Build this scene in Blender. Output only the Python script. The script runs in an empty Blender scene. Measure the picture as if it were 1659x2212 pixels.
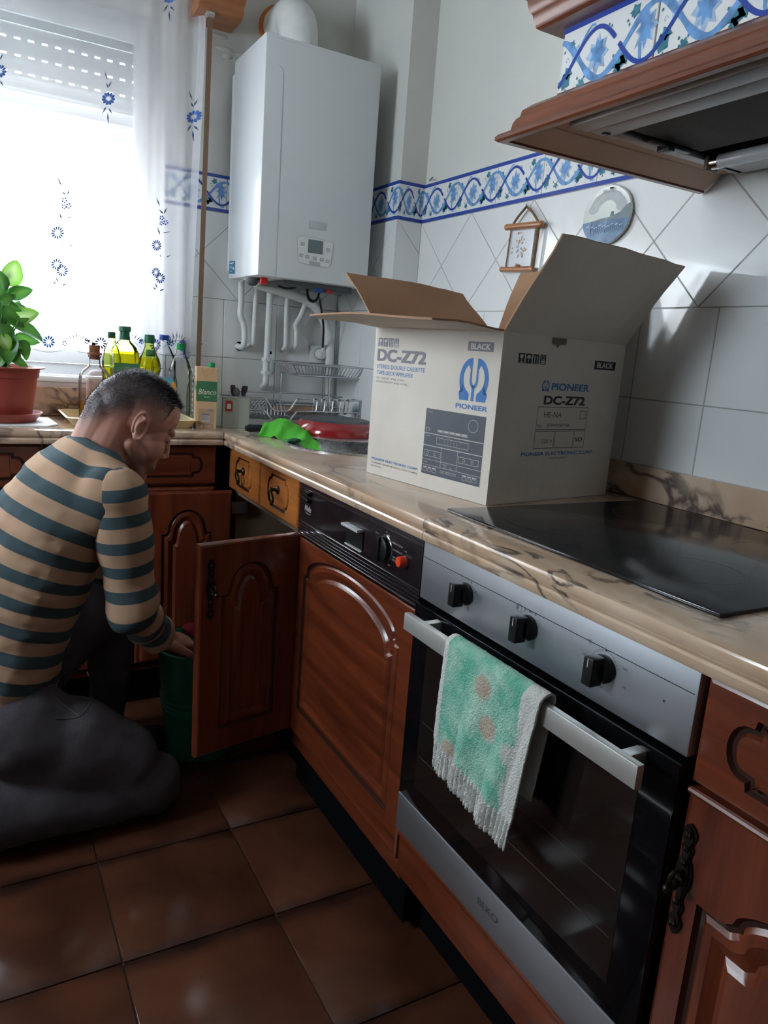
import bpy, bmesh, math, random
from mathutils import Vector, Matrix, noise
R = math.radians
scene = bpy.context.scene
COL = scene.collection
random.seed(7)

# ------------------------------------------------------------------ camera
CX, CY, CZ = -1.3219, -2.6091, 1.1755
YAW, PIT, ROL, FPX, IW, IH = R(29.8436), R(-12.0921), R(4.381), 1596.717, 1659., 2212.
fwd = Vector((math.sin(YAW)*math.cos(PIT), math.cos(YAW)*math.cos(PIT), math.sin(PIT)))
r0 = Vector((math.cos(YAW), -math.sin(YAW), 0)); u0 = r0.cross(fwd)
rgt = r0*math.cos(ROL)+u0*math.sin(ROL); upv = -r0*math.sin(ROL)+u0*math.cos(ROL)
cd = bpy.data.cameras.new('camera'); cam = bpy.data.objects.new('camera', cd); COL.objects.link(cam)
cam.matrix_world = Matrix(((rgt.x, upv.x, -fwd.x, CX), (rgt.y, upv.y, -fwd.y, CY), (rgt.z, upv.z, -fwd.z, CZ), (0, 0, 0, 1)))
cd.sensor_fit = 'VERTICAL'; cd.sensor_height = 24; cd.lens = 24*FPX/IH; cd.clip_start = .02
scene.camera = cam

def at(u, v, ax, val):
    """point of the room on the plane ax = val that the photograph shows at pixel u, v"""
    d = fwd+rgt*((u-IW/2)/FPX)-upv*((v-IH/2)/FPX); i = 'xyz'.index(ax); o = Vector((CX, CY, CZ))
    return o+d*((val-o[i])/d[i])

# ------------------------------------------------------------------ light
W = bpy.data.worlds.new('sky'); scene.world = W; W.use_nodes = True
bg = W.node_tree.nodes['Background']; bg.inputs[0].default_value = (.78, .90, 1.0, 1); bg.inputs[1].default_value = 12.0
sd = bpy.data.lights.new('sun', 'SUN'); sd.energy = 1.2; sd.angle = R(1); sd.color = (1, .96, .92)
so = bpy.data.objects.new('sun', sd); COL.objects.link(so); so.rotation_euler = (R(38), 0, R(-12))
so.location = (0, 0, 6)
def portal(loc, rot, sx, sy):
    l = bpy.data.lights.new('sky_portal', 'AREA'); l.shape = 'RECTANGLE'; l.size = sx; l.size_y = sy; l.cycles.is_portal = True
    o = bpy.data.objects.new('sky_portal', l); COL.objects.link(o); o.location = loc; o.rotation_euler = rot
portal((-1.68, .3, 1.6), (R(-90), 0, 0), 1.95, 1.3)
portal((-2.9, -1.15, 1.7), (0, R(-90), 0), .85, .65)
# dim fill lamp added high behind the camera; no opening there
dl = bpy.data.lights.new('rear_fill_light', 'AREA'); dl.shape = 'RECTANGLE'; dl.size = 1.2; dl.size_y = .5; dl.energy = .10; dl.color = (.95, .97, 1)
do = bpy.data.objects.new('rear_fill_light', dl); COL.objects.link(do); do.location = (-1.6, -4.37, 2.3); do.rotation_euler = (R(80), 0, 0)
scene.view_settings.view_transform = 'Standard'; scene.view_settings.look = 'None'
scene.view_settings.exposure = 1.0; scene.view_settings.gamma = 1; scene.view_settings.use_curve_mapping = False

# ------------------------------------------------------------------ materials
MATS = {}
def newmat(name):
    m = bpy.data.materials.new(name); m.use_nodes = True; nt = m.node_tree
    return m, nt, nt.nodes['Principled BSDF']
def N(nt, t, **kw):
    n = nt.nodes.new(t)
    for k, v in kw.items():
        if k.startswith('i_'):
            key = k[2:]; key = int(key) if key.isdigit() else key.replace('_', ' ')
            n.inputs[key].default_value = v
        else: setattr(n, k, v)
    return n
def c4(c): return (c[0], c[1], c[2], 1)
def mat(name, col, rough=.5, metal=0, var=0, vscale=8, bump=0, bscale=60, coat=0, trans=0, ior=1.45, alpha=1, emit=None, es=0, sub=0, stretch=None):
    if name in MATS: return MATS[name]
    m, nt, b = newmat(name); L = nt.links
    b.inputs['Base Color'].default_value = c4(col); b.inputs['Roughness'].default_value = rough
    b.inputs['Metallic'].default_value = metal; b.inputs['Coat Weight'].default_value = coat
    b.inputs['Transmission Weight'].default_value = trans; b.inputs['IOR'].default_value = ior; b.inputs['Alpha'].default_value = alpha
    if sub: b.inputs['Subsurface Weight'].default_value = sub; b.inputs['Subsurface Radius'].default_value = (.02, .008, .004)
    if emit: b.inputs['Emission Color'].default_value = c4(emit); b.inputs['Emission Strength'].default_value = es
    tc = N(nt, 'ShaderNodeTexCoord'); src = tc.outputs['Object']
    if stretch:
        mp = N(nt, 'ShaderNodeMapping'); mp.inputs['Scale'].default_value = stretch; L.new(src, mp.inputs[0]); src = mp.outputs[0]
    if var:
        no = N(nt, 'ShaderNodeTexNoise', i_Scale=vscale, i_Detail=5.0); L.new(src, no.inputs['Vector'])
        r = N(nt, 'ShaderNodeValToRGB'); L.new(no.outputs['Fac'], r.inputs[0])
        r.color_ramp.elements[0].position = .3; r.color_ramp.elements[1].position = .7
        r.color_ramp.elements[0].color = c4([max(0, x*(1-var)) for x in col]); r.color_ramp.elements[1].color = c4([min(1, x*(1+var)) for x in col])
        L.new(r.outputs[0], b.inputs['Base Color'])
    if bump:
        no = N(nt, 'ShaderNodeTexNoise', i_Scale=bscale, i_Detail=4.0); L.new(src, no.inputs['Vector'])
        bp = N(nt, 'ShaderNodeBump', i_Strength=bump, i_Distance=.01); L.new(no.outputs['Fac'], bp.inputs['Height']); L.new(bp.outputs[0], b.inputs['Normal'])
    MATS[name] = m
    return m
def wood(name, dark, light, axis='z', rough=.28, coat=.35):
    m, nt, b = newmat(name); L = nt.links
    tc = N(nt, 'ShaderNodeTexCoord'); mp = N(nt, 'ShaderNodeMapping'); L.new(tc.outputs['Object'], mp.inputs[0])
    s = {'x': (2, 26, 26), 'y': (26, 2, 26), 'z': (26, 26, 2)}[axis]; mp.inputs['Scale'].default_value = s
    n1 = N(nt, 'ShaderNodeTexNoise', i_Scale=1.2, i_Detail=6.0, i_Distortion=.6); L.new(mp.outputs[0], n1.inputs['Vector'])
    n2 = N(nt, 'ShaderNodeTexNoise', i_Scale=9.0, i_Detail=3.0); L.new(mp.outputs[0], n2.inputs['Vector'])
    ad = N(nt, 'ShaderNodeMath', operation='MULTIPLY_ADD'); L.new(n2.outputs['Fac'], ad.inputs[0]); ad.inputs[1].default_value = .3; L.new(n1.outputs['Fac'], ad.inputs[2])
    r = N(nt, 'ShaderNodeValToRGB'); L.new(ad.outputs[0], r.inputs[0])
    r.color_ramp.elements[0].position = .42; r.color_ramp.elements[1].position = .85
    r.color_ramp.elements[0].color = c4(dark); r.color_ramp.elements[1].color = c4(light)
    L.new(r.outputs[0], b.inputs['Base Color']); b.inputs['Roughness'].default_value = rough; b.inputs['Coat Weight'].default_value = coat
    b.inputs['Coat Roughness'].default_value = .2
    bp = N(nt, 'ShaderNodeBump', i_Strength=.08, i_Distance=.003); L.new(ad.outputs[0], bp.inputs['Height']); L.new(bp.outputs[0], b.inputs['Normal'])
    MATS[name] = m; return m
def marble(name, base, warm, vein, scale=7.0, rough=.16):
    m, nt, b = newmat(name); L = nt.links
    tc = N(nt, 'ShaderNodeTexCoord'); mp = N(nt, 'ShaderNodeMapping'); L.new(tc.outputs['Object'], mp.inputs[0]); mp.inputs['Scale'].default_value = (1.0, .55, 1.0)
    mp.inputs['Rotation'].default_value = (.3, .2, .5)
    n1 = N(nt, 'ShaderNodeTexNoise', i_Scale=scale*.6, i_Detail=8.0, i_Distortion=1.4); L.new(mp.outputs[0], n1.inputs['Vector'])
    r1 = N(nt, 'ShaderNodeValToRGB'); L.new(n1.outputs['Fac'], r1.inputs[0])
    r1.color_ramp.elements[0].position = .35; r1.color_ramp.elements[1].position = .65; r1.color_ramp.elements[0].color = c4(warm); r1.color_ramp.elements[1].color = c4(base)
    n2 = N(nt, 'ShaderNodeTexNoise', i_Scale=scale*.8, i_Detail=6.0, i_Distortion=.9, i_Roughness=.5); L.new(mp.outputs[0], n2.inputs['Vector'])
    sb = N(nt, 'ShaderNodeMath', operation='SUBTRACT'); L.new(n2.outputs['Fac'], sb.inputs[0]); sb.inputs[1].default_value = .5
    ab = N(nt, 'ShaderNodeMath', operation='ABSOLUTE'); L.new(sb.outputs[0], ab.inputs[0])
    r2 = N(nt, 'ShaderNodeValToRGB'); L.new(ab.outputs[0], r2.inputs[0]); r2.color_ramp.elements[0].position = .0; r2.color_ramp.elements[1].position = .05; r2.color_ramp.interpolation = 'EASE'
    r2.color_ramp.elements[0].color = (1, 1, 1, 1); r2.color_ramp.elements[1].color = (0, 0, 0, 1)
    n3 = N(nt, 'ShaderNodeTexNoise', i_Scale=scale*.5, i_Detail=2.0); L.new(mp.outputs[0], n3.inputs['Vector'])
    r3 = N(nt, 'ShaderNodeValToRGB'); L.new(n3.outputs['Fac'], r3.inputs[0]); r3.color_ramp.elements[0].position = .38; r3.color_ramp.elements[1].position = .60
    mu = N(nt, 'ShaderNodeMath', operation='MULTIPLY'); mh = N(nt, 'ShaderNodeMath', operation='MULTIPLY', i_1=.95); L.new(r2.outputs[0], mh.inputs[0]); L.new(mh.outputs[0], mu.inputs[0]); L.new(r3.outputs[0], mu.inputs[1])
    mx = N(nt, 'ShaderNodeMix', data_type='RGBA'); L.new(mu.outputs[0], mx.inputs[0]); L.new(r1.outputs[0], mx.inputs[6]); mx.inputs[7].default_value = c4(vein)
    L.new(mx.outputs[2], b.inputs['Base Color']); b.inputs['Roughness'].default_value = rough; b.inputs['Coat Weight'].default_value = .3
    MATS[name] = m; return m
def metal_brushed(name, col, rough=.35, scale=(2, 2, 300)):
    m, nt, b = newmat(name); L = nt.links
    b.inputs['Base Color'].default_value = c4(col); b.inputs['Metallic'].default_value = 1
    tc = N(nt, 'ShaderNodeTexCoord'); mp = N(nt, 'ShaderNodeMapping'); L.new(tc.outputs['Object'], mp.inputs[0]); mp.inputs['Scale'].default_value = scale
    no = N(nt, 'ShaderNodeTexNoise', i_Scale=3.0, i_Detail=3.0); L.new(mp.outputs[0], no.inputs['Vector'])
    mr = N(nt, 'ShaderNodeMapRange'); L.new(no.outputs['Fac'], mr.inputs[0]); mr.inputs[3].default_value = rough-.07; mr.inputs[4].default_value = rough+.1
    L.new(mr.outputs[0], b.inputs['Roughness']); MATS[name] = m; return m
def sheer(name, col, tr):
    m, nt, b = newmat(name); L = nt.links; nt.nodes.remove(b); out = nt.nodes['Material Output']
    a = N(nt, 'ShaderNodeBsdfTransparent'); a.inputs[0].default_value = (1, 1, 1, 1)
    t = N(nt, 'ShaderNodeBsdfTranslucent'); t.inputs[0].default_value = c4(col); d = N(nt, 'ShaderNodeBsdfDiffuse'); d.inputs[0].default_value = c4(col)
    m1 = N(nt, 'ShaderNodeMixShader', i_0=.55); L.new(t.outputs[0], m1.inputs[1]); L.new(d.outputs[0], m1.inputs[2])
    m2 = N(nt, 'ShaderNodeMixShader', i_0=1-tr); L.new(a.outputs[0], m2.inputs[1]); L.new(m1.outputs[0], m2.inputs[2]); L.new(m2.outputs[0], out.inputs[0])
    MATS[name] = m; return m
def leafmat(name, c1, c2):
    m, nt, b = newmat(name); L = nt.links; out = nt.nodes['Material Output']
    at_ = N(nt, 'ShaderNodeAttribute', attribute_name='mid'); mx = N(nt, 'ShaderNodeMix', data_type='RGBA')
    L.new(at_.outputs['Fac'], mx.inputs[0]); mx.inputs[6].default_value = c4(c1); mx.inputs[7].default_value = c4(c2)
    L.new(mx.outputs[2], b.inputs['Base Color']); b.inputs['Roughness'].default_value = .35
    t = N(nt, 'ShaderNodeBsdfTranslucent'); L.new(mx.outputs[2], t.inputs[0]); ms = N(nt, 'ShaderNodeMixShader', i_0=.28)
    L.new(b.outputs[0], ms.inputs[1]); L.new(t.outputs[0], ms.inputs[2]); L.new(ms.outputs[0], out.inputs[0]); MATS[name] = m; return m
def liquid(name, col, tl=0):          # tinted glass or liquid, light passes
    m, nt, b = newmat(name); L = nt.links; nt.nodes.remove(b); out = nt.nodes['Material Output']
    a = N(nt, 'ShaderNodeBsdfTransparent'); a.inputs[0].default_value = c4(col)
    g = N(nt, 'ShaderNodeBsdfGlossy', i_Roughness=.03); f = N(nt, 'ShaderNodeFresnel', i_IOR=1.22)
    if tl:
        a0 = a; t = N(nt, 'ShaderNodeBsdfTranslucent'); t.inputs[0].default_value = c4(col); a = N(nt, 'ShaderNodeMixShader', i_0=tl); L.new(a0.outputs[0], a.inputs[1]); L.new(t.outputs[0], a.inputs[2])
    ms = N(nt, 'ShaderNodeMixShader'); L.new(f.outputs[0], ms.inputs[0]); L.new(a.outputs[0], ms.inputs[1]); L.new(g.outputs[0], ms.inputs[2]); L.new(ms.outputs[0], out.inputs[0])
    MATS[name] = m; return m

WHITE_PAINT = mat('white_paint', (.62, .62, .585), .6, var=.04, vscale=3, bump=.05, bscale=90)
GLAZE = mat('white_glazed_tile', (.72, .735, .735), .13, coat=.5, var=.015, vscale=2)
GROUT = mat('grey_grout', (.34, .33, .31), .9)
BLUE = mat('cobalt_glaze', (.02, .055, .32), .18, coat=.4)
MIDBLUE = mat('sky_blue_glaze', (.13, .29, .56), .2, coat=.4, var=.35, vscale=60)
PALEBLUE = mat('pale_blue_glaze', (.33, .45, .62), .2, coat=.4, var=.3, vscale=60)
TEAL = mat('teal_glaze', (.045, .19, .25), .2, coat=.4, var=.3, vscale=80)
CHERRY = wood('cherry_wood', (.068, .012, .006), (.185, .040, .014), 'z')
CHERRYH = wood('cherry_wood_sideways', (.074, .014, .006), (.200, .043, .014), 'y')
CHERRYX = wood('cherry_wood_crosswise', (.068, .012, .006), (.185, .040, .014), 'x')
CHERRY_LIT = wood('lit_cherry_wood', (.26, .078, .018), (.52, .18, .042), 'y')  # cherry tinted orange: window light on the small drawers put into the colour
HOODW = wood('mahogany_wood', (.075, .019, .009), (.20, .056, .022), 'y', rough=.3, coat=.2)
DARKW = mat('groove_dark_brown', (.035, .011, .006), .4, coat=.3)  # darker brown inside the carved grooves
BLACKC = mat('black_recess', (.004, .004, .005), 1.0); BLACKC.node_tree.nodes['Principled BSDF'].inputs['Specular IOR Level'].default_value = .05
MARB = marble('rose_marble', (.58, .44, .33), (.48, .31, .20), (.10, .075, .07), 9)
MARBD = marble('rose_marble_veined', (.60, .47, .35), (.50, .34, .22), (.07, .05, .05), 15)
STEEL = metal_brushed('brushed_steel', (.50, .53, .57), .44); BARM = mat('handle_aluminium', (.60, .59, .56), .42, .7)
CHROME = mat('chrome', (.75, .77, .80), .12, 1)
SINKS = metal_brushed('sink_steel', (.62, .62, .62), .25, (40, 40, 40))
BGLASS = mat('black_glass', (.004, .004, .005), .06); BGLASS.node_tree.nodes['Principled BSDF'].inputs['Specular IOR Level'].default_value = .25
HOBG = mat('hob_glass', (.012, .012, .014), .14)
BPLAST = mat('black_plastic', (.008, .008, .009), .35)
PANELB = mat('dark_brown_panel', (.014, .009, .011), .3, var=.3, vscale=20)
BRONZE = mat('aged_bronze', (.035, .028, .024), .38, .9, bump=.3, bscale=120)
WENAMEL = mat('white_enamel', (.66, .69, .71), .25, coat=.3)
WPLAST = mat('white_plastic', (.72, .73, .72), .35)
PVC = mat('white_pvc', (.80, .81, .82), .4)
PIPEW = mat('painted_pipe', (.72, .73, .72), .35, var=.05, vscale=30)
CARDW = mat('white_card', (.62, .57, .50), .75, var=.07, vscale=6, bump=.15, bscale=25, stretch=(1, 1, 1))
CARDO = mat('dusty_card', (.33, .285, .245), .85, var=.12, vscale=7)
CARDB = mat('brown_card', (.36, .20, .115), .85, var=.06, vscale=9)
INKB = mat('print_blue', (.03, .15, .40), .6)
INKG = mat('print_grey', (.17, .16, .19), .6)
INKK = mat('print_black', (.015, .014, .016), .6)
INKD = mat('print_slate', (.075, .085, .105), .6, var=.12, vscale=12)
INKW = mat('print_white', (.55, .53, .50), .6)
SHEER = sheer('sheer_voile', (.90, .90, .93), .58)
HEMM = sheer('hem_voile', (.90, .90, .93), .45)
PRINTF = mat('flower_print', (.045, .13, .42), .7, var=.5, vscale=120)
PRINTS = mat('stem_print', (.05, .08, .16), .7)
TERRA = mat('terracotta_plastic', (.31, .055, .038), .42, var=.08, vscale=5)
LEAF = leafmat('leaf_green', (.05, .19, .035), (.13, .34, .05))
LEAFV = leafmat('leaf_variegated', (.16, .42, .03), (.62, .78, .38))

# ------------------------------------------------------------------ mesh helpers
def frame(o, u, v):
    u = Vector(u).normalized(); v = Vector(v).normalized(); n = u.cross(v); o = Vector(o)
    return Matrix(((u.x, v.x, n.x, o.x), (u.y, v.y, n.y, o.y), (u.z, v.z, n.z, o.z), (0, 0, 0, 1)))
def eul(loc, rx=0, ry=0, rz=0):
    return Matrix.Translation(loc) @ Matrix.Rotation(R(rz), 4, 'Z') @ Matrix.Rotation(R(ry), 4, 'Y') @ Matrix.Rotation(R(rx), 4, 'X')
class B:
    def __init__(s): s.v = []; s.f = []; s.m = []; s.mats = []; s.cur = 0; s.T = None
    def use(s, m):
        if m not in s.mats: s.mats.append(m)
        s.cur = s.mats.index(m); return s
    def add(s, vs, fs, T=None):
        o = len(s.v); M = T if T is not None else s.T
        for p in vs:
            p = Vector(p); s.v.append(M @ p if M is not None else p)
        for f in fs: s.f.append([i+o for i in f]); s.m.append(s.cur)
        return s
    def box(s, a, b, T=None, bev=0):
        a, b = [min(p, q) for p, q in zip(a, b)], [max(p, q) for p, q in zip(a, b)]
        if bev:
            bm = bmesh.new(); bmesh.ops.create_cube(bm, size=1)
            for v in bm.verts: v.co = Vector([(a[i]+b[i])/2+v.co[i]*(b[i]-a[i]) for i in range(3)])
            bv = min(bev, min(b[i]-a[i] for i in range(3))*.45)
            bmesh.ops.bevel(bm, geom=bm.edges[:], offset=bv, segments=2, affect='EDGES', profile=.5)
            bm.verts.index_update(); vs = [v.co.copy() for v in bm.verts]; fs = [[v.index for v in f.verts] for f in bm.faces]; bm.free()
            return s.add(vs, fs, T)
        vs = [(x, y, z) for z in (a[2], b[2]) for y in (a[1], b[1]) for x in (a[0], b[0])]
        return s.add(vs, [(0, 2, 3, 1), (4, 5, 7, 6), (0, 1, 5, 4), (2, 6, 7, 3), (0, 4, 6, 2), (1, 3, 7, 5)], T)
    def tube(s, path, r, n=10, closed=False, caps=True, T=None):
        P = [Vector(p) for p in path]; K = len(P); rs = r if hasattr(r, '__len__') else [r]*K
        vs = []; up = None
        for i in range(K):
            if closed: t = (P[(i+1) % K]-P[i-1])
            else: t = P[min(i+1, K-1)]-P[max(i-1, 0)]
            t = t.normalized() if t.length > 1e-9 else Vector((0, 0, 1))
            if up is None:
                up = Vector((0, 0, 1)) if abs(t.z) < .9 else Vector((1, 0, 0))
            a = (up-t*up.dot(t))
            a = a.normalized() if a.length > 1e-6 else t.orthogonal().normalized()
            up = a; b = t.cross(a)
            for j in range(n):
                g = 2*math.pi*j/n; vs.append(P[i]+(a*math.cos(g)+b*math.sin(g))*rs[i])
        fs = []
        for i in range(K if closed else K-1):
            for j in range(n):
                k = (i+1) % K; fs.append((i*n+j, i*n+(j+1) % n, k*n+(j+1) % n, k*n+j))
        if caps and not closed: fs += [tuple(reversed(range(n))), tuple(range((K-1)*n, K*n))]
        return s.add(vs, fs, T)
    def lathe(s, prof, n=32, c=(0, 0, 0), T=None, cap=True):
        vs = []; fs = []; c = Vector(c)
        for r, z in prof:
            for j in range(n):
                g = 2*math.pi*j/n; vs.append(c+Vector((r*math.cos(g), r*math.sin(g), z)))
        for i in range(len(prof)-1):
            for j in range(n): fs.append((i*n+j, i*n+(j+1) % n, (i+1)*n+(j+1) % n, (i+1)*n+j))
        if cap and prof[0][0] > 1e-5: fs.append(tuple(reversed(range(n))))
        if cap and prof[-1][0] > 1e-5: fs.append(tuple(range((len(prof)-1)*n, len(prof)*n)))
        return s.add(vs, fs, T)
    def ell(s, c, r, n=16, T=None):
        rx, ry, rz = r if hasattr(r, '__len__') else (r, r, r)
        vs = []; fs = []; c = Vector(c); K = n//2
        for i in range(K+1):
            th = math.pi*i/K
            for j in range(n):
                g = 2*math.pi*j/n; vs.append(Vector((rx*math.sin(th)*math.cos(g), ry*math.sin(th)*math.sin(g), -rz*math.cos(th))))
        M = Matrix.Translation(c) @ T if T is not None else Matrix.Translation(c)
        for i in range(K):
            for j in range(n): fs.append((i*n+j, i*n+(j+1) % n, (i+1)*n+(j+1) % n, (i+1)*n+j))
        return s.add(vs, fs, M)
    def prism(s, poly, h0, h1, T=None):
        n = len(poly); vs = [(p[0], p[1], h0) for p in poly]+[(p[0], p[1], h1) for p in poly]
        return s.add(vs, [tuple(reversed(range(n))), tuple(range(n, 2*n))]+[(i, (i+1) % n, (i+1) % n+n, i+n) for i in range(n)], T)
    def flat(s, poly, h=0, T=None): return s.add([(p[0], p[1], h) for p in poly], [tuple(range(len(poly)))], T)
    def ribbon(s, pts, w, h=0, T=None):
        ws = w if hasattr(w, '__len__') else [w]*len(pts); vs = []; fs = []
        for i, p in enumerate(pts):
            a = pts[max(i-1, 0)]; b = pts[min(i+1, len(pts)-1)]; d = Vector((b[0]-a[0], b[1]-a[1]))
            d = d.normalized() if d.length > 1e-9 else Vector((1, 0)); nx, ny = -d.y, d.x
            vs += [(p[0]+nx*ws[i]/2, p[1]+ny*ws[i]/2, h), (p[0]-nx*ws[i]/2, p[1]-ny*ws[i]/2, h)]
        for i in range(len(pts)-1): fs.append((2*i, 2*i+1, 2*i+3, 2*i+2))
        return s.add(vs, fs, T)
    def loft(s, rings, T=None, closed=True, cap=True):
        n = len(rings[0]); vs = [p for r in rings for p in r]; fs = []
        for i in range(len(rings)-1):
            for j in range(n if closed else n-1):
                fs.append((i*n+j, i*n+(j+1) % n, (i+1)*n+(j+1) % n, (i+1)*n+j))
        if cap: fs += [tuple(range((len(rings)-1)*n, len(rings)*n))]
        return s.add(vs, fs, T)
    def mesh(s, name, off=None):
        me = bpy.data.meshes.new(name)
        o = off if off is not None else Vector((0, 0, 0))
        me.from_pydata([tuple(v-o) for v in s.v], [], s.f); me.update()
        for m in s.mats: me.materials.append(m)
        if s.mats: me.polygons.foreach_set('material_index', s.m)
        return me

def wloc(o):
    p = Vector((0, 0, 0))
    while o is not None: p += o.location; o = o.parent
    return p
def tag(o, label=None, cat=None, group=None, kind=None):
    for k, v in (('label', label), ('category', cat), ('group', group), ('kind', kind)):
        if v: o[k] = v
    return o
def link(name, me, parent=None, smooth=None, bev=0, flip=False):
    if flip or True:
        bm = bmesh.new(); bm.from_mesh(me)
        if flip != 'keep': bmesh.ops.recalc_face_normals(bm, faces=bm.faces[:])
        if bev:
            bmesh.ops.remove_doubles(bm, verts=bm.verts[:], dist=1e-5)
            es = [e for e in bm.edges if len(e.link_faces) == 2 and e.calc_face_angle(0) > R(35)]
            bmesh.ops.bevel(bm, geom=es, offset=bev, segments=2, affect='EDGES', profile=.5, clamp_overlap=True)
        bm.to_mesh(me); bm.free()
    if smooth is not None:
        me.shade_smooth(); me.set_sharp_from_angle(angle=R(smooth))
    o = bpy.data.objects.new(name, me); COL.objects.link(o)
    if parent is not None: o.parent = parent
    return o
def part(name, b, parent=None, smooth=40, bev=0, world=True, flip=False, at0=None):
    """b's vertices are room coordinates; the object's origin goes to its parent's place (or at0)"""
    off = wloc(parent) if (parent is not None and world) else (Vector(at0) if at0 is not None else None)
    o = link(name, b.mesh(name, off), parent, smooth, bev, flip)
    if at0 is not None and parent is None: o.location = at0
    if name in ('lettering', 'print', 'painting', 'printed_flowers', 'handling_symbols', 'product_picture', 'zone_marking'): o['kind'] = 'stuff'
    return o
def thing(name, loc, label, cat, group=None, rz=0):
    o = bpy.data.objects.new(name, None); COL.objects.link(o); o.location = loc; o.rotation_euler = (0, 0, rz); o.empty_display_size = .05
    return tag(o, label, cat, group)
def text(b, s, T, w, h, m, bold=0, shear=0, z=.00018):
    """lettering s laid out to fill w by h from the lower left corner of frame T"""
    cu = bpy.data.curves.new('lettering', 'FONT'); cu.body = s; cu.shear = shear; cu.resolution_u = 3
    ob = bpy.data.objects.new('lettering', cu); COL.objects.link(ob)
    dg = bpy.context.evaluated_depsgraph_get(); me = ob.evaluated_get(dg).to_mesh()
    if len(me.vertices):
        xs = [v.co.x for v in me.vertices]; ys = [v.co.y for v in me.vertices]
        x0, x1, y0, y1 = min(xs), max(xs), min(ys), max(ys); sx = w/max(x1-x0, 1e-6); sy = h/max(y1-y0, 1e-6)
        b.use(m); e = bold*h*1.1          # heavier strokes: the same glyphs laid again a hair aside
        for k, (dx, dy) in enumerate(((0, 0),) if not bold else ((-e, -e*.5), (e, -e*.5), (-e, e*.5), (e, e*.5), (0, 0))):
            b.add([((v.co.x-x0)*sx*(1-2*e/w)+e+dx, (v.co.y-y0)*sy*(1-e/h)+e*.5+dy, z+k*8e-6) for v in me.vertices], [tuple(p.vertices) for p in me.polygons], T)
    ob.evaluated_get(dg).to_mesh_clear(); bpy.data.objects.remove(ob); bpy.data.curves.remove(cu)
def rect_ribbon(b, x0, y0, x1, y1, w, h, T):
    for a, c in (((x0, y0), (x1, y0)), ((x0, y1), (x1, y1)), ((x0, y0), (x0, y1)), ((x1, y0), (x1, y1))):
        b.ribbon([a, c], w, h, T)
def arc(cx, cy, r, a0, a1, n=12, ry=None):
    ry = ry or r
    return [(cx+r*math.cos(R(a0+(a1-a0)*i/n)), cy+ry*math.sin(R(a0+(a1-a0)*i/n))) for i in range(n+1)]
def smoothpath(pts, k=6):
    P = [Vector(p) for p in pts]; out = []
    for i in range(len(P)-1):
        p0, p1, p2, p3 = P[max(i-1, 0)], P[i], P[i+1], P[min(i+2, len(P)-1)]
        for j in range(k):
            t = j/k; out.append(.5*((2*p1)+(p2-p0)*t+(2*p0-5*p1+4*p2-p3)*t*t+(3*p1-p0-3*p2+p3)*t**3))
    out.append(P[-1]); return out
# ================================================================== the room
XL, YB, ZC = -2.75, -4.4, 2.62
def struct(name, b, parent=None, **k):
    o = part(name, b, parent, **k)
    if parent is None: o['kind'] = 'structure'
    return o
# --- floor of square terracotta-brown tiles
b = B().use(mat('dark_grout', (.07, .045, .03), .9)); b.box((XL, YB, -.06), (.1, .1, -.004)); floor = struct('floor', b)
def floor_material(name, seed):
    m, nt, p = newmat(name); L = nt.links
    tc = N(nt, 'ShaderNodeTexCoord'); oi = N(nt, 'ShaderNodeObjectInfo')
    ad = N(nt, 'ShaderNodeVectorMath', operation='ADD'); L.new(tc.outputs['Object'], ad.inputs[0]); L.new(oi.outputs['Random'], ad.inputs[1])
    n1 = N(nt, 'ShaderNodeTexNoise', i_Scale=6.0, i_Detail=4.0); L.new(ad.outputs[0], n1.inputs['Vector'])
    r = N(nt, 'ShaderNodeValToRGB'); L.new(n1.outputs['Fac'], r.inputs[0])
    r.color_ramp.elements[0].position = .33; r.color_ramp.elements[1].position = .66
    r.color_ramp.elements[0].color = (.062, .021, .012, 1); r.color_ramp.elements[1].color = (.112, .040, .021, 1)
    # glaze printed darker along the two edges of every tile
    sx = N(nt, 'ShaderNodeSeparateXYZ'); L.new(tc.outputs['Object'], sx.inputs[0])
    n2 = N(nt, 'ShaderNodeTexNoise', i_Scale=5.0, i_Detail=3.0); L.new(ad.outputs[0], n2.inputs['Vector'])
    ay = N(nt, 'ShaderNodeMath', operation='ABSOLUTE'); L.new(sx.outputs['Y'], ay.inputs[0])
    md = N(nt, 'ShaderNodeMath', operation='MULTIPLY_ADD'); L.new(n2.outputs['Fac'], md.inputs[0]); md.inputs[1].default_value = .09; L.new(ay.outputs[0], md.inputs[2])
    mr = N(nt, 'ShaderNodeMapRange'); L.new(md.outputs[0], mr.inputs[0]); mr.inputs[1].default_value = .168; mr.inputs[2].default_value = .212
    mx = N(nt, 'ShaderNodeMix', data_type='RGBA'); L.new(mr.outputs[0], mx.inputs[0]); L.new(r.outputs[0], mx.inputs[6]); mx.inputs[7].default_value = (.018, .009, .007, 1)
    L.new(mx.outputs[2], p.inputs['Base Color']); p.inputs['Roughness'].default_value = .2; p.inputs['Specular IOR Level'].default_value = .45
    bp = N(nt, 'ShaderNodeBump', i_Strength=.12, i_Distance=.004); L.new(n1.outputs['Fac'], bp.inputs['Height']); L.new(bp.outputs[0], p.inputs['Normal'])
    return m
FT = floor_material('brown_floor_tile', 0); TS = .3097
b = B().use(FT); b.box((-TS/2+.0015, -TS/2+.0015, -.009), (TS/2-.0015, TS/2-.0015, 0), bev=.002)
ftm = None
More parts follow.
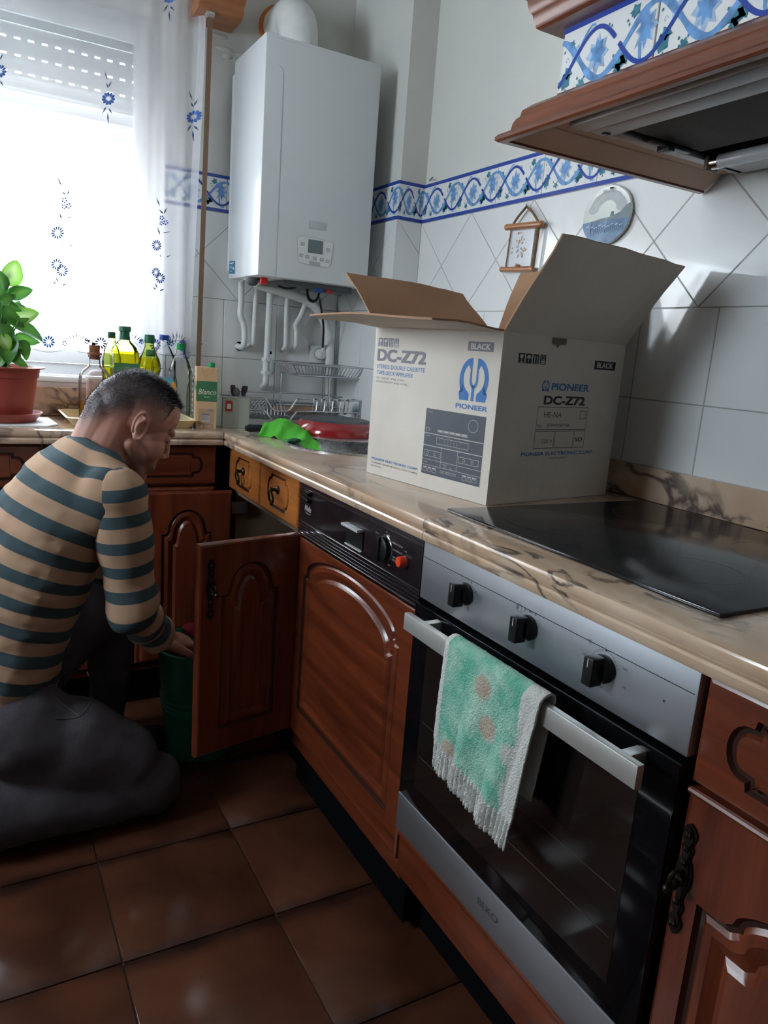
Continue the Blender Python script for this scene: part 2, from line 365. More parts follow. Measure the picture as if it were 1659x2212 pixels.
for i in range(-5, 4):
    for j in range(-11, 4):
        x, y = -1.1022+(i+.5)*TS, -1.0465+(j+.5)*TS
        if x < XL or x > .05 or y < YB or y > .05: continue
        if ftm is None: o = part('floor_tile', b, floor, world=False); ftm = o.data
        else: o = bpy.data.objects.new('floor_tile', ftm); COL.objects.link(o); o.parent = floor
        o.location = (x, y, random.uniform(-.0004, .0004))
# --- right wall, pillar, window wall
b = B().use(WHITE_PAINT); b.box((.009, YB, 0), (.13, .12, ZC)); wall_right = struct('wall_right', b)
PX, PY = -.095, -.4084
b = B().use(WHITE_PAINT); b.box((PX+.009, PY+.009, 0), (.02, .06, ZC)); wall_pillar = struct('wall_pillar', b)
WX0, WX1, WZ0, WZ1 = -2.62, -.735, .995, 2.16
b = B().use(WHITE_PAINT)
for a, c in (((WX1, .009, 0), (.02, .22, ZC)), ((XL, .009, 0), (WX1, .22, WZ0)), ((XL, .009, WZ1), (WX1, .22, ZC)), ((XL, .009, WZ0), (WX0, .22, WZ1))): b.box(a, c)
# blistered paint by the pelmet
for u, v, w in ((475, 78, .03), (485, 105, .035), (492, 122, .018), (520, 120, .02)):
    p = at(u, v, 'y', .009); b.ell((p.x, .009, p.z), (w, .004, .008), 10)
wall_back = struct('wall_window_side', b)
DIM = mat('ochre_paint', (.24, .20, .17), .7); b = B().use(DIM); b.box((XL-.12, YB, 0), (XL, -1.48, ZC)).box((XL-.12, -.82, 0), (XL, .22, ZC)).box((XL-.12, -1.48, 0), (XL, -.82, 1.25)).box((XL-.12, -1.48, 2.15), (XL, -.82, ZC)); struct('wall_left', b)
b = B().use(PVC); b.box((XL-.09, -1.48, 1.25), (XL-.03, -1.44, 2.15)).box((XL-.09, -.86, 1.25), (XL-.03, -.82, 2.15)).box((XL-.09, -1.48, 1.25), (XL-.03, -.82, 1.29)).box((XL-.09, -1.48, 2.11), (XL-.03, -.82, 2.15)); struct('added_window', b)  # unseen window added in the left wall to let in extra side light
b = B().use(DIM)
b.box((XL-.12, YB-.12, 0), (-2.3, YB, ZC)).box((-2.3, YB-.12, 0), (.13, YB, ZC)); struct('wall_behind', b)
b = B().use(WHITE_PAINT); b.box((XL-.12, YB-.12, ZC), (.13, .22, ZC+.1)); struct('ceiling', b)

def clip(poly, x0, x1, y0, y1):
    def cut(P, ins, inter):
        out = []
        for i in range(len(P)):
            a, c = P[i-1], P[i]
            if ins(c):
                if not ins(a): out.append(inter(a, c))
                out.append(c)
            elif ins(a): out.append(inter(a, c))
        return out
    def ix(X): return lambda a, c: (X, a[1]+(c[1]-a[1])*(X-a[0])/(c[0]-a[0]))
    def iy(Y): return lambda a, c: (a[0]+(c[0]-a[0])*(Y-a[1])/(c[1]-a[1]), Y)
    for ins, inter in ((lambda p: p[0] >= x0, ix(x0)), (lambda p: p[0] <= x1, ix(x1)), (lambda p: p[1] >= y0, iy(y0)), (lambda p: p[1] <= y1, iy(y1))):
        if poly: poly = cut(poly, ins, inter)
    return poly
def area(P): return .5*abs(sum(P[i-1][0]*P[i][1]-P[i][0]*P[i-1][1] for i in range(len(P))))
CACHE = {}
def inset(P, d):
    n = len(P); out = []; A = sum(P[i-1][0]*P[i][1]-P[i][0]*P[i-1][1] for i in range(n)); sg = 1 if A > 0 else -1
    for i in range(n):
        p0, p1, p2 = Vector(P[i-1]), Vector(P[i]), Vector(P[(i+1) % n])
        a, c = (p1-p0), (p2-p1)
        if a.length < 1e-7 or c.length < 1e-7: out.append(tuple(p1)); continue
        a.normalize(); c.normalize(); na = Vector((-a.y, a.x))*sg; nc = Vector((-c.y, c.x))*sg; k = 1+na.dot(nc)
        out.append(tuple(p1+(na+nc)*(d/max(k, .35))))
    return out
def wall_tile(T, poly, wall, name, decor=None):
    cx = sum(p[0] for p in poly)/len(poly); cy = sum(p[1] for p in poly)/len(poly)
    q = [(round(p[0]-cx, 4), round(p[1]-cy, 4)) for p in poly]; key = (tuple(q), decor is not None)
    if key not in CACHE:
        g = inset(q, .0009); k = B().use(GLAZE)
        rings = [[(x, y, -.0075) for x, y in g], [(x, y, -.0012) for x, y in g], [(x, y, 0) for x, y in inset(g, .0012)]]
        k.loft(rings)
        if decor: decor(k, q)
        CACHE[key] = k.mesh(name)
        bm = bmesh.new(); bm.from_mesh(CACHE[key]); bmesh.ops.recalc_face_normals(bm, faces=bm.faces[:]); bm.to_mesh(CACHE[key]); bm.free()
    o = bpy.data.objects.new(name, CACHE[key]); COL.objects.link(o); o.parent = wall
    o.matrix_local = T @ Matrix.Translation((cx, cy, 0))
BH, BW = .1187, .1971
def vine(b, H=BH, Wd=BW, tops=(1, 1)):
    """hand-painted twining vine; the tile spans 0..Wd, 0..H"""
    X = lambda x: x*Wd
    Y = lambda y: H*(1-y)
    z = .0003
    b.use(BLUE)
    if tops[0]: b.flat([(0, Y(.0)-.001), (Wd, Y(0)-.001), (Wd, Y(.095)), (0, Y(.095))], z)
    if tops[1]: b.flat([(0, Y(.905)), (Wd, Y(.905)), (Wd, .001), (0, .001)], z)
    def wave(ph, x0, x1, n=26):
        return [(X(x0+(x1-x0)*i/n), Y(.5+.31*math.cos(2*math.pi*(x0+(x1-x0)*i/n-ph)))) for i in range(n+1)]
    rnd = random.Random(3)
    # leaves and grapes
    def star(cx, cy, r, n, m, h, st=1.0, rot=0):
        b.use(m); P = []
        for i in range(n*2):
            rr = r*(1.55 if m is TEAL else 1.12)*(1 if i % 2 == 0 else .62)*rnd.uniform(.85, 1.12); a = math.pi*i/n+rot
            P.append((X(cx)+rr*math.cos(a), Y(cy)+rr*math.sin(a)*st))
        for i in range(len(P)): b.add([(X(cx), Y(cy), h), (*P[i-1], h), (*P[i], h)], [(0, 1, 2)])
    star(.42, .52, H*.20, 8, PALEBLUE, z*1.1, 1.15); star(.42, .50, H*.13, 7, MIDBLUE, z*1.5, 1.3)
    star(.90, .45, H*.17, 8, PALEBLUE, z*1.1, 1.3); star(.90, .45, H*.12, 8, MIDBLUE, z*1.5, 1.5)
    star(.17, .38, H*.10, 6, PALEBLUE, z*1.2); star(.19, .40, H*.055, 6, MIDBLUE, z*1.6)
    for cx, cy, r in ((.07, .70, .085), (.10, .60, .06), (.67, .72, .085), (.72, .70, .06), (.66, .79, .05), (.78, .20, .06), (.27, .80, .045), (.12, .26, .035)):
        star(cx, cy, H*r, 5, TEAL, z*1.8, 1, cx*9)
    b.use(TEAL)
    for cx, cy in ((.22, .72), (.25, .76), (.23, .81), (.73, .33), (.71, .28), (.75, .24), (.09, .82), (.30, .73), (.04, .33), (.60, .62), (.52, .22), (.55, .25)):
        b.flat([(X(cx)+H*.016*math.cos(a*1.05), Y(cy)+H*.022*math.sin(a*1.05)) for a in range(6)], z*1.4)
    # pale vine, then the dark one over and under it
    b.use(MIDBLUE)
    b.ribbon(wave(.47, 0, 1), [H*(.06+.04*math.sin(i*.5)**2) for i in range(27)], z*2)
    b.ribbon([(X(.20), Y(.42)), (X(.24), Y(.30)), (X(.28), Y(.20)), (X(.33), Y(.13)), (X(.37), Y(.14))], [H*.05, H*.045, H*.035, H*.025, H*.03], z*2.2)
    b.ribbon([(X(.86), Y(.60)), (X(.87), Y(.75)), (X(.90), Y(.86)), (X(.95), Y(.85))], [H*.045, H*.04, H*.035, H*.03], z*2.2)
    b.use(BLUE); b.ribbon(wave(-.10, 0, .60, 16), H*.055, z*2.6); b.ribbon(wave(-.10, .645, 1, 10), H*.055, z*2.6)
    # pencil-thin tendrils
    b.use(MIDBLUE)
    for x0, y0 in ((.3, .85), (.55, .35), (.08, .45), (.63, .9), (.8, .85), (.5, .8), (.35, .18)):
        b.ribbon([(X(x0)+.004*math.cos(a*.9)*(1-a*.1), Y(y0)+.005*math.sin(a*.9)*(1-a*.1)) for a in range(7)], .0006, z*1.3)
def border_decor(b, q):
    x0 = min(p[0] for p in q); y0 = min(p[1] for p in q); w = max(p[0] for p in q)-x0
    k = B(); k.mats = b.mats; k.T = Matrix.Translation((x0, y0, 0)) @ Matrix.Diagonal((w/BW, 1, 1, 1))
    vine(k); o = len(b.v); b.v += k.v; b.f += [[i+o for i in f] for f in k.f]; b.m += k.m
def tile_wall(T, wall, u0, u1, rows=2, off=0, z_top=1.5986+BH):
    """T: frame whose u runs along the wall from the corner and whose v is height; joints start at u = 0"""
    d = .2828; zb, zs = 1.5986, 1.3158
    k0 = int(math.floor(u0/BW))-1; k1 = int(math.ceil(u1/BW))+1
    for k in range(k0, k1):
        a0, a1 = k*BW+off, (k+1)*BW+off; P = clip([(a0, zb), (a1, zb), (a1, z_top), (a0, z_top)], u0, u1, 0, 9)
        if P and area(P) > 2e-4: wall_tile(T, P, wall, 'border_tile', border_decor)
        for r in range(rows):
            P = clip([(a0, zs-(r+1)*BW), (a1, zs-(r+1)*BW), (a1, zs-r*BW), (a0, zs-r*BW)], u0, u1, .88, 9)
            if P and area(P) > 2e-4: wall_tile(T, P, wall, 'square_tile')
    zm = (zb+zs)/2
    for k in range(int(math.floor(u0/d))-2, int(math.ceil(u1/d))+2):
        c = (k+.5)*d+d/2
        for P in ([(c-d/2, zm), (c, zs), (c+d/2, zm), (c, zb)],):
            P = clip(P, u0, u1, zs, zb)
            if P and area(P) > 1e-4: wall_tile(T, P, wall, 'diagonal_tile')
        for P in ([(c, zb), (c+d/2, zm), (c+d, zb)], [(c, zs), (c+d, zs), (c+d/2, zm)]):
            P = clip(P, u0, u1, zs, zb)
            if P and area(P) > 1e-4: wall_tile(T, P, wall, 'diagonal_tile')
TR = frame((0, PY+.003, 0), (0, -1, 0), (0, 0, 1)); tile_wall(TR, wall_right, 0, 2.6, 3)
TP = frame((PX, PY, 0), (1, 0, 0), (0, 0, 1)); tile_wall(TP, wall_pillar, 0, -PX, 3)
TQ = frame((PX, PY, 0), (0, -1, 0), (0, 0, 1)); tile_wall(TQ, wall_pillar, -(-PY), 0, 3)
TW = frame((-.195, 0, 0), (1, 0, 0), (0, 0, 1)); tile_wall(TW, wall_back, -.54, .10, 3, .0606)
b = B().use(GROUT)
b.box((.001, PY-2.6, .86), (.0092, PY, 1.716)).box((PX+.001, PY+.001, .86), (PX+.0092, 0, 1.716)).box((PX+.001, PY+.001, .86), (0, PY+.0092, 1.716)).box((-.735, .001, .86), (PX, .0092, 1.716))
struct('trim_1', b)
# --- window: frame, panes, reveals, sill board
b = B().use(PVC); fy0, fy1 = .10, .155
def framebox(b, x0, x1, z0, z1, w, y0, y1, bev=.004):
    b.box((x0, y0, z0), (x1, y1, z0+w), bev=bev).box((x0, y0, z1-w), (x1, y1, z1), bev=bev).box((x0, y0, z0+w), (x0+w, y1, z1-w), bev=bev).box((x1-w, y0, z0+w), (x1, y1, z1-w), bev=bev)
framebox(b, WX0, WX1, WZ0+.03, WZ1, .038, fy0, fy1)
win = struct('window_1', b)
for x0, x1 in ((WX0+.036, -1.68), (-1.68, WX1-.036)):
    b = B().use(PVC); framebox(b, x0, x1, WZ0+.07, WZ1-.036, .042, .085, .125); part('window_sash', b, win)
    b = B().use(liquid('window_glass', (.97, .98, .98))); b.box((x0+.04, .103, WZ0+.1), (x1-.04, .107, WZ1-.07)); part('window_pane', b, win)
b = B().use(PVC); b.box((WX0, -.002, WZ0+.012), (WX1, .10, WZ0+.03), bev=.003); part('window_board', b, win)
b = B().use(mat('pink_sill', (.62, .50, .48), .4)); b.box((WX0, .0, WZ0-.01), (WX1, .10, WZ0+.011)); part('window_sill', b, win)
# rolling shutter outside the pane, part-way down, light showing through its slots
SL = .0475
shut = thing('roller_shutter', (-1.32, .175, 1.787), 'off-white roller shutter half lowered outside the window, dashes of light in its slots', 'shutter')
SLAT = mat('shutter_slat', (.70, .73, .72), .5)
b = B().use(SLAT)
prof = [(.0, .004), (.004, .010), (.006, .02), (.006, .03), (.003, .040), (0, SL-.0095)]
x0s, x1s = WX0-.02, WX1+.02
b.loft([[(x0s, p[0]-.004, p[1]) for p in prof]+[(x0s, p[0]-.012, p[1]) for p in reversed(prof)], [(x1s, p[0]-.004, p[1]) for p in prof]+[(x1s, p[0]-.012, p[1]) for p in reversed(prof)]])
i = 0; x = x0s
solid = B().use(SLAT)
while x < x1s: b.box((x0s, -.010, -.0135), (x1s, -.004, -.0015)) if x == x0s else None; b.box((x, -.010, -.0065), (x+.022, -.004, .0042)); x += .0385
base = B().use(SLAT); base.box((x0s, -.016, -.03), (x1s, 0, .004), bev=.004); base.v = [v+Vector((0, .175, 1.787)) for v in base.v]
o = part('bottom_bar', base, shut)
n_sl = int((WZ1-1.79)/SL)+2
closed = B().use(SLAT); closed.loft([[(x0s, p[0]-.004, p[1]) for p in prof]+[(x0s, p[0]-.012, p[1]) for p in reversed(prof)], [(x1s, p[0]-.004, p[1]) for p in prof]+[(x1s, p[0]-.012, p[1]) for p in reversed(prof)]]); closed.box((x0s, -.010, -.0065), (x1s, -.004, .0042))
sm = cm = None
for i in range(n_sl):
    openslot = 3 <= i <= 5
    if openslot and sm is None: o = part('slat', b, shut, world=False); sm = o.data
    elif not openslot and cm is None: o = part('slat', closed, shut, world=False); cm = o.data
    else: o = bpy.data.objects.new('slat', sm if openslot else cm); COL.objects.link(o); o.parent = shut
    o.location = (1.32*0, 0, i*SL+.005); o.location.x += 0
# slat meshes are in wall x, so shift them by the shutter's own place
for o in shut.children:
    if o.name.startswith('slat'): o.location.x += 1.32
# --- house across the street
b = B().use(mat('pink_render', (.62, .53, .49), .9, var=.05)); b.box((-9, 6.0, -6), (6, 6.6, 4.2))
fac = tag(part('house', b, None, at0=(0, 6.2, -6)), 'pale pink rendered house front with a cornice seen hazily through the curtained window', 'building')
b = B().use(mat('pale_stone', (.72, .67, .64), .8)); b.box((-9, 5.7, 2.62), (6, 6.1, 2.80), bev=.02).box((-9, 5.82, 2.45), (6, 6.1, 2.60), bev=.02); part('cornice', b, fac)
for x0, x1 in ((-1.9, -.4), (-5.2, -3.7)):
    b = B().use(mat('pale_stone', (.7, .7, .7), .8)); framebox(b, x0, x1, .7, 2.2, .1, 5.9, 6.05, bev=0); w = part('house_window', b, fac)
    b = B().use(mat('far_glass', (.10, .13, .16), .1)); b.box((x0+.1, 5.97, .8), (x1-.1, 6.0, 2.1)); part('window_pane', b, w)
# --- marble upstands (trim) along the walls
b = B().use(MARB); b.box((-.021, -2.9, .902), (-.0005, PY-.02, .975), bev=.002); struct('trim_2', b)
b = B().use(MARB); b.box((XL, -.020, .902), (-.742, .008, .992), bev=.002); struct('trim_3', b)
# ================================================================== worktops
XF = -.602; TOP = .90
def nose(b, p0, p1, out, w, z=TOP):
    """stacked double moulding along the front edge from p0 to p1, bulging towards out"""
    o = Vector(out); p0 = Vector(p0); p1 = Vector(p1)
    prof = [(-w, z), (-.006, z), (-.002, z-.0015), (0, z-.006), (0, z-.014), (-.002, z-.018), (-.007, z-.0195), (-.007, z-.0215), (-.002, z-.023), (.0005, z-.026), (.0005, z-.034), (-.002, z-.0385), (-.006, z-.040), (-w, z-.040)]
    b.loft([[tuple(p0+o*a+Vector((0, 0, h))) for a, h in prof], [tuple(p1+o*a+Vector((0, 0, h))) for a, h in prof]])
    b.f.append([len(b.v)-2*len(prof)+i for i in range(len(prof))]); b.m.append(b.cur)
NX = -.637; NY = -.392
SC, SR = (-.315, -.655), .212
def slab_hole(b, x0, x1, y0, y1, z0, z1, c, r):
    bm = bmesh.new(); n = 48
    out = [bm.verts.new((x, y, z1)) for x, y in ((x0, y0), (x1, y0), (x1, y1), (x0, y1))]
    inn = [bm.verts.new((c[0]+r*math.cos(2*math.pi*i/n), c[1]+r*math.sin(2*math.pi*i/n), z1)) for i in range(n)]
    es = [bm.edges.new((out[i-1], out[i])) for i in range(4)]+[bm.edges.new((inn[i-1], inn[i])) for i in range(n)]
    bmesh.ops.triangle_fill(bm, edges=es, use_beauty=True)
    fs = [f for f in bm.faces if (f.calc_center_median().xy-Vector(c)).length > r*.9]
    bmesh.ops.delete(bm, geom=[f for f in bm.faces if f not in fs], context='FACES_ONLY')
    g = bmesh.ops.extrude_face_region(bm, geom=bm.faces[:]); bmesh.ops.translate(bm, verts=[v for v in g['geom'] if isinstance(v, bmesh.types.BMVert)], vec=(0, 0, z0-z1))
    bm.verts.index_update(); b.add([v.co.copy() for v in bm.verts], [[v.index for v in f.verts] for f in bm.faces]); bm.free()
JY = -1.556
b = B().use(MARB); slab_hole(b, NX+.05, -.0005, JY+.0008, PY-.0005, TOP-.04, TOP, SC, SR-.006)
b.box((NX+.05, PY-.0005, TOP-.04), (PX-.001, -.0005, TOP)); b.box((NX+.008, NY-.0, TOP-.04), (NX+.051, -.0005, TOP))
nose(b, (NX, JY+.0008, 0), (NX, NY-.004, 0), (-1, 0, 0), .05)
tag(part('worktop', b, None, at0=(-.3, -.9, .88), smooth=30), 'rose marble worktop with a double rounded edge holding the round sink and open box', 'worktop', 'marble worktops')
b = B().use(MARBD); b.box((NX+.05, -2.9, TOP-.04), (-.0005, JY-.0008, TOP)); nose(b, (NX, -2.9, 0), (NX, JY-.0008, 0), (-1, 0, 0), .05)
tag(part('worktop', b, None, at0=(-.3, -2.2, .88), smooth=30), 'heavily veined marble worktop that carries the black glass hob', 'worktop', 'marble worktops')
b = B().use(MARB); b.box((XL, NY+.05, TOP-.04), (NX+.007, -.0005, TOP)); nose(b, (XL, NY, 0), (NX-.0008, NY, 0), (0, -1, 0), .05)
tag(part('worktop', b, None, at0=(-1.5, -.2, .88), smooth=30), 'marble worktop under the window with the plant and bottles on it', 'worktop', 'marble worktops')

# ================================================================== joinery
def arch_outline(w, h, mx, mb, mt, rise, sh=.84):
    return lambda ins: arch_pts(w, h, mx+ins, mb+ins, mt+ins, rise, sh)
def arch_pts(w, h, mx, mb, mt, rise, sh=.84):
    st = .10 if sh < .9 else .035
    """cathedral outline inside a w by h front, counter-clockwise from lower left"""
    x0, x1, y0 = mx, w-mx, mb; hw = (x1-x0)/2; cx = w/2; base = h-mt-rise
    def top(x):
        s = min(1, abs(x-cx)/hw)
        if s > sh: return base
        if s > sh-st: t = (sh-s)/st; return base+rise*.16*(t*t*(3-2*t))
        return base+rise*(.16+.84*math.sqrt(max(0, 1-(s/(sh-st+.02))**2))**1.1)
    P = [(x0+(x1-x0)*i/10, y0) for i in range(10)]+[(x1, y0+(base-y0)*i/10) for i in range(10)]
    ss = [1, sh+(1-sh)*.6, sh+(1-sh)*.15, sh]+[sh-st*i/6 for i in range(1, 6)]+[(sh-st)*math.cos(math.pi/2*i/14) for i in range(0, 15)]
    P += [(cx+hw*s, top(cx+hw*s)) for s in ss]+[(cx-hw*s, top(cx-hw*s)) for s in reversed(ss[:-1])]
    P += [(x0, base-(base-y0)*i/10) for i in range(1, 10)]
    return P
def plaque_outline(w, h, mx, my, bulge=.03, notch=.010):
    return lambda ins: inset(plaque_pts(w, h, mx, my, bulge, notch), ins) if ins else plaque_pts(w, h, mx, my, bulge, notch)
def plaque_pts(w, h, mx, my, bulge, notch):
    x0, x1, y0, y1 = mx, w-mx, my, h-my; cy = h/2; P = []
    a = x1-bulge; hh = (y1-y0)/2
    P += [(x0+bulge+(a-x0-bulge)*i/12, y0) for i in range(13)]
    P += [(a+.001, y0+notch*.5), (a+.002, y0+notch)]
    P += [(a+.002+(bulge-.002)*math.sin(math.pi*i/10)**.8, y0+notch+(2*hh-2*notch)*(1-math.cos(math.pi*i/10))/2) for i in range(1, 10)]
    P += [(a+.002, y1-notch), (a+.001, y1-notch*.5)]
    P += [(a-(a-x0-bulge)*i/12, y1) for i in range(13)]
    b_ = x0+bulge
    P += [(b_-.001, y1-notch*.5), (b_-.002, y1-notch)]
    P += [(b_-.002-(bulge-.002)*math.sin(math.pi*i/10)**.8, y1-notch-(2*hh-2*notch)*(1-math.cos(math.pi*i/10))/2) for i in range(1, 10)]
    P += [(b_-.002, y0+notch), (b_-.001, y0+notch*.5)]
    return P
def panel_front(b, w, h, t, P, m, groove, steps, T, edge=.006):
    """slab of thickness t whose face is carved along outline P; steps: (inset, height above back, dark?)"""
    PF = P; P = PF(0); n = len(P); cx, cy = w/2, h/2
    def rectpt(p, W, H, off):
        dx, dy = p[0]-cx, p[1]-cy; k = min((W/2-off)/max(abs(dx), 1e-9), (H/2-off)/max(abs(dy), 1e-9)); return [cx+dx*k, cy+dy*k]
    cor = {}
    for sx, sy in ((0, 0), (w, 0), (w, h), (0, h)):
        i = min(range(n), key=lambda i: abs(math.atan2(math.sin(math.atan2(P[i][1]-cy, P[i][0]-cx)-math.atan2(sy-cy, sx-cx)), math.cos(math.atan2(P[i][1]-cy, P[i][0]-cx)-math.atan2(sy-cy, sx-cx)))))
        cor[i] = (sx, sy)
    def rr(off, z):
        out = []
        for i, p in enumerate(P):
            if i in cor: sx, sy = cor[i]; q = (abs(sx-off) if sx else off, abs(sy-off) if sy else off)
            else: q = rectpt(p, w, h, off)
            out.append((q[0], q[1], z))
        return out
    rings = [rr(0, 0), rr(0, t-edge), rr(edge*.35, t-edge*.3), rr(edge, t)]
    b.use(m); b.loft(rings, T, cap=False); b.add(rings[0], [tuple(range(n))], T)
    prev = rings[-1]
    last = [(p[0], p[1], t) for p in P]; b.loft([prev, last], T, cap=False)
    for ins, z, dark in steps:
        Q = PF(ins)
        ring = [(p[0], p[1], z) for p in Q]; b.use(groove if dark else m); b.loft([last, ring], T, cap=False); last = ring
    b.use(m); b.add(last, [tuple(range(n))], T)
STEPS_DOOR = lambda t: [(0, t-.0005, 1), (.003, t-.006, 1), (.007, t-.0065, 1), (.011, t-.003, 0), (.020, t-.0015, 0), (.036, t-.008, 0), (.040, t-.004, 0), (.044, t-.001, 0)]
STEPS_DRAWER = lambda t: [(0, t-.0005, 1), (.0022, t-.005, 1), (.0065, t-.005, 1), (.009, t-.0005, 0), (.012, t, 0)]
def front(name, parent, T, w, h, t, P, m, steps):
    b = B(); panel_front(b, w, h, t, P, m, DARKW, steps, T); return part(name, b, parent, smooth=28)
def ring_pull(parent, c, out, s=1.0):
    """drop-ring pull: rosette, post, knob and ring"""
    b = B().use(BRONZE); o = Vector(out); c = Vector(c); up = Vector((0, 0, 1)); side = o.cross(up)
    T = frame(c, side, up)
    if (T.to_3x3() @ Vector((0, 0, 1))).dot(o) < 0: T = frame(c, -side, up)
    b.lathe([(.0, 0), (.011*s, 0), (.011*s, .002), (.007*s, .004), (.004*s, .008), (.0035*s, .014), (.006*s, .017), (.006*s, .021), (0, .023)], 14, T=T)
    pts = [(math.sin(a)*.013*s, -.016*s-math.cos(a)*-.015*s-.001, .019+.003*math.cos(a)) for a in [2*math.pi*i/20 for i in range(20)]]
    b.tube([T @ Vector(p) for p in pts], .0021*s, 7, closed=True); b.ell(T @ Vector((0, -.032*s, .017)), .0045*s, 8)
    return part('pull', b, parent)
def escutcheon(parent, c, out, s=1.0, name='handle'):
    """tall cast plate with leafy ends and a swinging drop"""
    o = Vector(out); c = Vector(c); up = Vector((0, 0, 1)); side = o.cross(up); T = frame(c, side, up)
    if (T.to_3x3() @ Vector((0, 0, 1))).dot(o) < 0: T = frame(c, -side, up)
    prof = [(0, .078), (.006, .074), (.010, .066), (.0085, .058), (.0045, .052), (.0085, .046), (.007, .038), (.005, .033), (.009, .026), (.0115, .014), (.012, .002), (.0095, -.010), (.006, -.018), (.0045, -.026), (.008, -.034), (.0075, -.042), (.0045, -.048), (.009, -.056), (.0095, -.064), (.006, -.072), (0, -.078)]
    out_ = [(x*s, y*s) for x, y in prof]+[(-x*s, y*s) for x, y in reversed(prof[1:-1])]
    b = B().use(BRONZE); b.prism(out_, 0, .0025, T); b.prism([(x*.7, y*.93) for x, y in out_], .0025, .0045, T)
    for y, r in ((.064, .006), (.045, .005), (.026, .0055), (0, .008), (-.03, .005), (-.06, .006)):
        b.ell(T @ Vector((0, y*s, .004)), r*s, 8)
    b.tube([T @ Vector(p) for p in ((0, 0, .004), (0, 0, .016))], .004*s, 8)
    b.tube([T @ Vector((0, .004+.012*math.cos(a)*s, .018+.011*math.sin(a)*s-.002)) for a in [2*math.pi*i/16 for i in range(16)]], .0028*s, 7, closed=True)
    b.ell(T @ Vector((0, -.004*s, .028)), (.006*s, .006*s, .006*s), 10)
    return part(name, b, parent)
def carcass(b, m, x0, x1, y0, y1, z0, z1, open_side=None, t=.018):
    faces = {'-x': ((x0, y0, z0), (x0+t, y1, z1)), '+x': ((x1-t, y0, z0), (x1, y1, z1)), '-y': ((x0, y0, z0), (x1, y0+t, z1)), '+y': ((x0, y1-t, z0), (x1, y1, z1)), '-z': ((x0, y0, z0), (x1, y1, z0+t)), '+z': ((x0, y0, z1-t), (x1, y1, z1))}
    b.use(m)
    for k, (a, c) in faces.items():
        if k != open_side: b.box(a, c)
DF = .020      # door thickness; carcass front sits behind it
XC = XF+DF
# sink cabinet, both doors open
sink_cab = thing('sink_cabinet', (-.3, -.64, .08), 'cherry wood sink cabinet with two small drawers tinted orange as if window-lit and both doors hanging open', 'cabinet')
b = B(); carcass(b, mat('pale_carcass', (.24, .165, .11), .6), XC, -.02, -.919, -.346, .16, .72, '-x'); b.use(CHERRY).box((XC, -.919, .72), (XC+.09, -.346, .735)).box((XC, -.919, .735), (XC+.018, -.346, .858)).box((XC, -.361, .16), (XC+.03, -.346, .735)); part('body', b, sink_cab)
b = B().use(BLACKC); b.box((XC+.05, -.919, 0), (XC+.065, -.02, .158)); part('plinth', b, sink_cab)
TF = lambda y, z: frame((XC-.001, y, z), (0, -1, 0), (0, 0, 1))       # outward normal -x
for y0, y1 in ((-.349, -.629), (-.635, -.917)):
    w = y0-y1; d = front('drawer', sink_cab, TF(y0, .7215), w, .132, DF, plaque_outline(w, .132, .062, .020, .026), CHERRY_LIT, STEPS_DRAWER(DF))
    ring_pull(d, (XC-.001-DF, (y0+y1)/2, .797), (-1, 0, 0), 1.15)
dh, dw = .537, .278
for hy, ang, flip, lab in ((-.921, 191.5, False, 'right'), (-.372, 180, True, 'left')):
    a = R(ang); u = Vector((math.cos(a), math.sin(a), 0)); hx = XF-.001
    # carved face looks towards -y in both cases
    if u.cross(Vector((0, 0, 1))).y < 0: T = frame((hx, hy, .180), u, (0, 0, 1))
    else: T = frame(Vector((hx, hy, .180))+u*dw, -u, (0, 0, 1))
    d = front('door', sink_cab, T, dw, dh, DF, arch_outline(dw, dh, .060, .060, .055, .075), CHERRY, STEPS_DOOR(DF))
    if lab == 'right':
        nrm = (T.to_3x3() @ Vector((0, 0, 1))); c = Vector((hx, hy, .180))+u*(dw-.030)+nrm*(DF+.0005)+Vector((0, 0, .425)); escutcheon(d, c, nrm, .95)
    b = B().use(mat('zinc', (.35, .35, .36), .4, 1))
    for z in (.66, .24): part('hinge', B().use(mat('zinc', (.35, .35, .36), .4, 1)).box((hx-.002, hy-.012, z-.020), (hx+.055, hy+.004, z+.020), bev=.002), d)
# dishwasher with integrated door
dwm = thing('dishwasher', (-.3, -1.215, .08), 'built-in dishwasher, black control panel above a cherry wood arched door', 'dishwasher')
b = B(); b.use(BLACKC).box((XC+.012, -1.508, .02), (-.03, -.924, .858)); part('body', b, dwm)
w = .583; T = frame((XC-.001, -.9245, .180), (0, -1, 0), (0, 0, 1))
front('door', dwm, T, w, .533, DF, arch_outline(w, .533, .052, .075, .018, .075, .95), CHERRYH, STEPS_DOOR(DF))
b = B().use(CHERRYH).box((XC-.006, -1.508, .128), (XC+.012, -.9245, .178), bev=.003); part('kick_board', b, dwm)
b = B().use(PANELB); px = XC-.020
b.box((px, -1.508, .748), (XC+.01, -.9245, .849), bev=.002)
for i in range(4): b.box((px, -1.508, .7165+i*.0078), (XC+.01, -.9245, .7165+i*.0078+.0060), bev=.001)
pan = part('control_panel', b, dwm)
b = B().use(CHROME)
for z, hh in ((.8415, .0012), (.8355, .0012), (.7475, .0014), (.7155, .0016), (.7112, .0040)): b.box((px-.0014, -1.507, z), (px+.003, -.926, z+hh))
for i in range(4): b.box((px-.0011, -1.507, .7224+i*.0078), (px+.003, -.926, .7224+i*.0078+.0011))
part('chrome_trim', b, pan)
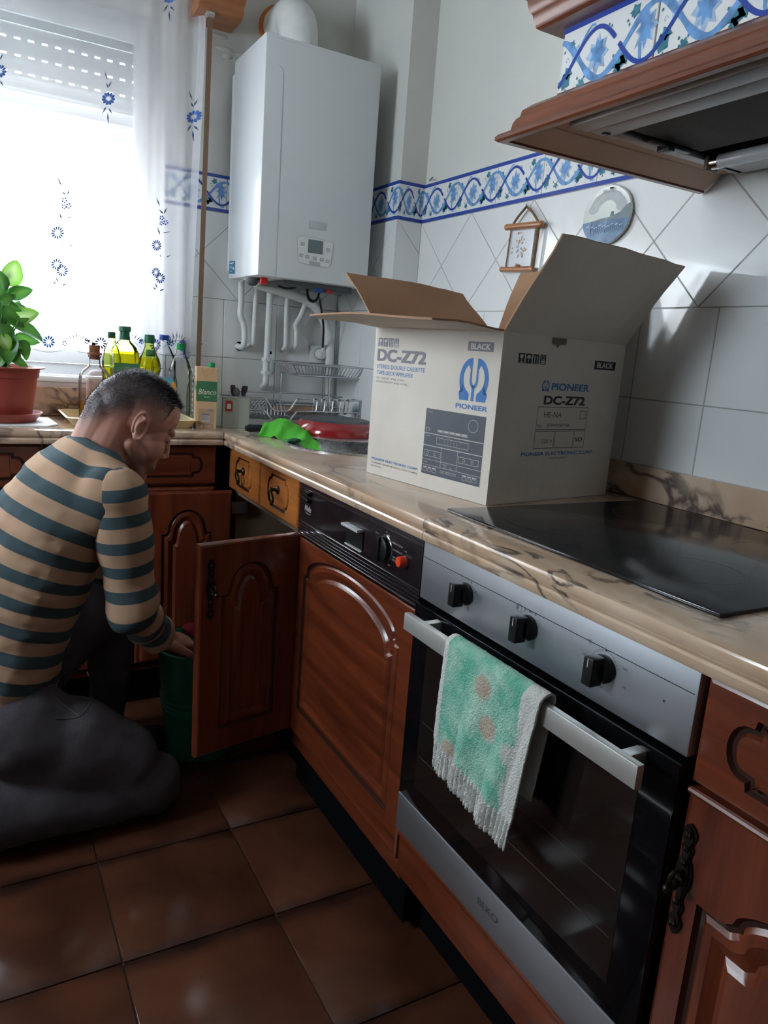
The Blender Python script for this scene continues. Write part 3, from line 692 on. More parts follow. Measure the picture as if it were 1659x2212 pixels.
b = B().use(mat('bright_trim', (.8, .8, .8), .3, .5)); b.box((px-.018, -1.278, .8035), (px-.001, -1.200, .8095), bev=.001); b.box((px-.006, -1.278, .760), (px, -1.200, .7625)); b.use(BPLAST).box((px-.003, -1.278, .762), (px+.001, -1.200, .8035)); part('latch_handle', b, pan)
b = B().use(BPLAST)
for z in (.807, .824): b.box((px-.013, -1.000, z), (px, -.955, z+.009), bev=.0015)
b.use(CHROME)
for z in (.8145, .8315): b.box((px-.0145, -1.000, z), (px-.006, -.955, z+.0025), bev=.0005)
part('switch', b, pan)
TD = frame((px-.0003, -1.375, .795), (0, -1, 0), (0, 0, 1))
b = B().use(CHROME).lathe([(0, 0), (.0285, 0), (.0285, .003), (.026, .004)], 32, T=TD).use(BPLAST).lathe([(.026, .002), (.0245, .014), (.021, .016), (.0, .017)], 32, T=TD)
b.box((-.004, -.024, .012), (.004, .024, .022), TD, bev=.001); part('dial', b, pan)
TDb = frame((px-.0003, -1.453, .791), (0, -1, 0), (0, 0, 1))
b = B().use(CHROME).lathe([(0, 0), (.012, 0), (.012, .004), (0, .004)], 20, T=TDb).use(mat('red_plastic', (.75, .06, .02), .3)).lathe([(.0105, .003), (.0105, .015), (.009, .018), (0, .0185)], 20, T=TDb); part('button', b, pan)
b = B(); TT = lambda y, z: frame((px-.0012, y, z), (0, -1, 0), (0, 0, 1)); IW_ = mat('silver_print', (.42, .42, .42), .5)
text(b, 'Miele', TT(-.963, .7835), .038, .014, IW_, .02, .2); text(b, 'Exquisit', TT(-.968, .775), .030, .005, IW_, 0, .3)
for s, y, z, w_ in (('Start', -1.328, .8165, .015), ('0', -1.372, .8275, .004), ('AUS', -1.378, .822, .010), ('UNIVERSAL PLUS 65°', -1.394, .813, .046), ('UNIVERSAL 55°', -1.404, .8, .036), ('55', -1.330, .797, .005), ('KURZ', -1.328, .7855, .012), ('SPÜLEN', -1.328, .781, .016), ('SANFT 45°', -1.404, .785, .018), ('FEIN ECO', -1.402, .779, .03), ('stop', -1.388, .764, .010), ('I O', -1.448, .808, .007)):
    text(b, s, TT(y, z), w_, .0036, IW_)
part('lettering', b, pan, smooth=None)
# oven
oven = thing('oven', (-.33, -1.813, .27), 'stainless steel built-in oven with black glass door and three black knobs', 'oven')
OX = -.6055; oy0, oy1 = -1.5165, -2.1115; ox = -.585
b = B().use(BLACKC).box((ox, oy1, .262), (-.05, oy0, .855)); part('body', b, oven)
b = B().use(STEEL).box((OX, oy1, .7418), (ox+.004, oy0, .8545), bev=.0015); b.use(INKK).box((OX-.0003, oy1+.004, .8195), (OX+.002, oy0-.003, .8206))
fas = part('control_panel', b, oven)
def dk(z): return frame((OX-.0004, z[0], z[1]), (0, -1, 0), (0, 0, 1))
for y in (-1.657, -1.818, -1.971):
    T = dk((y, .794)); b = B().use(BPLAST)
    b.lathe([(0, 0), (.0195, 0), (.0195, .004), (.0175, .006), (.0155, .014), (0, .014)], 28, T=T)
    b.box((-.0085, -.0195, .010), (.0085, .0195, .031), T, bev=.002); k = part('knob', b, oven)
    b = B().use(INKW).box((-.0006, .006, .0312), (.0006, .018, .0316), T); part('mark', b, k)
b = B(); PR = mat('panel_print', (.06, .06, .065), .5); TO = lambda y, z: frame((OX-.0006, y, z), (0, -1, 0), (0, 0, 1))
for s, y, z, w_, h_ in (('P', -1.640, .823-.006, .003, .005), ('o', -1.657, .8185, .004, .004), ('I', -1.668, .815, .002, .004), ('M', -1.680, .802, .005, .005), ('D', -1.640, .771, .004, .005), ('Q', -1.664, .768, .005, .005), ('8', -1.787, .823-.01, .004, .006), ('A', -1.805, .8155, .004, .006), ('s', -1.828, .817, .004, .003), ('°C', -1.936, .817, .007, .006), ('50', -1.930, .797, .006, .003), ('250', -1.966, .766, .007, .003), ('100', -2.002, .806, .007, .003), ('200', -2.004, .782, .007, .003)):
    text(b, s, TO(y, z), w_, h_, PR)
T = TO(-1.793, .815); rect_ribbon(b, -.0055, -.005, .0055, .007, .0006, .0006, T)
b.use(PR)
for y, z, r in ((-1.818, .8195, .0016), (-1.971, .8195, .0018), (-2.069, .794, .0016)): b.flat([(r*math.cos(a*.785), r*math.sin(a*.785)) for a in range(8)], .0007, TO(y, z))
for yc in (-1.657, -1.818, -1.971):
    for g in range(20, 160, 12): b.flat([(x+.0245*math.cos(R(g)), y+.0245*math.sin(R(g))) for x, y in ((-.0006, -.0006), (.0006, -.0006), (.0006, .0006), (-.0006, .0006))], .0007, TO(yc, .794))
part('lettering', b, fas, smooth=None)
DX = -.614
b = B().use(BGLASS).box((DX, oy1, .3435), (ox, oy0, .7335), bev=.002); door = part('door', b, oven)
b = B().use(STEEL).box((DX-.0005, oy1, .2655), (ox, oy0, .3425), bev=.0015); b.use(PR); st = part('bottom_strip', b, oven)
b = B(); text(b, 'BEKO', frame((DX-.0012, -1.786, .299), (0, -1, 0), (0, 0, 1)), .054, .0125, PR, .02); part('lettering', b, st, smooth=None)
b = B().use(mat('oven_window', (.014, .009, .008), .07)).box((DX-.0006, oy1+.052, .385), (DX+.002, oy0-.052, .675)); wdw = part('window', b, door)
b = B().use(mat('painted_rack_glint', (.05, .045, .04), .4))  # thin paler lines on the glass paint the gleam of racks inside
for z in (.52, .45): b.box((DX-.0009, oy1+.06, z), (DX-.0004, oy0-.06, z+.0014))
part('rack', b, wdw)
b = B().use(BARM).box((-.664, -2.093, .7025), (-.652, -1.5615, .7335), bev=.0015)
for y in (-1.60, -2.055): b.box((-.655, y-.008, .710), (DX+.002, y+.008, .726), bev=.001)
part('handle', b, oven)
b = B().use(CHERRYH); b.box((-.604, oy1, .158), (ox+.02, oy0, .2515), bev=.004); b.box((-.612, oy1, .2500), (ox, oy0, .2635), bev=.005)
tag(part('base_panel', b, None, at0=(-.59, -1.81, .16)), 'long cherry wood board with a rounded top edge under the oven', 'panel')
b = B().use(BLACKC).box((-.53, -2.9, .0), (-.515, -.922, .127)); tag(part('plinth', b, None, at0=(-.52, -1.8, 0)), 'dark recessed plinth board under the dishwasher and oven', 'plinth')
# cabinet right of the oven
rc = thing('cabinet', (-.3, -2.45, .1), 'cherry wood cabinet right of the oven with a carved drawer over an arched door', 'cabinet')
b = B(); carcass(b, CHERRY, XC, -.02, -2.86, -2.118, .13, .858, '-x'); b.box((XC, -2.86, .70), (XC+.02, -2.118, .72)); part('body', b, rc)
w = .445; T = frame((XC-.001, -2.119, .7165), (0, -1, 0), (0, 0, 1))
front('drawer', rc, T, w, .132, DF, plaque_outline(w, .132, .036, .024, .030), CHERRYH, [(0, DF-.0005, 1), (.003, DF-.006, 1), (.0085, DF-.006, 1), (.012, DF-.0005, 0), (.016, DF, 0)])
T = frame((XC-.001, -2.119, .16), (0, -1, 0), (0, 0, 1))
d = front('door', rc, T, w, .548, DF, arch_outline(w, .548, .036, .06, .075, .055), CHERRY, [(0, DF-.0005, 1), (.004, DF-.007, 1), (.009, DF-.0075, 1), (.014, DF-.003, 0), (.024, DF-.0015, 0), (.040, DF-.008, 0), (.045, DF-.004, 0), (.050, DF-.001, 0)])
b = B().use(CHERRYH).tube([(XC-.001-DF, -2.121, .707), (XC-.001-DF, -2.56, .707)], .0045, 8); part('moulding', b, d)
escutcheon(d, (XC-.001-DF-.0005, -2.133, .595), (-1, 0, 0), .95)
b = B().use(BLACKC).box((XC+.002, -2.1175, .13), (XC+.02, -2.112, .858)); tag(part('gap_shade_strip', b, None, at0=(XC, -2.115, .13)), 'narrow black strip painting the shaded gap between the oven and right-hand cabinet', 'strip')  # black strip stands in for the shade in the gap beside the oven
# cabinets under the window worktop
WY = NY+.034
wc = thing('cabinet', (-1.5, -.18, .1), 'cherry wood cabinets under the window worktop with oval-carved drawers', 'cabinet')
b = B(); carcass(b, CHERRY, XL+.02, -.648, WY+DF, -.03, .13, .858, '-y')
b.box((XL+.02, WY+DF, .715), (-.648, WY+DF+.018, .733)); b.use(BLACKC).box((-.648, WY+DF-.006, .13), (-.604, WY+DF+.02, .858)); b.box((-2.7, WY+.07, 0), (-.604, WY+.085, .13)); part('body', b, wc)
for x0, x1 in ((-1.645, -1.146), (-1.141, -.648)):
    w = x1-x0; T = frame((x0, WY+DF, .733), (1, 0, 0), (0, 0, 1)); front('drawer', wc, T, w, .122, DF, plaque_outline(w, .122, .040, .022, .030), CHERRYX, STEPS_DRAWER(DF))
    for k in (0, 1):
        T = frame((x0+k*(w/2+.001), WY+DF, .16), (1, 0, 0), (0, 0, 1)); front('door', wc, T, w/2-.002, .565, DF, arch_outline(w/2-.002, .565, .05, .06, .055, .07), CHERRY, STEPS_DOOR(DF))
# ================================================================== hob
b = B().use(HOBG).box((-.5574, -2.0887, TOP+.0003), (-.0474, -1.5087, TOP+.0058), bev=.0015)
hob = tag(part('hob', b, None, at0=(-.30, -1.80, TOP)), 'black glass four-zone hob set on the veined marble worktop', 'hob')
b = B().use(mat('zone_print', (.05, .05, .055), .3))
for x, y, r in ((-.42, -1.65, .09), (-.17, -1.64, .07), (-.42, -1.94, .07), (-.17, -1.93, .09)):
    P = [(x+r*math.cos(2*math.pi*i/40), y+r*math.sin(2*math.pi*i/40)) for i in range(41)]; b.ribbon(P, .0009, TOP+.00605)
part('zone_marking', b, hob, smooth=None)
# ================================================================== sink
sk = thing('sink', (SC[0], SC[1], TOP), 'round stainless steel sink bowl set into the marble', 'sink')
b = B().use(SINKS); r = SR
b.lathe([(r+.008, TOP+.0005), (r+.008, TOP+.003), (r+.002, TOP+.0045), (r-.007, TOP+.003), (r-.012, TOP-.004), (r-.016, TOP-.10), (r-.03, TOP-.145), (r-.07, TOP-.16), (.03, TOP-.165), (0, TOP-.166), (0, TOP-.168), (.05, TOP-.168), (r-.06, TOP-.163), (r-.026, TOP-.149), (r-.012, TOP-.10), (r-.0088, TOP-.01), (r+.008, TOP+.0005)], 56, (SC[0], SC[1], 0), cap=False); part('bowl', b, sk)
b = B().use(CHROME).lathe([(0, TOP-.165), (.028, TOP-.1645), (.03, TOP-.163), (.022, TOP-.1625), (0, TOP-.1635)], 20, (SC[0], SC[1], 0)); part('drain', b, sk)
# ================================================================== boiler
bo = thing('boiler', (-.346, -.06, 1.38), 'white wall-hung gas boiler with a small grey display in the corner', 'boiler')
bx0, bx1, byf, bz0, bz1 = -.5345, -.1575, -.350, 1.380, 2.041
b = B().use(WENAMEL).box((bx0, byf, bz0), (bx1, -.060, bz1+.010), bev=.006); b.box((bx0+.01, -.062, bz0+.03), (bx1-.01, -.0095, bz1-.02)); part('casing', b, bo)
b = B().use(WENAMEL).box((bx0, byf-.004, bz0), (bx1, byf+.004, bz1), bev=.0035); fp = part('front_panel', b, bo)
TB_ = frame((-.346, byf-.0041, 1.38), (1, 0, 0), (0, 0, 1))
GREYL = mat('embossed_line', (.60, .63, .65), .3); GL2 = mat('panel_grey', (.40, .42, .43), .4)
b = B().use(GREYL); b.ribbon([(-.150, .590), (-.139, .585), (-.133, .575), (-.1325, .55), (-.131, .0)], .0022, .0006, TB_)
b.ribbon([(-.150+.02*i/10, .012-.006*math.sin(math.pi*i/10)) for i in range(11)], .001, .0005, TB_); part('pressed_line', b, fp, smooth=None)
pl = [(-.066, .124), (-.062, .129), (-.054, .1305), (0, .1305), (.050, .126), (.056, .120), (.0565, .11), (.052, .060), (.046, .050), (.036, .0475), (-.040, .050), (-.054, .053), (-.061, .062)]
b = B().use(WPLAST).prism(pl, 0, .0012, TB_); b.use(GL2); b.ribbon(pl+[pl[0]], .0011, .0014, TB_)
cp = part('control_panel', b, fp, smooth=None)
b = B().use(mat('lcd', (.14, .19, .19), .2)).box((-.0285, .085, .001), (.022, .1245, .0020), TB_); d_ = part('display', b, bo, smooth=None)
b = B(); text(b, '51.5', TB_ @ Matrix.Translation((-.018, .097, .0015)), .026, .013, mat('lcd_digit', (.09, .12, .12), .4)); b.use(GL2)
b.flat([(-.022, .0495), (.016, .0485), (.016, .0600), (-.022, .0610)], .0018, TB_); b.flat([(-.028, .164), (.030, .157), (.030, .178), (-.028, .184)], .0006, TB_) if False else None
part('lettering', b, d_, smooth=None)
for x, y in ((-.047, .108), (.041, .101), (-.050, .074), (-.030, .072), (-.004, .070), (.0205, .069), (.0405, .0665)):
    b = B().use(GL2).prism([(x-.0065, y-.005), (x+.0065, y-.005), (x+.0065, y+.005), (x-.0065, y+.005)], .0012, .0022, TB_); b.use(WPLAST).flat([(x-.003, y-.0012), (x+.003, y-.0012), (x+.003, y+.0012), (x-.003, y+.0012)], .0026, TB_); part('button', b, cp, smooth=None)
b = B().use(mat('badge', (.50, .53, .55), .3)).box((-.029, .157, 0), (.029, .181, .0016), TB_, bev=.0005); part('badge', b, fp)
TL = frame((bx0-.0003, -.060, bz0), (0, -1, 0), (0, 0, 1)); BLST = mat('blue_sticker', (.015, .15, .27), .5)
b = B().use(BLST).flat([(.008, .018), (.070, .014), (.070, .055), (.008, .058)], .0004, TL)
b.use(INKW); [b.ribbon([(.014, y), (.014+w_, y)], t2, .0008, TL) for y, w_, t2 in ((.050, .042, .0035), (.040, .030, .0018), (.035, .026, .0018), (.024, .030, .0018))]
b.use(INKW).flat([(.048, .028), (.062, .028), (.062, .036), (.048, .036)], .0008, TL); part('sticker', b, bo, smooth=None)
b = B().use(PIPEW); fx = -.365
b.tube(smoothpath([(fx, -.17, bz1-.005), (fx, -.17, bz1+.07), (fx, -.155, bz1+.125), (fx, -.11, bz1+.155), (fx, -.05, bz1+.158), (fx, .012, bz1+.158)], 5), .062, 28)
b.lathe([(.074, 0), (.074, .012), (.062, .016)], 28, (fx, -.17, bz1)); part('flue', b, bo)
b = B().use(mat('orange_sealant', (.55, .18, .04), .8)).tube([(fx, .008, bz1+.158), (fx, -.010, bz1+.158)], .072, 24); part('sealant_ring', b, bo)
# valves and fittings under the casing
RED = mat('red_tap', (.60, .02, .02), .35); BLU = mat('blue_tap', (.02, .09, .35), .35); GRY = mat('grey_filter', (.09, .10, .11), .5)
def tap(u, v, m, nm, w=.011):
    p = at(u, v, 'y', -.26); b = B().use(mat('brass', (.45, .34, .16), .35, 1)).tube([(p.x, -.26, bz0+.002), (p.x, -.26, p.z-.004)], .007, 10); b.tube([(p.x, -.24, p.z+.004), (p.x, -.275, p.z+.004)], .006, 8)
    b.use(m).box((p.x-w, -.288, p.z-.016), (p.x+w, -.272, p.z+.010), bev=.003); part(nm, b, bo)
tap(565, 604, RED, 'red_tap'); tap(708, 624, RED, 'red_tap'); tap(682, 622, BLU, 'blue_tap', .014)
p = at(545, 598, 'y', -.24); b = B().use(GRY).lathe([(.012, .02), (.020, .012), (.022, 0), (.020, -.018), (.012, -.026), (0, -.028)], 18, (p.x, -.24, p.z)); part('filter_cap', b, bo)
b = B().use(GRY).box((-.43, -.30, bz0-.012), (-.20, -.10, bz0+.002), bev=.003); b.box((-.26, -.29, bz0-.02), (-.18, -.2, bz0+.002), bev=.003); part('underside', b, bo)

# ================================================================== pipes on the window wall
def pipe(pts, r, label, grp='white water pipes under the boiler', name='water_pipe', k=5, y=-.035, extra=None):
    P = [at(q[0], q[1], 'y', q[2] if len(q) > 2 else y) for q in pts]; b = B().use(PIPEW); b.tube(smoothpath(P, k), r, 12)
    return tag(part(name, b, None, at0=P[-1]), label, 'pipe', grp)
pipe([(537, 603, -.20), (528, 598, -.12), (522, 610, -.06), (521, 650), (519, 680), (526, 700), (528, 722), (526, 745), (520, 750, -.015), (512, 747, .004)], .0105, 'leftmost white pipe, bowed, entering the wall through a dark hole')
pipe([(556, 610, -.12), (553, 625), (550, 680), (547, 735), (544, 745, -.02), (536, 748, .002)], .008, 'straight white pipe second from the left below the boiler')
pipe([(622, 640, -.05), (619, 660), (617, 735), (615, 750), (609, 757, .002)], .008, 'short straight white pipe below the sloping waste pipe')
pipe([(660, 652, -.05), (650, 680), (638, 702), (640, 715), (639, 745), (631, 760, .002)], .0085, 'crooked white pipe with a kink, rightmost of the small pipes')
pipe([(552, 612, -.06), (580, 622, -.06), (640, 640, -.06), (672, 655, -.055), (696, 685, -.05), (709, 725, -.04), (712, 790, -.035), (711, 905, -.03)], .0165, 'thick white waste pipe sloping under the boiler then dropping behind the dish rack', k=6, name='waste_pipe')
gp = pipe([(583, 632, -.05), (580, 700), (576, 770), (575, 800), (574, 824), (571, 833, -.02), (566, 835, .004)], .0115, 'white gas pipe with a shut-off valve beside a grey handle', name='gas_pipe')
p = at(575, 790, 'y', -.035); b = B().use(PIPEW).tube([(p.x, -.035, p.z-.030), (p.x, -.035, p.z-.018)], .019, 6).tube([(p.x, -.035, p.z-.018), (p.x, -.035, p.z+.016)], .013, 12).tube([(p.x, -.035, p.z+.016), (p.x, -.035, p.z+.028)], .018, 6)
part('valve', b, gp)
p = at(588, 793, 'y', -.06); b = B().use(mat('grey_green_handle', (.36, .40, .38), .5)).ell(p, (.011, .006, .027), 12); part('valve_handle', b, gp)
for u, v, r, lab in ((517, 748, .016, 'a'), (584, 762, .006, 'b'), (569, 834, .012, 'c')):
    p = at(u, v, 'y', -.0006); b = B().use(BLACKC).lathe([(0, 0), (r, 0)], 20, T=frame(p, (1, 0, 0), (0, 0, 1)))
    b.add([], []); o = part('pipe_hole', b, wall_back, smooth=None)
b = B().use(BPLAST); C = lambda L, y: [at(q[0], q[1], 'y', q[2] if len(q) > 2 else y) for q in L]
b.tube(smoothpath(C([(590, 596, -.2), (597, 612), (612, 622), (635, 622), (652, 612), (660, 603, -.2)], -.2), 6), .0035, 8)
L2 = [(664, 605), (663, 625), (666, 645), (676, 652), (686, 645), (690, 625), (689, 608), (680, 600), (668, 612), (664, 630), (669, 646), (680, 650), (688, 642), (691, 650), (696, 680), (699, 710), (698, 735), (697, 750)]
b.tube(smoothpath(C([(u, v, -.2+.155*max(0, (i-11)/6)) for i, (u, v) in enumerate(L2)], -.2), 6), .0038, 8)
cab = tag(part('power_cable', b, None, at0=at(697, 750, 'y', -.045)), 'black power cable looped under the boiler and plugged into the wall', 'cable')
b = B().use(mat('grey_wire', (.25, .25, .26), .5)).tube(smoothpath(C([(716, 627, -.2), (725, 638), (737, 638), (752, 622, -.15)], -.2), 6), .0014, 6); tag(part('thin_wire', b, None, at0=at(716, 627, 'y', -.2)), 'thin grey wire hanging in a curve from the boiler right-hand tap', 'wire')
p0, p1 = at(667, 783, 'y', -.001), at(703, 748, 'y', -.001)
b = B().use(WPLAST).box((p0.x, -.010, p0.z), (p1.x, -.0005, p1.z), bev=.003); sk_ = tag(part('wall_socket', b, None, at0=((p0.x+p1.x)/2, -.001, p0.z)), 'square white wall socket right of the pipes', 'socket')
cx_, cz_ = at(693, 765, 'y', -.03).x, at(693, 765, 'y', -.03).z
b = B().use(GL2).lathe([(.0215, 0), (.0215, .0006)], 28, T=frame((cx_+.003, -.0105, cz_), (1, 0, 0), (0, 0, 1))); part('socket_ring', b, sk_)
b = B().use(WPLAST).lathe([(0, .001), (.019, .001), (.019, .026), (.014, .030), (0, .031)], 24, T=frame((cx_+.003, -.0115, cz_), (1, 0, 0), (0, 0, 1))); b.tube([(cx_+.004, -.035, cz_+.008), (cx_+.006, -.040, cz_+.034)], .0075, 10)
tag(part('plug', b, None, at0=(cx_, -.012, cz_)), 'round white plug pushed into the wall socket', 'plug')

# ================================================================== extractor hood
HX, HY0, HY1 = -.525, -1.499, -2.101
hood = thing('extractor_hood', (-.25, -1.8, 1.54), 'mahogany wood extractor hood faced with blue vine tiles above the hob', 'hood')
def ring3(d, z): return [(-.0095, HY0-d, z), (HX+d, HY0-d, z), (HX+d, HY1+d, z), (-.0095, HY1+d, z)]
b = B().use(HOODW)
prof = [(.016, 1.5455), (.016, 1.5385), (.004, 1.538), (.0, 1.541), (.0, 1.546), (.004, 1.5505), (.014, 1.552), (.018, 1.558), (.0195, 1.567), (.023, 1.574), (.0275, 1.578), (.029, 1.587), (.040, 1.596), (.050, 1.600), (.062, 1.602), (.066, 1.606), (.068, 1.612), (.075, 1.612)]
b.loft([ring3(d, z) for d, z in prof], closed=False, cap=False); b.box((-.45, HY0-.12, 1.607), (-.0095, HY1+.12, 1.615)); part('lower_moulding', b, hood, smooth=30, flip='keep')
b = B().use(mat('tan_board', (.50, .35, .26), .6, var=.03))
b.loft([ring3(.014, 1.541), ring3(.052, 1.5665)], closed=False, cap=False); b.loft([ring3(.0525, 1.567), ring3(.11, 1.568)], closed=False, cap=False)
b.add(ring3(.014, 1.547)+ring3(.056, 1.575), [(0, 1, 5, 4), (1, 2, 6, 5), (2, 3, 7, 6)]); part('underside_board', b, hood, smooth=None, flip='keep')
b = B().use(WHITE_PAINT).box((HX+.0775, HY0-.0755, 1.61), (-.0095, HY1+.0755, 1.83)); part('body', b, hood)
TH = frame((HX+.068, HY0-.068, 1.5905), (0, -1, 0), (0, 0, 1))
for k in range(3):
    w = min(BW, (HY0-HY1)-.136-k*BW)
    if w < .01: continue
    q = B().use(GLAZE); g = .0012; q.loft([[(g, g, -.0085), (w-g, g, -.0085), (w-g, BH, -.0085), (g, BH, -.0085)], [(g, g, -.001), (w-g, g, -.001), (w-g, BH, -.001), (g, BH, -.001)], [(g+.001, g, 0), (w-g-.001, g, 0), (w-g-.001, BH, 0), (g+.001, BH, 0)]], TH @ Matrix.Translation((k*BW, 0, 0)))
    q2 = B(); q2.mats = q.mats; q2.T = TH @ Matrix.Translation((k*BW, 0, 0)) @ Matrix.Diagonal((w/BW, 1, 1, 1)); vine(q2, tops=(1, 0))
    o = len(q.v); q.v += q2.v; q.f += [[i+o for i in f] for f in q2.f]; q.m += q2.m; part('border_tile', q, hood, smooth=None)
b = B().use(HOODW)
def ringc(e, z): return [(-.0095, HY0-.068+e, z), (HX+.068-e, HY0-.068+e, z), (HX+.068-e, HY1+.068-e, z), (-.0095, HY1+.068-e, z)]
b.loft([ringc(-.012, 1.7065), ringc(.028, 1.7065), ringc(.033, 1.710), ringc(.034, 1.718), ringc(.037, 1.722), ringc(.038, 1.729), ringc(.042, 1.733), ringc(.0445, 1.741), ringc(.046, 1.750), ringc(.052, 1.757), ringc(.055, 1.768), ringc(.064, 1.776), ringc(.064, 1.80), ringc(0, 1.80)], closed=False, cap=False)
part('upper_moulding', b, hood, smooth=30, flip='keep')
b = B().use(metal_brushed('grey_metal', (.40, .40, .40), .5)); z0 = 1.558
b.box((-.445, -2.02, z0), (-.405, -1.590, z0+.012), bev=.003); b.box((-.404, -2.02, z0+.001), (-.360, -1.592, z0+.014), bev=.003)
b.box((-.36, -1.612, z0+.002), (-.02, -1.590, z0+.014), bev=.002); b.box((-.36, -2.02, z0+.002), (-.02, -1.998, z0+.014), bev=.002); b.box((-.092, -2.0, z0+.002), (-.02, -1.6, z0+.012), bev=.002); b.box((-.44, -2.02, z0+.03), (-.02, -1.59, z0+.034))
b.use(BLACKC).box((-.36, -1.998, z0+.012), (-.09, -1.612, z0+.0295)); uf = part('extractor_unit', b, hood)
b = B().use(mat('greasy_filter', (.055, .042, .035), .55)).box((-.358, -1.996, z0+.007), (-.175, -1.635, z0+.0115)); 
for i in range(60): b.box((-.358+i*.00305, -1.996, z0+.0055), (-.3567+i*.00305, -1.635, z0+.0072))
part('grease_filter', b, uf, smooth=None)
b = B().use(mat('fluorescent_glass', (.62, .66, .70), .2, coat=.3)).tube([(-.125, -1.635, z0-.001), (-.125, -1.985, z0-.001)], .0125, 20).use(CHROME).tube([(-.125, -1.622, z0-.001), (-.125, -1.637, z0-.001)], .0128, 20).tube([(-.125, -1.983, z0-.001), (-.125, -1.997, z0-.001)], .0128, 20)
b.use(mat('yellowed_plastic', (.16, .12, .08), .5)).box((-.14, -1.622, z0-.016), (-.108, -1.612, z0+.010), bev=.004); part('lamp_tube', b, uf)
b = B().use(BPLAST).box((-.30, -1.635, z0-.002), (-.20, -1.622, z0+.006), bev=.002).box((-.262, -1.638, z0-.008), (-.245, -1.612, z0+.004), bev=.002).box((-.385, -1.612, z0-.001), (-.372, -1.605, z0+.002)); part('catch', b, uf)

# ================================================================== cardboard box
BXW, BXD, BXH = .3875, .390, .331
box = thing('cardboard_box', (-.447, -1.48, TOP+.0006), 'large open cardboard carton with blue and black printing, flaps up, beside the hob', 'box', rz=R(9.2))
t_ = .004
def bpart(nm, bb, sm=None, flip=False, parent=None): return part(nm, bb, parent or box, smooth=sm, world=False, flip=flip)
TFL = frame((0, BXD, 0), (0, -1, 0), (0, 0, 1)); TFR = frame((0, 0, 0), (1, 0, 0), (0, 0, 1))
def wallp(nm, T, w, mo):
    q = B().use(mo)
    n = 14; import_ = [[], []]
    for k, zz in ((0, 0), (1, -t_)):
        pass
    vs = []; fs = []; m1 = []
    def dz(s, h, k): return k+(.0001*noise.noise((s*14, h*11, w*3)))*min(1, s/.03, (w-s)/.03)*1.0
    for i in range(n+1):
        for j in range(n+1):
            s, h = w*i/n, BXH*j/n; vs.append((s, h, dz(s, h, 0)))
    for i in range(n):
        for j in range(n): a = i*(n+1)+j; fs.append((a, a+n+1, a+n+2, a+1))
    q.add(vs, fs, T); o_ = [(s, h, -t_) for s, h, _ in vs]; q.use(CARDB).add(o_, fs, T)
    q.add([(0, BXH, 0), (w, BXH, 0), (w, BXH, -t_), (0, BXH, -t_)], [(0, 1, 2, 3)], T)
    return bpart(nm, q, 60, 'keep')
fl = wallp('side_panel', TFL, BXD, CARDW); fr = wallp('side_panel', TFR, BXW, CARDW)
TBK = frame((BXW, BXD, 0), (-1, 0, 0), (0, 0, 1)); TRT = frame((BXW, 0, 0), (0, 1, 0), (0, 0, 1))
wallp('side_panel', TBK, BXW, CARDW); wallp('side_panel', TRT, BXD, CARDW)
bpart('bottom_panel', B().use(CARDB).box((.001, .001, .0005), (BXW-.001, BXD-.001, .005)))
def flap(T, w, length, ang, c0=0, c1=0, warp=0, nick=None):
    """hinged on the top edge of side frame T, ang degrees up from lying flat outwards"""
    c, s = math.cos(R(ang)), math.sin(R(ang)); q = B(); n, m = 12, 6; top = []; bot = []
    for j in range(m+1):
        l = length*j/m
        for i in range(n+1):
            f = i/n; x0 = c0*j/m; x1 = w-c1*j/m; x = x0+(x1-x0)*f; ll = l*(1+warp*(f-.5))
            if j == m and nick: ll -= nick*abs(noise.noise((f*9, length*7, w)))
            k = .004*math.sin(f*5+j)*j/m
            top.append((x, BXH+ll*s+k*c, ll*c-k*s)); bot.append((x, BXH+ll*s+k*c+.0035*c, ll*c-k*s-.0035*s))
    fs = [(j*(n+1)+i, j*(n+1)+i+1, (j+1)*(n+1)+i+1, (j+1)*(n+1)+i) for j in range(m) for i in range(n)]
    q.use(CARDW).add(top, fs, T); q.use(CARDB).add(bot, fs, T)
    K = (n+1)*(m+1); o = len(q.v)-2*K
    rim = [i for i in range(n)]
    def strip(idx):
        for a, c_ in zip(idx[:-1], idx[1:]): q.f.append([o+a, o+c_, o+K+c_, o+K+a]); q.m.append(q.cur)
    strip([m*(n+1)+i for i in range(n+1)]); strip([j*(n+1) for j in range(m+1)]); strip([j*(n+1)+n for j in range(m+1)])
    return bpart('flap', q, 60, 'keep')
flap(TFL, BXD, .185, 3, 0, 0, 0, .012)
flap(TFR, BXW, .197, 57, .004, -.006, -.02, .006)
flap(TBK, BXW, .170, 44, .022, -.004, .10, .006)
flap(TRT, BXD, .185, 70, .004, .004, 0, .006)
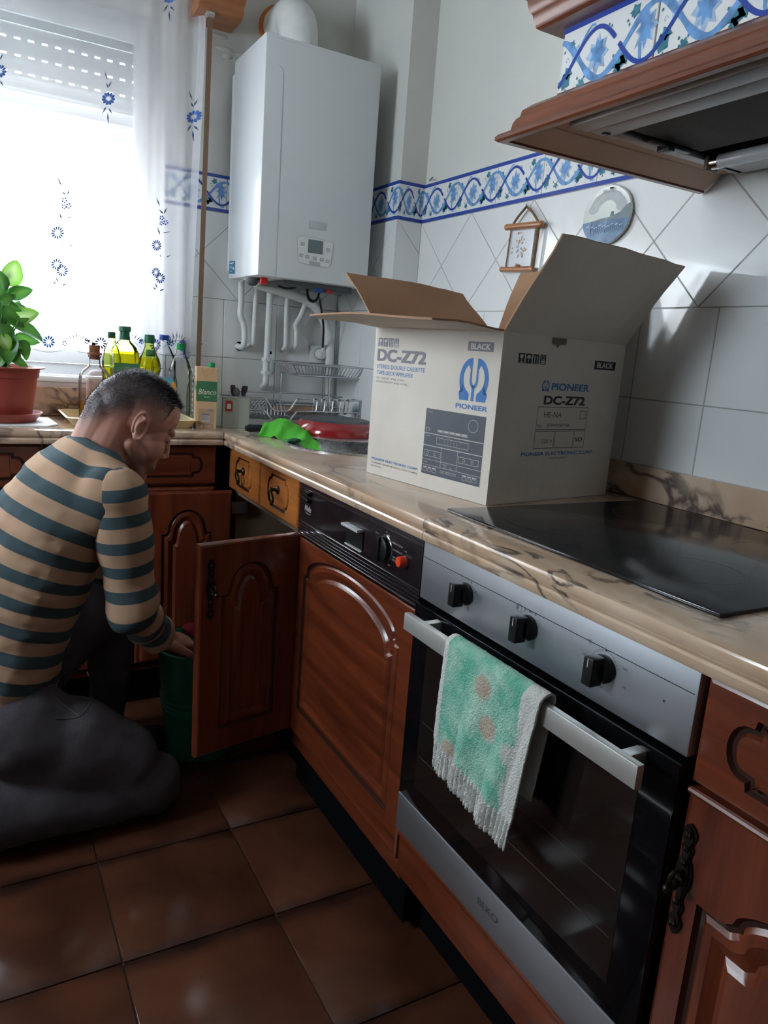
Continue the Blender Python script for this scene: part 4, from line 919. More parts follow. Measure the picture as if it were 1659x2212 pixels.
# printing on the lit side
b = B(); L_ = lambda x, y, dz=0: TFL @ Matrix.Translation((x, y, .00022+dz*.5))
IL = lambda T, m0: None
def icons(b, T, x, y, w, h, mk):
    g = w/4
    for i in range(4):
        x0 = x+i*g; x1 = x0+g*.86; b.use(mk).flat([(x0, y), (x1, y), (x1, y+h), (x0, y+h)], 0, T)
        b.use(INKW); cx = (x0+x1)/2; q = (x1-x0)
        if i == 0: b.flat([(cx-q*.3, y+h*.85), (cx-q*.22, y+h*.55), (cx, y+h*.42), (cx+q*.22, y+h*.55), (cx+q*.3, y+h*.85)][::-1], .00016, T); b.ribbon([(cx, y+h*.42), (cx, y+h*.12)], q*.08, .00016, T); b.ribbon([(cx-q*.25, y+h*.1), (cx+q*.25, y+h*.1)], q*.09, .00016, T)
        elif i == 1: b.flat([(cx+q*.36*math.cos(R(a)), y+h*.55+h*.3*math.sin(R(a))) for a in range(0, 181, 20)], .00016, T); b.ribbon([(cx, y+h*.55), (cx, y+h*.15), (cx-q*.12, y+h*.1)], q*.07, .00016, T)
        elif i == 2:
            for s in (-.2, .2): b.ribbon([(cx+q*s, y+h*.2), (cx+q*s, y+h*.68)], q*.1, .00016, T); b.flat([(cx+q*(s-.13), y+h*.62), (cx+q*(s+.13), y+h*.62), (cx+q*s, y+h*.88)], .00016, T)
            b.ribbon([(cx-q*.38, y+h*.1), (cx+q*.38, y+h*.1)], h*.05, .00016, T)
        else:
            text(b, '12', T @ Matrix.Translation((cx-q*.3, y+h*.48, 0)), q*.6, h*.4, INKW)
            b.use(INKW); [b.flat([(cx-q*.36, y+h*a), (cx+q*.36, y+h*a), (cx+q*.36, y+h*(a+.12)), (cx-q*.36, y+h*(a+.12))], .00016, T) for a in (.08, .28)]
def logo(b, T, cx, y0, w, h, m):
    """tuning fork inside an omega, drawn from strokes"""
    b.use(m); X = lambda x: cx+x*w/2; Y = lambda y: y0+y*h
    for s in (1, -1):
        out = [(X(s*.16), Y(1.0))]+[(X(s*(.16+.84*math.sin(R(a)))), Y(.50+.50*math.cos(R(a)))) for a in range(12, 128, 8)]+[(X(s*.72), Y(.17)), (X(s*.98), Y(.17)), (X(s*.90), Y(0)), (X(s*.26), Y(0))]
        inn = [(X(s*.26), Y(.16)), (X(s*.55), Y(.28))]+[(X(s*(.10+.62*math.sin(R(a)))), Y(.52+.36*math.cos(R(a)))) for a in range(118, 22, -8)]+[(X(s*.24), Y(.70)), (X(s*.16), Y(.86))]
        n = min(len(out), len(inn)); rin = list(reversed(inn)); rin = [rin[min(int(i*len(rin)/len(out)), len(rin)-1)] for i in range(len(out))]
        vs = [(*p, 0) for p in out]+[(*p, 0) for p in rin]; k = len(out)
        b.add(vs, [(i, i+1, k+i+1, k+i) for i in range(k-1)], T)
        b.ribbon([(X(s*.22), Y(.86)), (X(s*.22), Y(.50)), (X(s*.20), Y(.42)), (X(s*.10), Y(.35)), (X(0), Y(.32))], [w*.05, w*.07, w*.08, w*.08, w*.09], .0001, T)
    b.ribbon([(X(0), Y(.36)), (X(0), Y(0))], w*.10, .0001, T)
PL = lambda nm, pr_=None: (bpart(nm, b, None, 'keep', pr_ or fl), B())[1]
icons(b, L_(0, 0), .0115, .2895, .0755, .0185, INKG); b = PL('handling_symbols')
text(b, 'DC-Z72', L_(.0115, .257), .167, .0272, INKG, .075); b = PL('model_name'); text(b, 'STEREO DOUBLE CASSETTE', L_(.0125, .2412), .165, .0088, INKB); text(b, 'TAPE DECK AMPLIFIER', L_(.0135, .2275), .127, .0086, INKB)
text(b, 'NET WEIGHT  7.9kg  17.4lbs.', L_(.012, .217), .101, .0050, INKG); text(b, 'GROSS WEIGHT  8.7kg  19.2lbs.', L_(.0122, .2088), .113, .0050, INKG); b = PL('description')
b.use(INKG).flat([(.299, .2922), (.3685, .2922), (.3685, .310), (.299, .310)], 0, L_(0, 0)); text(b, 'BLACK', L_(.307, .2955, .0004), .053, .0112, INKW, .055); b = PL('colour_label')
logo(b, L_(0, 0), .3235, .196, .080, .083, INKB); text(b, 'PIONEER', L_(.2795, .179), .088, .0098, INKB, .05); b = PL('logo')
text(b, 'PIONEER ELECTRONIC CORP.', L_(.0165, .0338), .1655, .0050, INKB, .045); text(b, '4-1, MEGURO 1-CHOME, MEGURO-KU, TOKYO 153, JAPAN', L_(.016, .0245), .164, .0040, INKK); text(b, 'MADE IN JAPAN', L_(.016, .0172), .039, .0035, INKK); b = PL('maker_address')
Tp = L_(0, 0); b.use(INKD).flat([(.193, .032), (.3675, .032), (.3675, .1694), (.193, .1694)], 0, Tp)
b.use(INKW); LW = .0007
for y in (.1185, .1175, .093, .0922, .0635, .0515): b.ribbon([(.193, y), (.3675, y)], LW, .00016, Tp)
b.ribbon([(.3345+.0135*math.cos(a*.26), .1475+.0125*math.sin(a*.26)) for a in range(25)], LW, .00016, Tp)
for r_ in ((.2325, .0992, .3262, .112), (.1975, .0705, .248, .0825), (.302, .0705, .3585, .0825), (.233, .124, .322, .1282), (.198, .1238, .208, .1290)): rect_ribbon(b, *r_, LW, .00016, Tp)
b.ribbon([(.2505, .0515), (.2505, .0922)], LW, .00016, Tp); b.ribbon([(.2985, .0515), (.2985, .0922)], LW, .00016, Tp)
for i in range(5): b.flat([(.235+i*.0175, .1252), (.2495+i*.0175, .1252), (.2495+i*.0175, .1272), (.235+i*.0175, .1272)], .00016, Tp); b.ribbon([(.258+i*.009, .101), (.258+i*.009, .110)], LW*.6, .00016, Tp)
for i in range(3):
    for x0 in (.198, .317): b.flat([(x0+i*.0145, .0455), (x0+i*.0145+.0115, .0455), (x0+i*.0145+.0115, .0475), (x0+i*.0145, .0475)], .00016, Tp); rect_ribbon(b, x0+i*.0145, .038, x0+i*.0145+.0115, .0435, LW*.8, .00016, Tp)
for i in range(5): rect_ribbon(b, .252+i*.0096, .0415, .252+i*.0096+.0075, .0455, LW*.8, .00016, Tp)
for x, y in ((.208, .0765), (.230, .0765), (.318, .0765), (.341, .0765)): b.ribbon([(x+.0032*math.cos(a*.8), y+.0032*math.sin(a*.8)) for a in range(9)], LW, .00016, Tp)
for x, y, s, w_ in ((.2, .1622, 'PIONEER', .014), (.198, .1118, 'PIONEER', .012), (.198, .0565, 'PIONEER', .012), (.256, .0585, 'INTEGRATED', .016), (.262, .0535, 'TAPE 1', .008), (.278, .0535, 'TAPE 2', .008)): text(b, s, L_(x, y), w_, .0018, INKW)
bpart('product_picture', b, None, 'keep', fl)
# printing on the shaded side
b = B(); Rr = lambda x, y, dz=0: TFR @ Matrix.Translation((x, y, .00022+dz*.5))
icons(b, Rr(0, 0), .0465, .2762, .0835, .0188, INKK); b = PL('handling_symbols', fr); b.use(INKK).flat([(.2852, .2748), (.3592, .2748), (.3592, .2928), (.2852, .2928)], 0, Rr(0, 0)); text(b, 'BLACK', Rr(.2935, .2785, .0004), .056, .0112, INKW, .055); b = PL('colour_label', fr)
logo(b, Rr(0, 0), .1360, .2245, .0225, .0220, INKB); text(b, 'PIONEER', Rr(.1545, .2272), .122, .0148, INKB, .05); b = PL('logo', fr); text(b, 'DC-Z72', Rr(.1355, .1982), .133, .0182, INKK, .075); b = PL('model_name', fr)
b.use(INKK)
for r_ in ((.1209, .148, .2824, .1936), (.1206, .1098, .1806, .1448), (.1840, .1098, .2440, .1448), (.2475, .1098, .2824, .1448), (.258, .1705, .2775, .1868)): rect_ribbon(b, *r_, .0011, 0, Rr(0, 0))
INKS = mat('stamp_ink', (.09, .075, .07), .7)
text(b, 'HE-NA', Rr(.1412, .1725), .056, .0115, INKS); text(b, 'No.', Rr(.1253, .1522), .014, .0068, INKK); text(b, 'JE94408746', Rr(.152, .1515), .075, .0085, INKS); text(b, '220 V', Rr(.143, .120), .034, .008, INKS); text(b, 'SD', Rr(.2515, .1222), .024, .0088, INKK, .03); b = PL('serial_form', fr)
text(b, 'PIONEER ELECTRONIC CORP.', Rr(.0847, .0948), .235, .0074, INKB, .045); text(b, 'MADE IN JAPAN', Rr(.1745, .0855), .055, .0048, INKK)
bpart('maker_address', b, None, 'keep', fr)
b = B().use(mat('old_tape', (.13, .075, .045), .4)); b.flat([(.140, .318), (.150, .316), (.156, .310), (.162, .317), (.182, .319), (.182, .3305), (.140, .3305)], .002, TFR); bpart('tape_scrap', b, None, 'keep')

# ================================================================== wall hangings
fm = thing('hanging_picture', (-.004, -.965, 1.40), 'small tile picture on a rope hung between two wooden rods', 'picture')
px_ = -.016; F = lambda u, v, x=px_: at(u, v, 'x', x)
RODW = wood('rod_wood', (.28, .10, .035), (.46, .19, .07), 'y'); ROPE = mat('jute_rope', (.26, .16, .09), .9, var=.3, vscale=300, bump=.8, bscale=400)
b = B().use(RODW).tube([F(1096, 491), F(1169, 484)], .0085, 12); b.ell(F(1096, 491), .0092, 10); b.ell(F(1169, 484), .0092, 10); part('rod', b, fm)
b = B().use(RODW).tube([F(1084, 582), F(1152, 581)], .0065, 12); b.ell(F(1084, 582), .0075, 10); b.ell(F(1117, 577), .008, 10); b.ell(F(1147, 580), .0075, 10); part('rod', b, fm)
q = [F(1104, 496, -.010), F(1156, 491, -.010), F(1145, 574, -.010), F(1093, 577, -.010)]
b = B().use(mat('picture_glaze', (.66, .68, .72), .12, coat=.5)); b.add(q+[v+Vector((.006, 0, 0)) for v in q], [(0, 1, 2, 3), (7, 6, 5, 4), (0, 4, 5, 1), (1, 5, 6, 2), (2, 6, 7, 3), (3, 7, 4, 0)]); pc = part('picture', b, fm, smooth=None)
b = B(); rnd = random.Random(5); tans = [mat('print_tan', (.45, .32, .20), .5), mat('print_sage', (.30, .33, .27), .5), mat('print_rose', (.38, .20, .15), .5), mat('print_slateblue', (.30, .36, .42), .5)]
for i in range(46):
    s, h = rnd.gauss(.50, .15), rnd.gauss(.52, .17); p = q[0]+(q[1]-q[0])*s+(q[3]-q[0])*h; r = rnd.uniform(.0015, .0048); b.use(tans[i % 4 if i > 20 else i % 3])
    b.flat([(r*rnd.uniform(.6, 1.2)*math.cos(a), r*rnd.uniform(.6, 1.2)*math.sin(a)) for a in [k*.8 for k in range(8)]], .0004+i*2e-6, frame(p, (0, -1, 0), (0, 0, 1)))
part('printed_flowers', b, pc, smooth=None)
b = B().use(ROPE)
for L in ([(1107, 488), (1118, 470), (1137, 447)], [(1137, 446), (1150, 458), (1165, 482)], [(1104, 497), (1092, 580)]): b.tube(smoothpath([F(u, v, -.014) for u, v in L], 4), .0032 if L[0][0] != 1104 else .0018, 7)
b.tube([F(1163, 490, -.014), F(1150, 580, -.014)], .0048, 8); part('rope', b, fm)
b = B().use(BPLAST).tube([F(1137, 441, -.001), F(1136, 445, -.016), F(1137, 449, -.018)], .0012, 6); tag(part('nail', b, None, at0=F(1137, 441, -.001)), 'small dark nail holding the rope of the picture', 'nail')
pc_, pz = -1.252, 1.526
pt = thing('wall_plate', (-.004, pc_, pz), 'round handmade souvenir plate painted with a harbour under a pale sky', 'plate')
TPL = frame((-.002, pc_, pz), (0, -1, 0), (0, 0, 1)); rx, rz_ = .0765, .066
rim = [(rx*math.cos(a)*(1+.012*noise.noise((math.cos(a)*3, math.sin(a)*3, 1))), rz_*math.sin(a)*(1+.02*noise.noise((math.cos(a)*3, math.sin(a)*3, 5)))) for a in [2*math.pi*i/56 for i in range(56)]]
b = B().use(mat('plate_white', (.62, .66, .62), .25, coat=.3, var=.04, vscale=20))
b.loft([[(x*.9, y*.9, 0) for x, y in rim], [(x, y, .006) for x, y in rim], [(x*.97, y*.97, .0095) for x, y in rim], [(x*.88, y*.88, .0082) for x, y in rim]], TPL); b.flat([(x*.9, y*.9) for x, y in rim][::-1], 0, TPL); part('plate_body', b, pt)
b = B(); zf = .0098
sky = [(x*.84, y*.84+.003) for x, y in rim if y > -.004]; 
for i in range(14): 
    a = R(18+i*11); cx, cy = .046*math.cos(a), .040*math.sin(a)+.004; b.use(mat('plate_cloud', (.42, .45, .46), .3, var=.1, vscale=50)).flat([(cx+.016*math.cos(k*.7)*(1+.2*math.sin(k*3+i)), cy+.011*math.sin(k*.7)) for k in range(9)], zf-.001+i*2e-6, TPL)
b.use(mat('plate_sea', (.09, .19, .33), .25, var=.3, vscale=40)); sea = [(x*.985, y*.985) for x, y in rim if y < -.012]; sea.sort(key=lambda p: p[0]); b.flat([(sea[0][0], -.012)]+sea+[(sea[-1][0], -.012)], zf+.0001, TPL)
b.use(mat('plate_shore', (.16, .21, .23), .4, var=.2, vscale=60)); b.flat([(-.073, -.012), (-.045, -.010), (-.015, -.006), (.02, -.004), (.045, .004), (.060, .016), (.072, .020), (.0745, -.012)][::-1], zf+.0003, TPL)
b.flat([(.013, -.004), (.022, -.003), (.021, .007), (.015, .0065)][::-1], zf+.0004, TPL)
b.use(mat('plate_foam', (.35, .50, .62), .3))
for i in range(9): b.ribbon([(-.06+i*.013, -.022-.002*(i % 3)), (-.05+i*.013, -.020-.002*(i % 3))], .0022, zf+.0004, TPL)
b.use(INKK)
for i in range(16): x = -.034+i*.006; b.ribbon([(x, -.040+.002*(i % 3)), (x+.001, -.027+.003*((i*7) % 4))], .0011, zf+.0006, TPL)
b.ribbon([(-.044, -.038), (-.043, -.010)], .0016, zf+.0006, TPL); b.use(mat('plate_mast', (.55, .56, .55), .4)).ribbon([(.003, -.030), (.004, -.005)], .0010, zf+.0007, TPL)
text(b, 'SALOU', TPL @ Matrix.Translation((-.021, .050, zf-.0002)), .040, .008, mat('plate_letter', (.40, .43, .42), .4), .01); part('painting', b, pt, smooth=None, flip='keep')
b = B().use(BRONZE).tube([at(1317, 403, 'x', -.001), at(1319, 406, 'x', -.012), at(1324, 405, 'x', -.014)], .0016, 6); tag(part('wall_hook', b, None, at0=at(1317, 403, 'x', -.001)), 'small dark hook above the painted plate', 'hook')
b = B().use(BRONZE).tube([at(928, 390, 'x', .004), at(935, 383, 'x', -.012)], .0016, 6); tag(part('nail', b, None, at0=at(928, 390, 'x', .004)), 'old nail sticking out just above the blue border by the pillar', 'nail')

# ================================================================== curtain, pelmet, shutter strap
def cy_(x, z):
    k = max(0, min(1, (x+.86)/.2)); return -.056-.006*math.sin(x*23+z*.8)-k*.020*math.sin((x+.64)*75+z*.5)-.01*(2.1-z)*.2
ct = thing('curtain', (-.9, -.05, 2.12), 'sheer white voile curtain with blue flower sprigs and scalloped floral hem over the window', 'curtain')
b = B().use(SHEER); nx, nz = 210, 24; XR = lambda z: -.634-.022*max(0, (2.1-z))
vs = []
for j in range(nz+1):
    z = 2.40-(2.40-1.112)*j/nz
    for i in range(nx+1):
        f = i/nx; x = -2.68+(XR(z)+2.68)*f**.85; vs.append((x, cy_(x, z), z+(.004*math.sin(x*40) if j == nz else 0)))
b.add(vs, [(j*(nx+1)+i, j*(nx+1)+i+1, (j+1)*(nx+1)+i+1, (j+1)*(nx+1)+i) for j in range(nz) for i in range(nx)]); part('cloth', b, ct, smooth=80, flip='keep')
b = B().use(HEMM); vs = [];
for j in range(nz+1):
    z = 2.40-(2.40-1.112)*j/nz
    for x in (XR(z)-.018, XR(z)): vs.append((x, cy_(x, z)-.0015, z))
b.add(vs, [(2*j, 2*j+1, 2*j+3, 2*j+2) for j in range(nz)]); part('side_hem', b, ct, smooth=80, flip='keep')
b = B()
def flush(nm):
    global b
    part(nm, b, ct, smooth=None, flip='keep')['kind'] = 'stuff'; b = B()
def onc(u, v):
    p = at(u, v, 'y', -.060); return p.x, p.z
def ppoly(m, pts, k=0):     # pts in pixels
    b.use(m); P = [onc(*q) for q in pts]; c = (sum(p[0] for p in P)/len(P), sum(p[1] for p in P)/len(P)); b.add([(x, cy_(x, z)-.0022-k*.0002, z) for x, z in P], [tuple(range(len(P)))])
def petal(u, v, a, l, w, m=PRINTF):
    c, s = math.cos(R(a)), math.sin(R(a)); ppoly(m, [(u+x*c-y*s, v+x*s+y*c) for x, y in ((l*.25, 0), (l*.5, w*.35), (l*.8, w*.5), (l, 0), (l*.8, -w*.5), (l*.5, -w*.35))])
def leafp(u, v, a, l, w=2.2): c, s = math.cos(R(a)), math.sin(R(a)); ppoly(PRINTS, [(u+x*c-y*s, v+x*s+y*c) for x, y in ((0, 0), (l*.4, w*.8), (l, 0), (l*.4, -w*.8))])
def daisy(u, v, r, n=11, w=5, sx=1):
    for i in range(n): petal(u, v, i*360/n+7, r, w)
    b.use(PRINTF)
def floret(u, v, r):
    for i in range(5): petal(u, v, i*72+10, r, r*.7)
def sprig(u, v, s=1):
    daisy(u, v, 15*s, 11, 6*s); leafp(u, v-22*s, -112, 14*s); leafp(u, v-24*s, -65, 16*s); leafp(u-2*s, v-40*s, -108, 22*s, 1.8); leafp(u-4*s, v+16*s, 120, 20*s); leafp(u, v+20*s, 60, 16*s); leafp(u-2*s, v+30*s, 86, 28*s)
for a_ in ((235, 212, 1), (421, 250, .95), (0, 152, 1), (368, -8, .95)): sprig(*a_); flush('flower_sprig')
def spray(u, v, s):
    leafp(u-4*s, v-20*s, -115, 26*s); leafp(u+6*s, v-2*s, -140, 18*s); leafp(u+6*s, v-2*s, -65, 18*s); floret(u+1*s, v+8*s, 7*s); floret(u+10*s, v+20*s, 7*s); floret(u, v+22*s, 6*s)
    leafp(u-4*s, v+52*s, -110, 22*s); leafp(u+2*s, v+46*s, -8, 20*s, 1.6); daisy(u-14*s, v+78*s, 15*s, 13, 4*s); leafp(u+10*s, v+108*s, -25, 14*s, 1.6); leafp(u, v+108*s, -120, 10*s, 1.4); daisy(u-16*s, v+146*s, 13*s, 11, 4*s); daisy(u-4*s, v+160*s, 14*s, 12, 4*s); leafp(u-12*s, v+186*s, -115, 16*s); leafp(u-16*s, v+190*s, -140, 12*s); leafp(u-6*s, v+192*s, -18, 14*s)
spray(138, 425, 1.0); flush('flower_spray'); spray(350, 463, .86); flush('flower_spray')
pts = []
for i in range(60):
    u = 55+i*6.1; v = 754+9*abs(math.sin((u-60)/28.))-4+(u-60)*.03; pts.append((u, v))
def pline(P, w):
    for a, c in zip(P[:-1], P[1:]): 
        d = Vector((c[0]-a[0], c[1]-a[1])).normalized(); nn = (-d.y*w/2, d.x*w/2); ppoly(PRINTS, [(a[0]+nn[0], a[1]+nn[1]), (c[0]+nn[0], c[1]+nn[1]), (c[0]-nn[0], c[1]-nn[1]), (a[0]-nn[0], a[1]-nn[1])])
pline(pts, .9)
for u0 in (105, 218, 335, 395):
    daisy(u0, 738+(u0-105)*.03, 14, 11, 4.5); floret(u0-30, 738, 6); floret(u0+34, 742, 6)
    for k in range(3): leafp(u0-20-k*5, 742, -70-k*12, 14, 1.4)
for u0 in (165, 278, 380):
    for k in range(9): leafp(u0-22+k*5.5, 742-10*math.cos((k-4)/3.2), -150+k*15, 17-abs(k-4)*1.2, 1.5)
    pline([(u0-26+k*6.5, 752-17*math.cos((k-4)/2.6)) for k in range(9)], .8)
for k in range(6): daisy(407-k*2, 770-k*6, 7, 7, 4)
flush('floral_hem')
b = B().use(wood('pelmet_wood', (.22, .07, .025), (.42, .16, .06), 'x', rough=.5))
zb, yr = 2.150, .008
b.loft([[(x, y, z) for y, z in ((yr, zb), (-.10, zb), (-.115, zb+.004), (-.125, zb+.014), (-.128, zb+.03), (-.15, zb+.045), (-.155, zb+.10), (yr, zb+.10))] for x in (-.668, -.53)]); b.f.append(list(range(8))); b.m.append(b.cur)
pm = tag(part('pelmet', b, None, at0=(-1.4, -.06, zb)), 'orange-brown wooden pelmet end beside the top of the curtain', 'pelmet')
st = thing('shutter_strap', (-.625, -.03, 1.1), 'narrow brown shutter pull strap hanging beside the curtain edge', 'strap')
b = B().use(mat('strap_webbing', (.20, .12, .075), .85, var=.12, vscale=200)); q = [at(*w, 'y', -.095) for w in ((449, 36), (460, 36), (433, 800), (423, 800))]
b.add(q+[v+Vector((0, .002, 0)) for v in q], [(0, 1, 2, 3), (7, 6, 5, 4), (0, 4, 5, 1), (1, 5, 6, 2), (2, 6, 7, 3), (3, 7, 4, 0)]); part('webbing', b, st)
b = B().use(mat('guide_metal', (.6, .6, .58), .3, .6)); g = at(454, 33, 'y', -.100); b.box((g.x-.013, -.108, g.z-.004), (g.x+.013, -.085, g.z+.016), bev=.003).box((g.x-.009, -.116, g.z-.002), (g.x+.009, -.106, g.z+.006), bev=.002); part('guide', b, st)
# ================================================================== things on the worktops
ZT = TOP+.0006
CLEARG = liquid('clear_glass', (.97, .98, .98)); GREENG = liquid('green_glass', (.80, .88, .38)); CLEARP = liquid('clear_plastic', (.95, .965, .98))
OIL = mat('olive_oil', (.50, .38, .01), .15, trans=0, coat=.3, emit=None); OIL = liquid('olive_oil_fluid', (.92, .80, .20), .15); CIDER = liquid('amber_liquor', (1, .62, .10), .35)
GCAP = mat('green_cap', (.01, .11, .055), .4); GCAP2 = mat('bright_green_cap', (.0, .22, .06), .4); BCAP = mat('blue_cap', (.01, .045, .28), .4); CORK = mat('cork', (.27, .10, .05), .8, var=.2, vscale=200)
LABG = mat('green_label', (.05, .17, .075), .5); LABR = mat('red_label', (.42, .02, .025), .5); LABW = mat('cream_print', (.72, .68, .55), .5)
def curved_label(b, c, r, z0, z1, a0, a1, m, n=14, bulge=None):
    b.use(m); vs = []
    for i in range(n+1):
        a = R(a0+(a1-a0)*i/n)
        for z in (z0, z1): vs.append((c[0]+r*math.cos(a), c[1]+r*math.sin(a), z))
    b.add(vs, [(2*i, 2*i+2, 2*i+3, 2*i+1) for i in range(n)])
def bottle(name, c, prof, glass, label, group='bottles on the window worktop', cap=None, fill=None, sq=None, z0=ZT):
    t = thing(name, (c[0], c[1], z0), label, 'bottle', group)
    b = B().use(glass); b.lathe([(r, z+z0) for r, z in prof], 36, (c[0], c[1], 0)); part('glass', b, t, smooth=50)
    if fill:
        fm, fz = fill; P = []
        for (r, z), (r2, z2) in zip(prof[:-1], prof[1:]):
            if z < fz and z2 >= z: P.append((max(r-.0025, .001), max(z, .003)+z0))
        rr = next(r for (r, z) in reversed(prof) if z <= fz); P.append((rr-.0025, fz+z0)); P.append((.0001, fz+z0)); P = [(.0001, .003+z0)]+P
        b = B().use(fm).lathe(P, 36, (c[0], c[1], 0)); part('liquid', b, t, smooth=50)
    if cap:
        m, r, za, zb_ = cap; b = B().use(m).lathe([(0, za+z0), (r, za+z0), (r*1.02, za+z0+.002), (r, zb_+z0-.002), (r*.9, zb_+z0), (0, zb_+z0)], 24, (c[0], c[1], 0)); part('cap', b, t)
    return t
# plates under them
tr = thing('tray', (-.88, -.175, ZT), 'pale yellow rectangular serving tray under the bottles', 'tray')
b = B().use(mat('yellow_tray', (.74, .58, .30), .4)); zt = ZT
def rr_(x0, x1, y0, y1, r, z, n=6):
    out = []
    for cx, cy, a0 in ((x1-r, y1-r, 0), (x0+r, y1-r, 90), (x0+r, y0+r, 180), (x1-r, y0+r, 270)): out += [(cx+r*math.cos(R(a0+90*i/n)), cy+r*math.sin(R(a0+90*i/n)), z) for i in range(n+1)]
    return out
tx0, tx1, ty0, ty1 = -1.075, -.690, -.315, -.045
b.loft([rr_(tx0+.022, tx1-.022, ty0+.022, ty1-.022, .02, zt), rr_(tx0+.003, tx1-.003, ty0+.003, ty1-.003, .03, zt+.024), rr_(tx0, tx1, ty0, ty1, .03, zt+.025), rr_(tx0+.006, tx1-.006, ty0+.006, ty1-.006, .03, zt+.0265), rr_(tx0+.026, tx1-.026, ty0+.026, ty1-.026, .02, zt+.004)]); b.add(rr_(tx0+.022, tx1-.022, ty0+.022, ty1-.022, .02, zt), [tuple(range(28))]); part('tray_body', b, tr)
zb2 = ZT+.0045
dec = bottle('decanter', (-.975, -.150), [(0, 0), (.040, 0), (.0455, .004), (.047, .012), (.047, .120), (.045, .136), (.037, .152), (.022, .163), (.0165, .172), (.0155, .190), (.019, .193), (.019, .197), (.0145, .198)], CLEARG, 'clear glass decanter a quarter full of amber liquor with a cork stopper', fill=(CIDER, .050), z0=zb2)
b = B().use(CORK).lathe([(0, .185+zb2), (.013, .185+zb2), (.0145, .198+zb2), (.021, .199+zb2), (.021, .205+zb2), (.0155, .206+zb2), (.0165, .228+zb2), (0, .228+zb2)], 24, (-.975, -.150, 0)); b.use(BPLAST).lathe([(0, .228+zb2), (.0055, .228+zb2), (.0055, .236+zb2), (0, .237+zb2)], 12, (-.978, -.150, 0)); part('cork', b, dec)
pk = bottle('bottle', (-.962, -.085), [(0, 0), (.030, 0), (.032, .006), (.030, .06), (.030, .13), (.02, .145), (.012, .15)], mat('pink_plastic', (.80, .50, .44), .5, alpha=.4), 'pale pink plastic bottle seen through the glass decanter', z0=zb2)
b = B().use(mat('orange_spot', (.75, .20, .04), .5)).ell((-.938, -.112, zb2+.10), (.005, .003, .010), 10); part('spout', b, pk)
# big oil bottle with flat shoulders
oc = (-.884, -.135)
o1 = thing('oil_bottle', (oc[0], oc[1], zb2), 'large square green olive oil bottle with a red badge on its green label', 'bottle', 'bottles on the window worktop')
def sqprof(P, c, z0, n=20):
    rings = []
    for hw, z, e in P:
        ring = []
        for j in range(n*2):
            a = 2*math.pi*j/(n*2); ca, sa = math.cos(a), math.sin(a); k = (abs(ca)**e+abs(sa)**e)**(-1/e); ring.append((c[0]+hw*k*ca, c[1]+hw*k*sa, z0+z))
        rings.append(ring)
    return rings
PO = [(.036, 0, 6), (.0395, .005, 6), (.0405, .03, 6), (.0405, .200, 6), (.0385, .215, 5), (.033, .229, 4), (.024, .241, 3), (.0165, .249, 2), (.0145, .262, 2)]
b = B().use(GREENG); rg = sqprof(PO, oc, zb2); b.loft(rg); b.add(rg[0], [tuple(reversed(range(40)))]); part('glass', b, o1, smooth=45)
b = B().use(OIL); PF = [(h-.003, max(z, .004), e) for h, z, e in PO if z <= .22]; rg = sqprof(PF, oc, zb2); b.loft(rg); b.add(rg[0], [tuple(reversed(range(40)))]); part('oil', b, o1, smooth=45)
b = B().use(GCAP).lathe([(0, .250+zb2), (.0165, .250+zb2), (.017, .256+zb2), (.0155, .270+zb2), (.0155, .275+zb2), (.0195, .277+zb2), (.0195, .290+zb2), (.018, .292+zb2), (0, .292+zb2)], 24, (oc[0], oc[1], 0)); part('cap', b, o1)
TLb = frame((oc[0]-.0385, oc[1]-.0412, zb2), (1, 0, 0), (0, 0, 1)); b = B().use(LABG).box((0, .015, -.0008), (.077, .180, .0006), TLb)
lb = part('label', b, o1); b = B().use(LABW); b.flat([(.003, .128), (.006, .124), (.071, .124), (.074, .128), (.074, .148), (.066, .151), (.010, .151), (.003, .147)], .0008, TLb); b.use(LABR).flat([(.0045, .129), (.007, .1255), (.070, .1255), (.0725, .129), (.0725, .147), (.066, .1495), (.010, .1495), (.0045, .146)], .0011, TLb)
text(b, 'La', TLb @ Matrix.Translation((.015, .140, .0012)), .014, .008, LABW, .03); text(b, 'Española', TLb @ Matrix.Translation((.008, .1275, .0012)), .060, .011, LABW, .03); text(b, '1840', TLb @ Matrix.Translation((.028, .165, .0008)), .022, .005, mat('sage_print', (.25, .40, .22), .5)); part('lettering', b, lb, smooth=None, flip='keep')
o3 = bottle('oil_bottle', (-.915, -.085), [(0, 0), (.027, 0), (.029, .004), (.029, .19), (.022, .22), (.012, .24), (.011, .255)], GREENG, 'slim oil bottle half hidden behind the large olive oil bottle', fill=(OIL, .16), cap=(GCAP, .0125, .252, .272), z0=zb2)
oc2 = (-.812, -.150)
o2 = bottle('oil_bottle', oc2, [(0, 0), (.034, 0), (.036, .006), (.036, .09), (.034, .105), (.0265, .122), (.0255, .130), (.030, .142), (.0355, .160), (.0360, .176), (.032, .195), (.022, .216), (.0155, .232), (.0135, .250)], GREENG, 'waisted olive oil bottle with a dark green cap', fill=(OIL, .200), cap=(GCAP, .0165, .246, .272), z0=zb2)
b = B(); curved_label(b, oc2, .0240, zb2+.206, zb2+.226, -125, -55, LABG, 8); 
for i in range(6): b.use(BRONZE).tube([(oc2[0]-.026+i*.006, oc2[1]-.0365+abs(i-3)*.002, zb2+.150+.004*math.sin(i*2)), (oc2[0]-.022+i*.006, oc2[1]-.0368+abs(i-3)*.002, zb2+.168+.006*math.sin(i*1.7))], .0011, 5)
part('label', b, o2)
